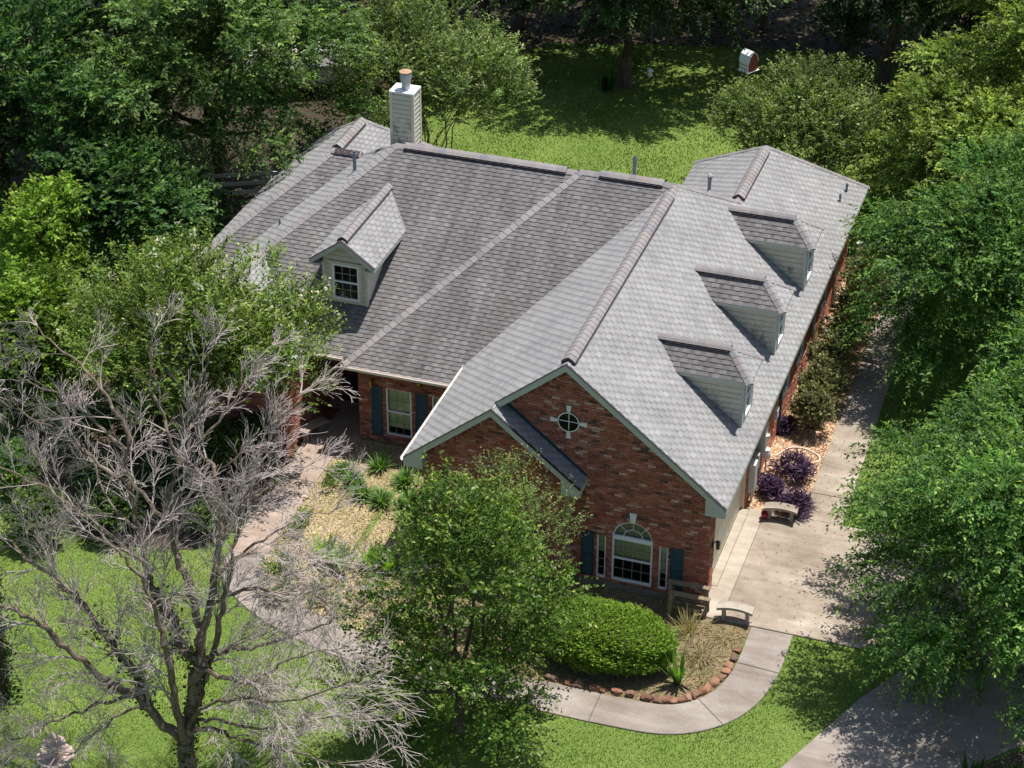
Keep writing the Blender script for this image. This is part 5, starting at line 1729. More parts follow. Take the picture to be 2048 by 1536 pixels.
def crape(name, label, base, c, r, n, seed, ntw=66, flowers=0, base_c=CRP, young=CRP_Y, cat='tree', ll=.10, crr=(.5, .85), lift=.75, multi=4, fork=1.0, L=.75, lo=-.25, group=None, limbs=16, trunk_r=.12):
    cl = clumps_in(random.Random(seed), c, r, n, lo, .6, .9, crr)
    Q, C = crown_mesh(seed, cl, c, ntw, L, 12, ll, ll * .5, .05, base_c, young, lift=lift, outw=.5, spread=.75, up=.55, bottom=-.4)
    if flowers:
        rng = np.random.RandomState(seed + 1)
        fq, fc = [], []
        for k in range(flowers):
            p, rr = cl[rng.randint(len(cl))]
            d = nrm(rng.randn(1, 3))[0]; d[2] = abs(d[2]) * .8 + .45
            pos = np.array(p) + d * np.array(rr) * 1.15
            m_ = 8
            cc = pos + rng.randn(m_, 3) * np.array([.06, .06, .09])
            ax = nrm(rng.randn(m_, 3)) * .05; bx = nrm(rng.randn(m_, 3)) * .05
            fq.append(np.stack([cc - ax, cc + bx, cc + ax, cc - bx], 1)); fc.append(np.tile(np.array([.62, .60, .50]), (m_, 1)) * (0.8 + .3 * rng.rand(m_, 1)))
        Q = np.concatenate([Q] + fq); C = np.concatenate([C] + fc)
    return tree(name, label, cat, (base[0], base[1], float(gz(*base))), cl, c, seed, fork, trunk_r, (Q, C), 'barkpale', 'leaf', limbs, multi, group=group)

crape('crape_myrtle', 'white flowering crape myrtle in front of the left roof wing', (-14.7, .8), (-14.6, 1.5, 3.5), (3.5, 2.7, 2.6), 84, 201, 105, flowers=130, ll=.115)
crape('crape_myrtle', 'rounded crape myrtle behind the chimney on the back lawn', (-14.6, 19.0), (-14.6, 19.0, 3.6), (3.3, 3.1, 3.2), 76, 202, 92, base_c=(.105, .16, .05), young=(.26, .30, .11), ll=.12)
crape('crape_myrtle', 'spreading crape myrtle behind the rear right roof', (-1.9, 23.0), (-1.9, 22.6, 2.1), (3.3, 2.8, 2.3), 70, 203, 95, base_c=(.095, .145, .042), young=(.25, .28, .10), ll=.12)
crape('crape_myrtle', 'thin crape myrtle against the brick bay wall', (-4.5, -1.9), (-4.55, -2.3, 2.75), (1.8, .7, 1.8), 50, 204, 84, base_c=(.13, .185, .06), young=(.28, .30, .11), ll=.075, crr=(.28, .5), L=.6, lo=-.6, multi=5, fork=.5, trunk_r=.09)
# flowering pear in front of the bay
cl = []
rp = random.Random(77)
for i in range(74):
    h = .5 + 5.7 * (i / 73.0)
    w = 2.5 * (1 - ((h - 2.4) / 4.4) ** 2 if h > 2.4 else 1 - ((2.4 - h) / 3.4) ** 2)
    a = i * 2.399 + rp.uniform(-.5, .5)
    w = max(.25, w) * (1 + .18 * math.sin(3 * a + h * 1.7))
    f = rp.uniform(.35, 1.08)
    k = rp.uniform(.26, .74)
    cl.append(((-4.15 + w * f * math.cos(a), -6.9 + w * f * math.sin(a), h), (k, k, k * .9)))
for (x, y, h) in ((-4.7, -6.6, 6.6), (-4.1, -6.5, 6.2), (-3.2, -6.2, 5.6), (-2.6, -6.6, 4.9), (-2.2, -6.9, 4.2), (-5.4, -6.6, 5.7)):
    cl.append(((x, y, h), (.34, .34, .55)))
cr = crown_mesh(301, cl, (-4.2, -6.9, 2.6), 135, .75, 13, .098, .056, .2, PEAR, PEAR_Y, lift=.55, outw=.6, spread=.7, up=.35, bottom=-.6, tipyoung=.3)
tree('pear_tree', 'upright glossy pear tree in front of the brick bay', 'tree', (-4.2, -6.9, float(gz(-4.2, -6.9))), cl, (-4.2, -6.9, 2.6), 301, 1.3, .13, cr, 'bark', 'leafgloss', 22)
# bright maples at the left edge
for (bx, by, c, r, n, sd, lab) in ((-20.6, 1.4, (-20.3, 2.0, 2.7), (1.6, 1.4, 1.9), 30, 401, 'bright yellow green maple at the left edge, lower one'),
                                   (-22.4, 6.4, (-22.3, 6.9, 2.9), (1.05, 1.1, 1.6), 18, 402, 'bright yellow green maple at the left edge, upper one')):
    cl = clumps_in(random.Random(sd), c, r, n, -.8, .6, 1.0, (.5, .8))
    cr = crown_mesh(sd, cl, c, 150, .6, 11, .13, .085, .25, (.125, .215, .028), (.25, .34, .05), lift=.2, outw=.5, spread=.8, up=.5, bottom=-.7)
    tree('maple_tree', lab, 'tree', (bx, by, float(gz(bx, by))), cl, c, sd, 1.0, .09, cr, 'bark', 'leaf', 10)

# ---- pines and woodland at the back
def pine(base, h, seed, label, r0=.22, vis=True, lowest=.45, spread=2.4, n=26, group=None, name='pine_tree'):
    rng = random.Random(seed); nr = np.random.RandomState(seed)
    b = (base[0], base[1], float(gz(*base)))
    root = tag(empty(name, b), label, 'tree', group)
    inv = Matrix.Translation([-c for c in b])
    t = MB()
    pts = [Vector((b[0] + rng.uniform(-.08, .08) * k, b[1] + rng.uniform(-.08, .08) * k, b[2] - .2 + h * k / 6)) for k in range(7)]
    t.tube(pts, [r0 * (1.25 if k == 0 else 1 - .13 * k) for k in range(7)], 9)
    qs, cs = [], []
    for i in range(n):
        f = lowest + (1 - lowest) * i / n
        z = b[2] + h * f
        a = i * 2.4
        L = spread * (1.15 - f) * rng.uniform(.7, 1.2) + .4
        e = Vector((b[0] + L * math.cos(a), b[1] + L * math.sin(a), z + L * .25))
        t.tube(limb_path(rng, (b[0], b[1], z), e, 3, .06, .05), [.05, .035, .022, .012], 4)
        for s in range(4):
            c = np.array(e) + nr.randn(3) * np.array([.4, .4, .2]) * L * .4
            m_ = 46
            d = nrm(nr.randn(m_, 3) + np.array([0, 0, .35])) * .30
            wv = nrm(np.cross(d, nr.randn(m_, 3))) * .014
            c0 = c + nr.randn(m_, 3) * .14
            qs.append(np.stack([c0 - wv, c0 + wv, c0 + d + wv * .3, c0 + d - wv * .3], 1))
            cs.append(np.tile(np.array([.07, .10, .03]), (m_, 1)) * (.7 + .6 * nr.rand(m_, 1)))
    o = t.build('trunk', M['bark'], root); o.matrix_parent_inverse = inv
    o = np_obj('crown', np.concatenate(qs), 4, M['leaf'], np.concatenate(cs), root); o.matrix_parent_inverse = inv
    return root
pine((-32.6, 22.6), 7.0, 501, 'loose needled pine in the upper left corner', .16, lowest=.3, spread=2.4, n=34)
pine((-22.2, 29.6), 14, 502, 'pine with a dark trunk behind the grey covered trailer', .26, lowest=.32, spread=3.0, n=36)

def wood_tree(base, h, seed, label, r0=.2, crown_h=(4.2, 11), cr=3.4, n=30, low=False):
    c = (base[0], base[1], (crown_h[0] + crown_h[1]) / 2)
    cl = clumps_in(random.Random(seed), c, (cr, cr, (crown_h[1] - crown_h[0]) / 2), n, -.9, .5, .7, (1.0, 1.6))
    Q = crown_mesh(seed, cl, c, 16, 1.3, 12, .30, .17, .12, (.036, .07, .022), (.07, .12, .035), lift=.1, outw=.5, up=.8, bottom=-.8)
    return tree('woodland_tree', label, 'tree', (base[0], base[1], float(gz(*base))), cl, c, seed, crown_h[0] + .6, r0, Q, 'bark', 'leaf', 8, group='woodland trees behind the back lawn', trunk_top=(base[0], base[1], crown_h[0] + .8))
WT_ = [(-7.0, 36.6), (-4.2, 37.6), (-10.4, 37.4), (-14.2, 36.6), (-17.6, 33.6), (-20.2, 34.6), (-24.4, 31.4), (-27.6, 28.4), (-13.0, 41.5), (-6.0, 42.5), (-1.0, 39.6), (2.2, 40.4), (5.2, 37.6), (-30.5, 31.5), (-18.5, 39), (-24.5, 36.5)]
def screen_u(q):
    d = Vector((q[0], q[1], 0)) - CAMPOS
    return d.dot(_r2) / d.dot(_fw)
ORD = ['first', 'second', 'third', 'fourth', 'fifth', 'sixth', 'seventh', 'eighth', 'ninth', 'tenth', 'eleventh', 'twelfth', 'thirteenth', 'fourteenth', 'fifteenth', 'sixteenth']
rank = {q: k for k, q in enumerate(sorted(WT_, key=screen_u))}
for i, bb in enumerate(WT_):
    wood_tree(bb, 11, 600 + i, 'dark woodland tree behind the back lawn, %s from the left' % ORD[rank[bb]], .15 + .05 * (i % 3), (4.6 + .8 * (i % 3), 11.5), 3.2 + .3 * (i % 4), 24)

# ---- shrubs
def shrub(name, label, base, r, seed, ntw=150, ll=.06, lw=.034, base_c=(.05, .10, .02), young=(.11, .17, .03), n=26, L=.22, lift=.4, leafmat='leaf', nl=9, cat='shrub', flat=1.0, crk=(.32, .5), lo=-.4, dens=None, core=True, group=None, tip=.4):
    b = (base[0], base[1], float(gz(*base)))
    c = (b[0], b[1], b[2] + r[2] * .95)
    root = tag(empty(name, b), label, cat, group)
    inv = Matrix.Translation([-q for q in b])
    cl = clumps_in(random.Random(seed), c, tuple(q * .78 for q in r), n, lo, .72, flat, (crk[0] * min(r), crk[1] * min(r)))
    Q, C = crown_mesh(seed, cl, c, ntw / min(r) ** 1.0, L, nl, ll, lw, .1, base_c, young, lift=lift, outw=.8, up=.5, bottom=-.3, tipyoung=tip, ctone=.08)
    o = np_obj('foliage', Q, 4, M[leafmat], C, root); o.matrix_parent_inverse = inv
    st = MB(); rg = random.Random(seed)
    for p, rr in cl[::2]:
        st.tube(limb_path(rg, (b[0] + rg.uniform(-.1, .1), b[1] + rg.uniform(-.1, .1), b[2] - .05), p, 3, .08, .05), [.02, .016, .011, .006], 4)
    o = st.build('stems', M['bark'], root); o.matrix_parent_inverse = inv
    return root
# clipped round hedge bush in the front bed: smooth mound of small leaves
def hedge_mound():
    base = (-1.85, -3.2); bz = float(gz(*base))
    root = tag(empty('clipped_bush', (base[0], base[1], bz)), 'large clipped bright green oval bush in the front bed', 'bush')
    inv = Matrix.Translation((-base[0], -base[1], -bz))
    rng = np.random.RandomState(9)
    N = 9000
    d = nrm(rng.randn(N * 2, 3)); d = d[d[:, 2] > -.55][:N]
    R = np.array([1.78, 1.0, .68])
    bumpy = 1 + .05 * np.sin(d[:, :1] * 7 + 1) * np.cos(d[:, 1:2] * 6) + .04 * np.sin(d[:, 2:3] * 9 + d[:, :1] * 5) + .03 * rng.randn(len(d), 1)
    st = np.array([base[0], base[1], bz + .66]) + d * R * bumpy * (1 - .10 * rng.rand(len(d), 1))
    st[:, 2] = np.maximum(st[:, 2], bz + .05)
    hd = nrm(d / R + np.array([0, 0, .35]) + rng.randn(len(d), 3) * .4)
    Q, C = leaves_on_twigs(rng, st - hd * .06, hd, .13 + .06 * rng.rand(len(d)), 6, .055, .03, .1, (.125, .225, .022), (.26, .38, .055), .8, .4, .5, .2)
    o = np_obj('foliage', Q, 4, M['leaf'], C, root); o.matrix_parent_inverse = inv
    c = MB(); n1, n2 = 18, 9; vs = []; fs = []
    for i in range(n2):
        t = math.pi * (i + .5) / n2
        for k in range(n1):
            a = 2 * math.pi * k / n1
            vs.append((base[0] + R[0] * .86 * math.sin(t) * math.cos(a), base[1] + R[1] * .86 * math.sin(t) * math.sin(a), max(bz + .02, bz + .62 + R[2] * .86 * math.cos(t))))
    for i in range(n2 - 1):
        for k in range(n1):
            fs.append((i * n1 + k, (i + 1) * n1 + k, (i + 1) * n1 + (k + 1) % n1, i * n1 + (k + 1) % n1))
    fs.append(tuple(range(n1))); c.poly(vs, fs, 0, (1, 1, 1))
    o = c.build('inner_twigs', M['bark'], root); o.matrix_parent_inverse = inv
hedge_mound()
SH = dict(base_c=(.11, .125, .05), young=(.24, .23, .10))
for i, (p, r, lab) in enumerate([((.86, 8.55), (.62, .7, .72), 'olive side shrub nearest the purple plants'), ((.92, 9.75), (.66, .75, .80), 'olive side shrub second along the brick side wall'),
                                 ((.9, 11.1), (.66, .75, .85), 'olive side shrub third along the brick side wall'), ((.95, 12.6), (.66, .8, .85), 'shaded shrub fourth along the brick side wall'),
                                 ((.9, 14.2), (.66, .8, .95), 'shaded shrub fifth along the brick side wall'), ((.9, 16.0), (.7, .9, 1.0), 'farthest shrub along the brick side wall')]):
    shrub('side_shrub', lab, p, r, 700 + i, 230, .075, .045, leafmat='leafgloss', n=24, group='shrubs along the side wall', **SH)
PUR = dict(base_c=(.055, .028, .058), young=(.11, .058, .11), leafmat='purple', cat='plant', ll=.19, lw=.034, L=.3, nl=8, n=20, lift=.35, tip=.3, crk=(.25, .62))
shrub('purple_plant', 'largest purple leaved plant beside the pale hose', (.93, 6.05), (.66, .46, .25), 720, 190, **PUR)
shrub('purple_plant', 'small purple plant between meter boxes and bench', (.52, 4.95), (.34, .28, .2), 721, 190, **PUR)
shrub('purple_plant', 'purple plant behind the curved concrete bench', (1.35, 4.35), (.42, .32, .24), 722, 190, **PUR)
shrub('purple_plant', 'tiny purple plant by the brick wall beyond the shrubs', (.25, 8.2), (.12, .15, .15), 723, 190, **PUR)
for i, (p, r, c0, lab) in enumerate([((-13.4, 2.0), (.7, .7, .75), (.05, .09, .03), 'green shrub left of the porch under the bare tree'), ((-14.6, -.6), (.9, .8, .8), (.045, .08, .03), 'broad green shrub under the bare branches'),
                                     ((-16.2, -1.4), (.9, .9, .8), (.04, .08, .025), 'dark shrub left of the white flowering myrtle'), ((-17.8, .6), (1.1, 1, 1.2), (.05, .10, .02), 'tall shrub beneath the left maple'),
                                     ((-13.2, -1.6), (.5, .5, .5), (.06, .09, .03), 'low green shrub beside the entry walk edge'), ((-18.8, -1.6), (.9, .9, .8), (.05, .1, .02), 'leafy shrub at the lawn corner left of the bed')]):
    shrub('foundation_shrub', lab, p, r, 740 + i, 220, .075, .045, tuple(q * 1.5 for q in c0), tuple(q * 2.8 for q in c0), n=24, group='shrubs under the bare tree')
for i, (p, r, lab) in enumerate([((-17.2, -3.2), (1.0, .9, .7), 'green shrub at the lawn edge under the left branches'), ((-15.4, -2.3), (.8, .8, .7), 'shrub at the bed edge below the white myrtle'), ((-19.9, .9), (1.2, 1.1, 1.3), 'leafy bush below the left edge maple'),
                                 ((-13.9, .9), (.8, .8, .9), 'green bush beside the porch walk'), ((-16.6, 1.4), (1.0, .9, 1.2), 'tall bush against the left wing wall'), ((-21.2, -.8), (1.2, 1.1, 1.0), 'bush at the far left of the lawn')]):
    shrub('foundation_shrub', lab, p, r, 770 + i, 200, .085, .05, (.075, .13, .035), (.16, .22, .06), n=26, group='shrubs under the bare tree')
for i, (p, r, lab) in enumerate([((-10.6, -2.6), (.6, .55, .28), 'ground cover patch at the bend of the entry walk'), ((-8.9, -3.4), (.8, .5, .3), 'ground cover patch below the sword leaved clumps'), ((-10.2, -3.6), (.7, .45, .28), 'ground cover patch inside the curved walk edge'),
                                 ((-10.9, -.6), (.35, .7, .22), 'grassy patch along the entry walk middle'), ((-10.9, 1.6), (.3, .7, .2), 'grassy patch along the upper entry walk'), ((-6.9, -2.2), (.8, .7, .4), 'leafy patch behind the pear tree'), ((-7.2, -.9), (.5, .5, .4), 'leafy patch at the brick bay corner')]):
    shrub('ground_cover', lab, p, r, 860 + i, 150, .06, .032, (.10, .18, .035), (.20, .28, .06), n=18, L=.22, cat='plant', group='ground cover in the entry bed')
for i, (p, r, lab) in enumerate([((-16.0, 33.6), (1.6, 1.4, 1.5), 'understory bush left of the back lawn tree'), ((-13.6, 35.2), (1.7, 1.4, 1.6), 'understory bush behind the chimney myrtle'), ((-8.6, 36.2), (1.4, 1.2, 1.0), 'understory bush in the shade beyond the lawn'),
                                 ((-3.4, 35.6), (1.2, 1.1, 1.0), 'pale understory bush beyond the bird house'), ((-19.0, 31.0), (1.6, 1.5, 1.5), 'understory bush beyond the covered trailer'), ((-24.6, 27.6), (1.6, 1.4, 1.8), 'understory bush left of the covered trailer'),
                                 ((1.4, 30.6), (1.2, 1.2, 1.0), 'understory bush at the foot of the thick trunk'), ((-17.4, 27.0), (1.3, 1.2, 1.2), 'bush between the trailer and the chimney myrtle')]):
    shrub('understory_bush', lab, p, r, 780 + i, 60, .17, .10, (.05, .10, .03), (.11, .18, .05), n=22, L=.5, group='understory bushes in the woods')
shrub('juniper', 'feathery low juniper below the strap leaved plants', (-7.75, -3.05), (.85, .6, .36), 760, 110, .07, .012, (.055, .10, .035), (.12, .17, .07), n=18, L=.3)
shrub('juniper', 'low green ground shrub left of the juniper by the walk', (-9.6, -3.0), (.75, .6, .32), 761, 80, .06, .03, (.06, .105, .025), (.12, .17, .04), n=16, L=.25)
shrub('weed_clump', 'leafy weeds growing beneath the pear tree beside the walk', (-6.5, -3.6), (.8, .5, .35), 762, 80, .06, .035, (.055, .10, .02), (.11, .17, .03), n=16, L=.25, cat='plant')
shrub('weed_clump', 'small weed patch at the foot of the lower right elm', (8.2, -5.2), (.6, .5, .4), 763, 60, .12, .05, (.05, .1, .02), (.1, .17, .03), n=12, L=.3, cat='plant')

# strap leaved tufts
def blades(name, label, base, n, h, w, seed, base_c, tilt=.6, droop=.5, cat='plant', rad=.08, group=None, segs=4):
    b = (base[0], base[1], float(gz(*base)))
    root = tag(empty(name, b), label, cat, group)
    inv = Matrix.Translation([-q for q in b])
    rng = np.random.RandomState(seed)
    Q, C = [], []
    for i in range(n):
        a = rng.rand() * 2 * math.pi; tl = rng.rand() * tilt
        o = np.array(b) + np.array([math.cos(a), math.sin(a), 0]) * rad * rng.rand()
        L = h * (.65 + .5 * rng.rand())
        d = np.array([math.cos(a) * math.sin(tl), math.sin(a) * math.sin(tl), math.cos(tl)])
        sd = np.array([-math.sin(a), math.cos(a), 0])
        tone = .7 + .6 * rng.rand()
        prev = None
        for s in range(segs + 1):
            t = s / segs
            p = o + d * L * t + np.array([math.cos(a), math.sin(a), 0]) * droop * tl * L * t * t * .8 - np.array([0, 0, 1]) * droop * L * t * t * (.35 + tl * .5)
            ww = w * (1 - t ** 2.2) * (.6 + .8 * min(t * 2, 1)) * .5 + .001
            cur = (p - sd * ww, p + sd * ww)
            if prev is not None:
                Q.append(np.stack([prev[0], prev[1], cur[1], cur[0]])); C.append(np.array(base_c) * tone * (.8 + .5 * t))
            prev = cur
    o = np_obj('leaves', np.array(Q), 4, M['blade'], np.array(C), root); o.matrix_parent_inverse = inv
    return root
LIL = [((-9.95, 2.75), 'strap leaved tuft at the back left of the straw bed'), ((-10.35, 1.75), 'strap leaved tuft nearest the entry walk'), ((-9.9, 1.25), 'strap leaved tuft in front of the bed group, left'), ((-9.3, 1.15), 'strap leaved tuft in front of the bed group, middle'),
       ((-9.05, 2.3), 'strap leaved tuft behind the brick bay corner'), ((-8.65, 1.45), 'strap leaved tuft beside the brick bay corner, upper'), ((-8.35, .85), 'strap leaved tuft beside the brick bay corner, lower'), ((-10.8, 2.2), 'small strap leaved tuft at the edge of the entry walk')]
for i, (p, lab) in enumerate(LIL):
    k = .8 if i == 7 else 1
    blades('lily_tuft', lab, p, int(190 * k), .47 * k, .03, 800 + i, (.13, .22, .07), .95, .28, rad=.16, group='strap leaved tufts in the straw bed')
for i, (p, lab) in enumerate([((-9.7, -1.75), 'upright sword leaved clump left in the straw bed'), ((-9.25, -1.9), 'upright sword leaved clump second from left'), ((-8.45, -1.6), 'upright sword leaved clump second from right'), ((-8.05, -1.55), 'upright sword leaved clump beside the pear tree')]):
    blades('iris_clump', lab, p, 52, .72, .085, 820 + i, (.22, .36, .05), .5, .12, rad=.24, group='sword leaved clumps')
blades('ginger_plant', 'single tall leafy plant beside the round bush', (.2, -3.6), 26, .95, .085, 830, (.11, .21, .04), .55, .15, rad=.08)
blades('iris_clump', 'dark sword leaved clump at the lower right drive edge', (7.4, -5.0), 22, .75, .10, 831, (.03, .07, .015), .5, .12, rad=.2)
blades('iris_clump', 'dark sword leaved clump beside the back lawn tree trunk', (-11.2, 28.9), 26, .8, .10, 832, (.03, .07, .02), .5, .12, rad=.25)
blades('dead_weed', 'dry straw coloured weeds in front of the sawhorse', (-.05, -1.5), 120, .55, .012, 833, (.30, .25, .13), .8, .2, rad=.35)
blades('dead_weed', 'dry grey weeds at the centre of the front bed', (.45, -2.4), 150, .3, .014, 834, (.22, .19, .12), 1.0, .4, rad=.5)
for i, p in enumerate([(-.2, -3.0), (.7, -3.3), (-.5, -1.9), (.9, -1.6), (.2, -2.7)]):
    blades('dead_weed', 'sparse dry weed tuft in the front bed, ' + ('beside the round bush', 'beside the inner curve of the walk', 'behind the round bush near the sawhorse', 'nearest the concrete bench', 'in the middle of the litter')[i], p, 60, .22, .014, 840 + i, (.24, .21, .10), 1.1, .4, rad=.35, group='sparse weed tufts in the front bed')

# ------------------------------------------------------------------ bare tree on the front lawn
DEAD_LIMBS = [
    ([(-9.31, -10.7, -0.0), (-9.3, -10.7, 0.58), (-9.28, -10.7, 1.38)], 0.21, 0.17),
    ([(-9.28, -10.7, 1.38), (-9.7, -10.87, 1.94), (-10.17, -11.03, 2.68), (-10.69, -11.2, 2.99), (-11.09, -11.37, 3.53), (-11.52, -11.53, 4.11), (-11.81, -11.7, 4.61), (-12.24, -11.87, 5.03), (-12.65, -12.03, 5.34), (-13.2, -12.2, 5.83)], 0.12, 0.03),
    ([(-10.03, -10.8, 2.18), (-10.27, -10.78, 3.04), (-10.69, -10.76, 3.52), (-10.97, -10.73, 4.0), (-11.25, -10.71, 4.33), (-11.53, -10.69, 4.75), (-12.09, -10.67, 5.14), (-12.6, -10.64, 5.52), (-13.12, -10.62, 5.82), (-13.72, -10.6, 6.18)], 0.1, 0.025),
    ([(-10.18, -11.0, 2.75), (-10.72, -11.4, 2.67), (-11.34, -11.8, 2.5), (-11.92, -12.2, 2.25), (-12.65, -12.6, 1.89)], 0.05, 0.015),
    ([(-9.8, -11.2, 2.56), (-10.15, -11.65, 2.8), (-10.55, -12.1, 2.49), (-10.95, -12.55, 2.19), (-11.44, -13.0, 2.14)], 0.04, 0.012),
    ([(-9.28, -10.7, 1.38), (-9.07, -10.63, 2.18), (-8.93, -10.57, 3.21), (-8.83, -10.5, 3.66)], 0.16, 0.14),
    ([(-8.83, -10.5, 3.66), (-9.35, -10.34, 3.7), (-9.61, -10.17, 4.29), (-10.02, -10.01, 4.67), (-10.27, -9.84, 5.16), (-10.44, -9.68, 5.59), (-10.62, -9.51, 6.04), (-10.78, -9.35, 6.81), (-10.91, -9.19, 7.59), (-10.92, -9.02, 8.29), (-11.31, -8.86, 8.77), (-11.71, -8.69, 9.06), (-12.16, -8.53, 9.39), (-12.82, -8.36, 9.64), (-13.3, -8.2, 9.93)], 0.11, 0.012),
    ([(-8.83, -10.5, 3.66), (-8.94, -10.32, 4.56), (-9.14, -10.14, 5.38), (-9.49, -9.95, 5.81), (-9.63, -9.77, 6.25), (-9.73, -9.59, 7.07), (-9.54, -9.41, 7.88), (-9.76, -9.23, 8.43), (-10.05, -9.05, 9.06), (-10.33, -8.86, 9.44), (-10.29, -8.68, 10.06), (-10.31, -8.5, 10.51)], 0.1, 0.012),
    ([(-8.83, -10.5, 3.66), (-8.78, -10.2, 4.52), (-8.67, -9.9, 5.42), (-8.6, -9.6, 6.16), (-8.66, -9.3, 6.99), (-8.89, -9.0, 7.65), (-9.37, -8.7, 7.87), (-9.5, -8.4, 8.97), (-9.43, -8.1, 9.55), (-9.28, -7.8, 10.0)], 0.1, 0.012),
    ([(-8.6, -9.6, 6.16), (-8.55, -9.12, 6.64), (-8.34, -8.65, 7.29), (-8.21, -8.18, 7.66), (-8.18, -7.7, 7.76), (-8.17, -7.23, 8.24), (-7.84, -6.75, 8.46)], 0.06, 0.01),
    ([(-8.78, -10.2, 4.52), (-8.65, -9.75, 4.85), (-8.12, -9.3, 4.86), (-7.62, -8.85, 4.6), (-7.26, -8.4, 4.35), (-6.58, -7.95, 4.47), (-6.01, -7.5, 4.63)], 0.055, 0.01),
    ([(-8.84, -10.5, 3.5), (-8.63, -10.2, 3.63), (-8.33, -9.9, 3.59), (-7.93, -9.6, 3.57), (-7.25, -9.3, 3.77), (-6.64, -9.0, 4.04), (-6.04, -8.7, 4.32), (-5.56, -8.4, 4.63)], 0.07, 0.01),
    ([(-8.8, -10.6, 3.45), (-8.24, -10.68, 3.44), (-7.54, -10.76, 3.54), (-6.9, -10.84, 4.22), (-6.25, -10.92, 4.77), (-5.52, -11.0, 5.15)], 0.06, 0.01),
    ([(-9.02, -10.8, 1.93), (-8.3, -10.94, 2.11), (-7.71, -11.08, 2.18), (-6.76, -11.22, 2.36), (-5.83, -11.36, 2.42), (-4.97, -11.5, 2.58)], 0.06, 0.012),
    ([(-9.01, -10.6, 1.98), (-8.3, -10.84, 2.37), (-7.23, -11.08, 2.65), (-6.16, -11.32, 3.21), (-5.12, -11.56, 3.96), (-4.12, -11.8, 4.29)], 0.045, 0.01),
    ([(-9.62, -9.8, 6.27), (-10.1, -9.58, 6.72), (-10.66, -9.37, 6.98), (-11.58, -9.15, 7.29), (-12.49, -8.93, 7.74), (-13.45, -8.72, 7.93), (-14.43, -8.5, 7.99)], 0.055, 0.012),
    ([(-10.06, -10.2, 5.46), (-10.56, -10.2, 6.11), (-11.35, -10.2, 6.59), (-12.13, -10.2, 7.07), (-12.93, -10.2, 7.41), (-13.77, -10.2, 7.49)], 0.055, 0.012),
    ([(-9.78, -9.5, 7.0), (-9.41, -8.96, 7.25), (-8.7, -8.42, 7.58), (-8.07, -7.88, 8.28)], 0.045, 0.01),
    ([(-8.66, -9.3, 6.99), (-8.24, -8.76, 6.86), (-7.76, -8.22, 7.14), (-7.28, -7.68, 7.29)], 0.045, 0.008),
    ([(-10.81, -9.3, 7.94), (-11.57, -8.98, 8.22), (-12.44, -8.65, 8.48), (-13.47, -8.32, 8.47), (-14.43, -8.0, 8.21)], 0.04, 0.01),
    ([(-9.6, -9.3, 7.8), (-9.08, -8.73, 8.46), (-8.6, -8.15, 9.09), (-8.36, -7.58, 9.68), (-8.32, -7.0, 9.73)], 0.04, 0.008),
    ([(-8.62, -10.0, 5.51), (-8.25, -9.4, 5.84), (-7.8, -8.8, 6.06), (-7.35, -8.2, 6.16), (-6.77, -7.6, 6.16)], 0.045, 0.008),
    ([(-10.45, -9.8, 6.28), (-11.34, -9.33, 6.41), (-11.88, -8.87, 7.05), (-12.59, -8.4, 7.26)], 0.04, 0.008),
    ([(-9.17, -10.9, 1.58), (-9.27, -10.97, 2.78), (-9.3, -11.04, 3.94), (-9.41, -11.11, 4.91), (-9.51, -11.19, 5.74), (-9.85, -11.26, 6.49), (-10.19, -11.33, 6.98), (-10.75, -11.4, 7.28)], 0.1, 0.015),
    ([(-9.09, -10.6, 2.15), (-8.72, -10.3, 3.38), (-8.54, -10.0, 4.44), (-8.43, -9.7, 5.34), (-8.36, -9.4, 6.21), (-8.25, -9.1, 6.95), (-7.95, -8.8, 7.47)], 0.09, 0.014),
    ([(-9.07, -10.9, 1.78), (-8.64, -11.08, 2.76), (-7.92, -11.27, 3.38), (-6.99, -11.45, 3.77), (-5.97, -11.63, 4.26), (-4.97, -11.82, 5.01), (-4.22, -12.0, 5.61)], 0.05, 0.01),
]
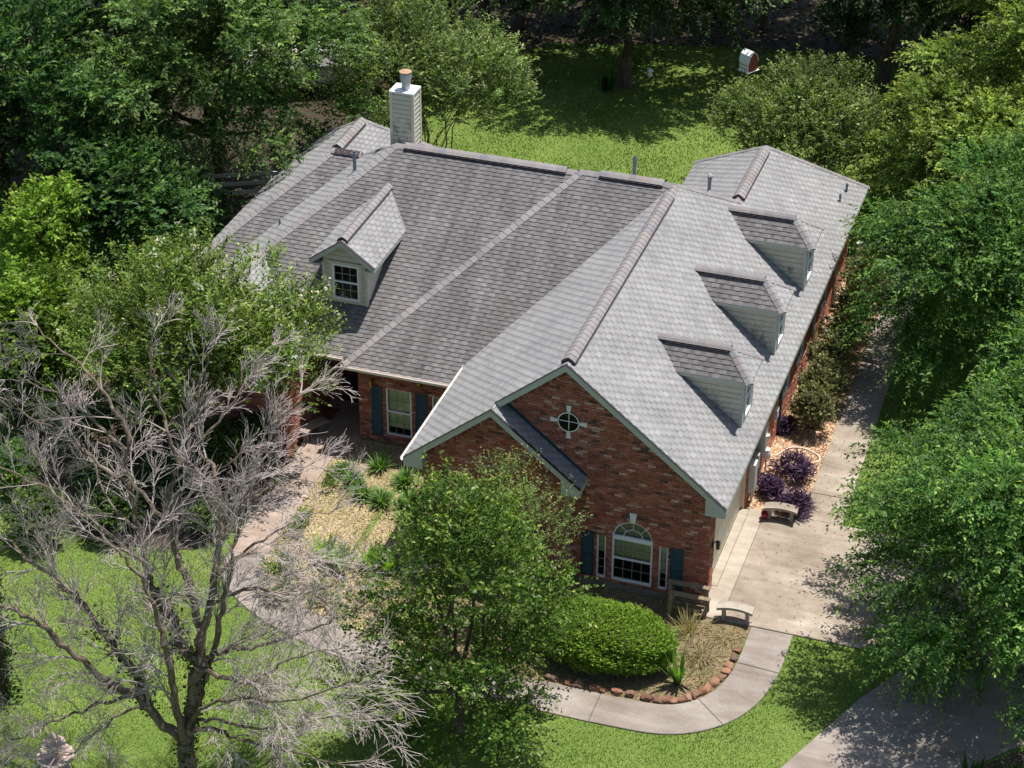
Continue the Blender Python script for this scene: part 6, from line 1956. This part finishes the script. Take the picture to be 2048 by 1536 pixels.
def dead_tree():
    rng = random.Random(42)
    base = DEAD_LIMBS[0][0][0]
    b = (base[0], base[1], float(gz(base[0], base[1])))
    root = tag(empty('bare_tree', b), 'large leafless tree with bleached twigs on the front lawn', 'tree')
    inv = Matrix.Translation([-c for c in b])
    big, fine = MB(), MB()
    def rv(s=1.0): return Vector((rng.gauss(0, s), rng.gauss(0, s), rng.gauss(0, s)))
    def grow(p, d, L, r, lvl):
        n = 4 if lvl < 2 else 2
        pts = [p.copy()]; dd = d.normalized()
        bend = rv(.16)
        for i in range(n):
            dd = (dd + bend * .35 + rv(.10) + Vector((0, 0, .03 if lvl < 2 else -.05))).normalized()
            pts.append(pts[-1] + dd * L / n)
        rad = [max(.0042, r * (1 - .8 * i / n)) for i in range(n + 1)]
        (big if r > .03 else fine).tube(pts, rad, 4 if r > .012 else 3, cap=False)
        if lvl >= 3: return
        k = {0: int(L / .2) + 2, 1: int(L / .17) + 2, 2: int(L / .19) + 1}[lvl]
        for j in range(k):
            t = rng.uniform(.15, 1.0)
            i = min(n - 1, int(t * n)); q = pts[i].lerp(pts[i + 1], t * n - i)
            ax = (pts[i + 1] - pts[i]).normalized()
            sd = ax.cross(rv()).normalized()
            nd = (ax * rng.uniform(.8, 1.2) + sd * rng.uniform(.35, .75) + Vector((0, 0, .06))).normalized()
            grow(q, nd, L * rng.uniform(.38, .7) * (1.1 - .3 * t), max(.0055, r * .48), lvl + 1)
    for li, (pts, r0, r1) in enumerate(DEAD_LIMBS):
        P = smooth_path(pts, 4)
        P = [Vector(p) + (rv(.03) if 0 < i < len(P) - 1 else Vector((0, 0, 0))) for i, p in enumerate(P)]
        n = len(P)
        if li == 0:
            P = [Vector((P[0].x, P[0].y, b[2] - .2))] + P; n += 1
        rad = [(r0 + (r1 - r0) * (i / (n - 1)) ** .7) * 1.12 for i in range(n)]
        big.tube(P, rad, 8 if r0 > .09 else 6, cap=True)
        if li in (0, 5): continue
        # side branches
        tot = sum((P[i + 1] - P[i]).length for i in range(n - 1))
        s, nxt = 0.0, .15 * tot
        for i in range(n - 1):
            seg = (P[i + 1] - P[i]).length
            while nxt < s + seg:
                f = nxt / tot
                q = P[i].lerp(P[i + 1], (nxt - s) / seg)
                ax = (P[i + 1] - P[i]).normalized()
                sd = ax.cross(rv()).normalized()
                nd = (ax * .75 + sd * rng.uniform(.5, .9) + Vector((0, 0, .15))).normalized()
                L = rng.uniform(.75, 1.75) * (1.15 - .4 * f) * (.85 if li in (9, 17, 18, 20) else 1)
                grow(q, nd, L, min(rad[i] * .5, .028), 1 if rng.random() < .72 else 0)
                nxt += rng.uniform(.28, .55) * (1.6 if li in (6, 7, 8, 9, 15, 16, 17, 18, 19, 20, 21, 22) else .68)
            s += seg
        for k in range(3):
            ax = (P[-1] - P[-2]).normalized()
            grow(P[-1], (ax + rv(.35)).normalized(), rng.uniform(.5, 1.0), .016, 1)
    o = big.build('trunk', M['barkdead'], root); o.matrix_parent_inverse = inv
    o = fine.build('twigs', M['twig'], root); o.matrix_parent_inverse = inv
    print('dead twig faces', len(fine.f), len(big.f))
    # ivy on the trunk
    nr = np.random.RandomState(3); qs = []
    for pts, r0, r1 in (DEAD_LIMBS[0], DEAD_LIMBS[5], DEAD_LIMBS[6], DEAD_LIMBS[2]):
        P = smooth_path(pts, 6)[:22]
        k = 420
        idx = nr.randint(0, len(P), k)
        c = P[idx] + nr.randn(k, 3) * np.array([.13, .13, .16])
        a = nrm(nr.randn(k, 3)) * .05; d = nrm(nr.randn(k, 3)) * .04
        qs.append(np.stack([c - a, c + d, c + a, c - d], 1))
    Q = np.concatenate(qs)
    o = np_obj('vine_leaves', Q, 4, M['leaf'], np.array([.055, .07, .022]) * (.6 + .9 * nr.rand(len(Q), 1)), root); o.matrix_parent_inverse = inv
dead_tree()
# ivy covered stump at the left edge
def ivy_trunk():
    b = (-14.9, -9.2, float(gz(-14.9, -9.2)))
    root = tag(empty('ivy_trunk', b), 'dark vine covered trunk at the lower left edge', 'tree')
    inv = Matrix.Translation([-c for c in b]); t = MB()
    t.tube([(b[0], b[1], b[2] - .2), (b[0] + .05, b[1], 1.2), (b[0] - .1, b[1] + .1, 2.6), (b[0] - .4, b[1] + .2, 4.2)], [.2, .16, .14, .1], 8)
    o = t.build('trunk', M['bark'], root); o.matrix_parent_inverse = inv
    nr = np.random.RandomState(8); k = 2200
    c = np.stack([b[0] + nr.randn(k) * .2, b[1] + nr.randn(k) * .2, nr.rand(k) * 3.6], 1)
    a = nrm(nr.randn(k, 3)) * .055; d = nrm(nr.randn(k, 3)) * .045
    o = np_obj('crown', np.stack([c - a, c + d, c + a, c - d], 1), 4, M['leaf'], np.array([.035, .06, .02]) * (.6 + .8 * nr.rand(k, 1)), root); o.matrix_parent_inverse = inv
ivy_trunk()

# ------------------------------------------------------------------ grass blades and litter
def not_paved(x, y):
    ok = ~inside(WALK_POLY, x, y) & ~inside(HOUSE_POLY, x, y) & ~inside(ENTRY_BED, x, y) & ~inside(FRONT_BED, x, y) & ~inside(SIDE_BED, x, y) & ~inside(SIDE_POLY, x, y) & ~inside(LEFT_BED, x, y) & ~inside(RBED, x, y) & ~inside(WOODS, x, y)
    for p in DRIVE_POLYS: ok &= ~inside(p, x, y)
    return ok
def grass(name, label, box, dens, h, w, seed, c0=(.125, .21, .04)):
    rng = np.random.RandomState(seed)
    n = int((box[1] - box[0]) * (box[3] - box[2]) * dens)
    x = box[0] + (box[1] - box[0]) * rng.rand(n); y = box[2] + (box[3] - box[2]) * rng.rand(n)
    k = not_paved(x, y); x, y = x[k], y[k]; n = len(x)
    z = gz(x, y)
    p = np.stack([x, y, z - .005], 1)
    a = rng.rand(n) * 2 * np.pi
    hh = h * (.6 + .7 * rng.rand(n)) * (1 + .35 * np.sin(x * 1.3) * np.sin(y * 1.1 + .5))
    tip = p + np.stack([np.cos(a) * hh * .55, np.sin(a) * hh * .55, hh], 1)
    b = a + 1.2 + .7 * rng.rand(n)
    wv = np.stack([np.cos(b), np.sin(b), 0 * b], 1) * w * .5
    patch = .5 + .5 * np.sin(x * .9 + 1.7 * np.sin(y * .7)) * np.cos(y * .8 + np.sin(x * .5))
    col = np.array(c0) * (.65 + .7 * rng.rand(n, 1)) * (.85 + .3 * patch[:, None])
    dry = rng.rand(n) < .06 + .05 * patch
    col[dry] = np.array([.24, .20, .08]) * (.7 + .5 * rng.rand(dry.sum(), 1))
    o = np_obj(name, np.stack([p - wv, p + wv, tip], 1), 3, M['blade'], col)
    tag(o, label, 'grass', kind='stuff')
grass('grass', 'short green grass blades of the front lawn', (-20, 8.5, -14, 1.5), 560, .055, .022, 1)
grass('grass', 'short green grass blades of the back lawn', (-20, 4.5, 15.5, 36), 210, .07, .04, 2, (.108, .185, .036))
grass('grass', 'short green grass strip right of the side path', (2.4, 6.5, 4.1, 20), 260, .09, .04, 3, (.09, .18, .024))
def litter(name, label, poly, n, size, cols, seed, z=.02):
    rng = np.random.RandomState(seed)
    P = np.array([p[:2] for p in poly])
    x = P[:, 0].min() + np.ptp(P[:, 0]) * rng.rand(n * 2); y = P[:, 1].min() + np.ptp(P[:, 1]) * rng.rand(n * 2)
    k = inside(poly, x, y) & ~inside(HOUSE_POLY, x, y); x, y = x[k][:n], y[k][:n]; n = len(x)
    c = np.stack([x, y, gz(x, y) + z + .012 * rng.rand(n)], 1)
    a = nrm(rng.randn(n, 3) * np.array([1, 1, .35])); d = nrm(np.cross(a, rng.randn(n, 3) * np.array([.35, .35, 1])))
    s = size * (.5 + rng.rand(n, 1))
    q = np.stack([c - a * s, c + d * s * .5, c + a * s, c - d * s * .5], 1)
    cc = np.array(cols)[rng.randint(0, len(cols), n)] * (.75 + .5 * rng.rand(n, 1))
    o = np_obj(name, q, 4, M['blade'], cc); tag(o, label, 'litter', kind='stuff')
litter('wood_chips', 'loose pale wood chips on the side bed', SIDE_BED, 12000, .03, [(.62, .42, .30), (.40, .22, .14), (.75, .58, .45), (.30, .16, .10)], 21)
litter('leaf_litter', 'dry leaves and straw scattered over the entry bed', ENTRY_BED, 18000, .026, [(.46, .345, .22), (.33, .26, .14), (.64, .53, .41), (.22, .23, .07)], 22)
litter('leaf_litter', 'dead leaves and weeds scattered over the front bed', FRONT_BED, 15000, .022, [(.25, .18, .11), (.14, .095, .06), (.33, .25, .16), (.16, .17, .05)], 23)
litter('pine_litter', 'fallen needles and leaves on the woodland floor', [(-30, 20), (-18, 26), (-12, 33.5), (4, 35), (4, 44), (-30, 44)], 14000, .09, [(.10, .055, .03), (.05, .06, .015), (.16, .09, .05), (.04, .05, .015)], 24)

def scatter_on(name, label, box, z, n, seed, cols):
    rng = np.random.RandomState(seed)
    x = box[0] + (box[1] - box[0]) * rng.rand(n); y = box[2] + (box[3] - box[2]) * rng.rand(n)
    c = np.stack([x, y, np.full(n, z)], 1)
    a = np.stack([np.cos(x * 99), np.sin(x * 99), .1 * rng.randn(n)], 1); d = np.stack([-np.sin(x * 99), np.cos(x * 99), .1 * rng.randn(n)], 1)
    sz = .022 * (.5 + rng.rand(n, 1))
    o = np_obj(name, np.stack([c - a * sz, c + d * sz * .5, c + a * sz, c - d * sz * .5], 1), 4, M['blade'], np.array(cols)[rng.randint(0, len(cols), n)])
    tag(o, label, 'litter', kind='stuff')
scatter_on('fallen_leaves', 'small fallen leaves on the driveway', (.7, 8, -.8, 4.0), .012, 420, 61, [(.14, .10, .05), (.22, .18, .07), (.10, .12, .03)])
scatter_on('fallen_leaves', 'small fallen leaves on the side path', (1.6, 2.55, 4.2, 16), .008, 220, 62, [(.14, .10, .05), (.22, .18, .07), (.10, .12, .03)])

# ------------------------------------------------------------------ edging stones
rk = random.Random(31)
def stone(p, s, i):
    bm = bmesh.new()
    bmesh.ops.create_icosphere(bm, subdivisions=2, radius=1.0)
    sd = rk.random() * 100
    for v in bm.verts:
        c = v.co
        n = .16 * math.sin(c.x * 3.1 + sd) * math.cos(c.y * 2.7 + sd * 1.3) + .10 * math.sin(c.z * 5 + sd * .7 + c.x * 4)
        v.co = Vector((max(-.78, min(.78, c.x)), max(-.74, min(.74, c.y)), max(-.7, min(.72, c.z)))) * (1 + n)
        v.co.x *= s[0]; v.co.y *= s[1]; v.co.z *= s[2]
    me = bpy.data.meshes.new('edging_stone'); bm.to_mesh(me); bm.free()
    me.materials.append(M['stone'])
    a = me.attributes.new('Col', 'FLOAT_COLOR', 'FACE')
    t = rk.uniform(.65, 1.35); w = rk.uniform(-.12, .12)
    a.data.foreach_set('color', [x for _ in me.polygons for x in (t * (1 + w), t, t * (1 - w), 1)])
    o = bpy.data.objects.new('edging_stone', me); COL.objects.link(o)
    o.location = (p[0], p[1], float(gz(p[0], p[1])) + s[2] * .45); o.rotation_euler = (rk.uniform(-.15, .15), rk.uniform(-.15, .15), p[2])
    return o
order = ['first', 'second', 'third', 'fourth', 'fifth', 'sixth', 'seventh', 'eighth', 'ninth', 'tenth', 'eleventh', 'twelfth', 'thirteenth', 'fourteenth', 'fifteenth', 'sixteenth', 'seventeenth', 'eighteenth', 'nineteenth', 'twentieth',
         'twenty first', 'twenty second', 'twenty third', 'twenty fourth', 'twenty fifth', 'twenty sixth', 'twenty seventh', 'twenty eighth', 'twenty ninth', 'thirtieth', 'thirty first', 'thirty second', 'thirty third', 'thirty fourth', 'thirty fifth']
i = len(WC) - 8; k = 0; acc = 0
gap = 0.0
while i > 78 and k < 32:
    j = i - 1
    acc += np.linalg.norm(WC[i] - WC[j])
    if acc > gap:
        ang = math.atan2(WT[i][1], WT[i][0])
        ln = rk.uniform(.12, .22)
        off = HW + .12 + rk.uniform(-.02, .04)
        q = WC[i] + WN[i] * off
        o = stone((q[0], q[1], ang + rk.uniform(-.25, .25)), (ln, rk.uniform(.10, .15), rk.uniform(.08, .13)), k)
        tag(o, '%s red sandstone edging rock along the curved walk counting from the driveway' % order[k], 'rock', 'red edging stones of the front bed')
        k += 1; acc = 0; gap = ln * 1.55
    i -= 1
    if np.linalg.norm(WC[i] - WC[i + 1]) > .2 and acc == 0:
        pass

# ------------------------------------------------------------------ garden furniture
def concrete_bench(label, center, rz, Ls=.9, W_=.30, Hh=.40, bend=.10):
    root = tag(empty('garden_bench', (center[0], center[1], center[2]), rz), label, 'bench', 'curved concrete benches')
    n = 12; b = MB()
    top = []; 
    for i in range(n + 1):
        t = i / n * 2 - 1
        top.append((t * Ls / 2, bend * (1 - t * t)))
    ring_ = [(x, y - W_ / 2) for x, y in top] + [(x, y + W_ / 2) for x, y in top[::-1]]
    m_ = len(ring_)
    b.poly([(x, y, Hh) for x, y in ring_] + [(x, y, Hh - .065) for x, y in ring_] + [(x * .985, y * .99, Hh + .008) for x, y in ring_],
           [tuple(range(2 * m_, 3 * m_)), tuple(range(2 * m_ - 1, m_ - 1, -1))] + [(k, m_ + k, m_ + (k + 1) % m_, (k + 1) % m_) for k in range(m_)] + [(2 * m_ + k, k, (k + 1) % m_, 2 * m_ + (k + 1) % m_) for k in range(m_)])
    b.build('seat', M['bench'], root)
    for s in (-1, 1):
        l = MB(); x = s * Ls * .33; y = bend * (1 - (.66) ** 2)
        l.poly([(x - .05, y - .09, 0), (x + .05, y - .09, 0), (x + .05, y + .09, 0), (x - .05, y + .09, 0), (x - .04, y - .07, .2), (x + .04, y - .07, .2), (x + .04, y + .07, .2), (x - .04, y + .07, .2),
                (x - .05, y - .1, Hh - .066), (x + .05, y - .1, Hh - .066), (x + .05, y + .1, Hh - .066), (x - .05, y + .1, Hh - .066)],
               [(0, 1, 5, 4), (1, 2, 6, 5), (2, 3, 7, 6), (3, 0, 4, 7), (4, 5, 9, 8), (5, 6, 10, 9), (6, 7, 11, 10), (7, 4, 8, 11), (8, 9, 10, 11), (3, 2, 1, 0)])
        l.build('leg', M['bench'], root)
    return root
concrete_bench('curved concrete bench beside the purple plants and red pot', (1.04, 3.80, 0.0), R_(4))
concrete_bench('curved concrete bench beside the wooden sawhorse at the drive corner', (.92, -.80, 0.0), R_(-178) + math.pi)
concrete_bench('curved concrete bench standing on the porch step', (-12.25, 3.55, -.012), R_(70))
# pot and round dish
b = MB(); b.lathe((.62, 3.78, -.0), [(0, 0), (.07, 0), (.10, .1), (.105, .17), (.085, .17), (.08, .12), (0, .11)], 14)
o = b.build('flower_pot', M['red'], smooth=True); tag(o, 'small dark red pot under the end of the bench', 'pot')
b = MB(); b.lathe((1.28, 4.62, -.02), [(0, 0), (.15, 0), (.19, .12), (.17, .13), (.14, .06), (0, .05)], 18)
o = b.build('round_planter', M['black'], smooth=True); tag(o, 'dark round planter half hidden behind the bench', 'planter')
# timber sawhorse and frame
def sawhorse(x0, x1, y, z0, h, label, leg_y=.28, tilt=0):
    root = tag(empty('sawhorse', ((x0 + x1) / 2, y, z0)), label, 'sawhorse', 'weathered sawhorses by the front wall')
    inv = Matrix.Translation((-(x0 + x1) / 2, -y, -z0))
    def ch(mb, nm): o = mb.build(nm, M['oldwood'], root); o.matrix_parent_inverse = inv
    t = MB(); t.beam((x0, y, z0 + h - .03), (x1, y, z0 + h - .03 + tilt), .14, .05); ch(t, 'top_beam')
    for x in (x0 + .08, x1 - .08):
        for s in (-1, 1):
            t = MB(); t.beam((x, y + s * leg_y, z0), (x, y + s * .045, z0 + h - .06), .085, .04, up=(0, 1, 0)); ch(t, 'leg')
    t = MB(); t.beam((x0 + .05, y - leg_y * .55, z0 + h * .45), (x1 - .05, y - leg_y * .55, z0 + h * .45), .03, .08); ch(t, 'cross_rail')
    t = MB(); t.beam((x0 + .05, y + leg_y * .55, z0 + h * .42), (x1 - .05, y + leg_y * .55, z0 + h * .42), .03, .08); ch(t, 'cross_rail')
zb = float(gz(-.4, -.6))
sawhorse(-.92, .14, -.40, zb - .03, .78, 'weathered sawhorse leaning close to the brick wall')
sawhorse(-.80, .26, -.78, float(gz(-.3, -.8)) - .02, .66, 'weathered sawhorse standing in front of the other one', .2)
# garden hose
pts = smooth_path([(.25, 6.8, 0), (.5, 7.3, 0), (.9, 7.42, 0), (1.35, 7.2, 0), (1.42, 6.9, 0), (1.1, 6.75, 0), (.75, 6.8, 0), (.7, 6.6, 0), (1.1, 6.6, 0), (1.32, 6.35, 0), (1.46, 6.15, 0), (1.4, 5.95, 0), (1.25, 6.05, 0)], 8)
b = MB(); b.tube([(p[0], p[1], float(gz(p[0], p[1])) + .045) for p in pts], .018, 6)
o = b.build('garden_hose', M['hose'], smooth=True); tag(o, 'pale garden hose looped on the wood chips', 'hose')
# tiered fountain at the lower left
root = tag(empty('garden_fountain', (-12.4, -11.15, float(gz(-12.4, -11.15)))), 'small tiered stone fountain at the bottom left of the lawn', 'fountain')
for nm, pr in (('base', [(0, 0), (.30, 0), (.32, .1), (.2, .16), (.14, .3), (.0, .3)]), ('lower_bowl', [(.12, .3), (.3, .34), (.42, .46), (.44, .5), (.38, .5), (.3, .42), (0, .40)]),
               ('stem', [(.1, .40), (.08, .6), (.10, .72), (0, .72)]), ('upper_bowl', [(.08, .72), (.2, .76), (.28, .86), (.25, .87), (.18, .82), (0, .80)]), ('finial', [(.07, .80), (.05, .92), (.10, .98), (.12, 1.06), (.05, 1.14), (0, 1.2)])):
    b = MB(); b.lathe((0, 0, 0), pr, 18); b.build(nm, M['terracotta'], root, smooth=True)
# rail fences
def rail_fence(posts, label, rails=(.3, .62, .95)):
    root = tag(empty('rail_fence', (posts[0][0], posts[0][1], float(gz(*posts[0])))), label, 'fence')
    inv = Matrix.Translation((-posts[0][0], -posts[0][1], -float(gz(*posts[0]))))
    for x, y in posts:
        z = float(gz(x, y)); b = MB(); b.box((x - .065, y - .065, z - .1), (x + .065, y + .065, z + 1.12))
        b.poly([(x - .08, y - .08, z + 1.12), (x + .08, y - .08, z + 1.12), (x + .08, y + .08, z + 1.12), (x - .08, y + .08, z + 1.12), (x, y, z + 1.19)], [(0, 1, 4), (1, 2, 4), (2, 3, 4), (3, 0, 4)])
        o = b.build('post', M['white'], root); o.matrix_parent_inverse = inv
    for (x, y), (x2, y2) in zip(posts[:-1], posts[1:]):
        for h in rails:
            b = MB(); b.beam((x, y, float(gz(x, y)) + h), (x2, y2, float(gz(x2, y2)) + h), .035, .13); o = b.build('rail', M['white'], root); o.matrix_parent_inverse = inv
rail_fence([(-17.6, 17.2), (-19.45, 16.75), (-21.15, 15.9), (-23.0, 15.0)], 'white three rail fence at the rear left corner of the house')
rail_fence([(.35, 17.95), (2.4, 18.6), (4.6, 19.2)], 'white rail fence at the rear right corner of the house', (.45, .95))
# bird house on a pole
p0 = (-5.72, 28.2); z0 = float(gz(*p0)) + .42
root = tag(empty('bird_house', (p0[0], p0[1], z0), R_(-32)), 'red barn bird house with white roof on a pole', 'bird house')
root.scale = (.68, .68, 1)
b = MB(); b.tube([(0, 0, -.5), (0, 0, 1.49)], .025, 8); b.build('pole', M['metal'], root)
b = MB(); prof = [(-.34, 1.5), (.34, 1.5), (.34, 1.86), (.24, 2.06), (0, 2.2), (-.24, 2.06), (-.34, 1.86)]
n = len(prof); b.poly([(-.32, y, z) for y, z in prof] + [(.32, y, z) for y, z in prof], [tuple(range(n))[::-1], tuple(range(n, 2 * n))] + [(i, (i + 1) % n, n + (i + 1) % n, n + i) for i in range(n)]); b.build('body', M['barnred'], root)
b = MB()
for s in (-1, 1):
    a = [(s * .37, 1.83), (s * .25, 2.08), (0, 2.225)]
    for (y, z), (y2, z2) in zip(a[:-1], a[1:]): b.poly([(-.38, y, z), (.38, y, z), (.38, y2, z2), (-.38, y2, z2), (-.38, y, z + .025), (.38, y, z + .025), (.38, y2, z2 + .025), (-.38, y2, z2 + .025)], [(0, 1, 2, 3), (7, 6, 5, 4), (0, 4, 5, 1), (2, 6, 7, 3), (0, 3, 7, 4), (1, 5, 6, 2)])
b.build('roof', M['white'], root)
b = MB(); b.box((-.33, -.36, 1.5), (.33, -.341, 1.86)); b.box((-.38, -.45, 1.48), (.38, .45, 1.5)); b.build('front_board', M['white'], root)
for x in (-.22, -.07, .08, .23):
    for z in (1.6, 1.74):
        b = MB(); b.lathe((0, 0, 0), [(.0, 0), (.035, 0), (.035, .008), (0, .008)], 10); o = b.build('entrance_hole', M['black'], root); o.rotation_euler = (R_(90), 0, 0); o.location = (x, -.36, z)
# hanging feeder under the back lawn tree
root = tag(empty('bird_feeder', (-9.45, 28.6, .9)), 'small pale bird feeder hanging under the back lawn tree', 'feeder')
b = MB(); b.lathe((0, 0, 0), [(0, 0), (.1, .02), (.1, .05), (.07, .06), (.07, .22), (.13, .22), (.02, .32), (.0, .32)], 10); b.build('body', M['white'], root)
b = MB(); b.tube([(0, 0, .3), (0, 0, 3.2)], .006, 4); b.build('cord', M['metal'], root)
# covered trailer in the trees
root = tag(empty('covered_trailer', (-21.9, 25.4, float(gz(-21.9, 25.4))), R_(28)), 'grey tarp covered trailer parked among the trees', 'trailer')
b = MB(); prof = [(-1.0, .55), (-1.05, 1.3), (-.8, 1.75), (-.3, 1.95), (.3, 1.95), (.8, 1.75), (1.05, 1.3), (1.0, .55)]
n = len(prof); xs = [-2.2, -1.9, -.6, .7, 1.9, 2.2]
vs = []
for i, x in enumerate(xs):
    k = .9 if i in (0, 5) else (1.0 + .015 * (-1) ** i)
    vs += [(x, y * k, .55 + (z - .55) * k) for y, z in prof]
b.poly(vs, [(i * n + k, i * n + k + 1, (i + 1) * n + k + 1, (i + 1) * n + k) for i in range(5) for k in range(n - 1)] + [tuple(range(n))[::-1], tuple(range(5 * n, 6 * n))]); b.build('tarp', M['tarp'], root)
b = MB(); b.box((-2.1, -.95, .35), (2.1, .95, .56)); b.build('bed', M['black'], root)
for x in (-.5, .5):
    for y in (-1, 1):
        b = MB(); b.lathe((0, 0, 0), [(0, -.09), (.3, -.09), (.33, -.05), (.33, .05), (.3, .09), (0, .09)], 16); o = b.build('wheel', M['black'], root); o.rotation_euler = (R_(90), 0, 0); o.location = (x, y * .95, .33)
# red plant on the porch
shrub('porch_plant', 'red leaved potted plant on the shaded porch', (-12.2, 4.5), (.25, .25, .3), 790, 60, .08, .04, (.22, .03, .06), (.35, .06, .1), n=10, cat='plant')

print('leaf tris', TRI[0])
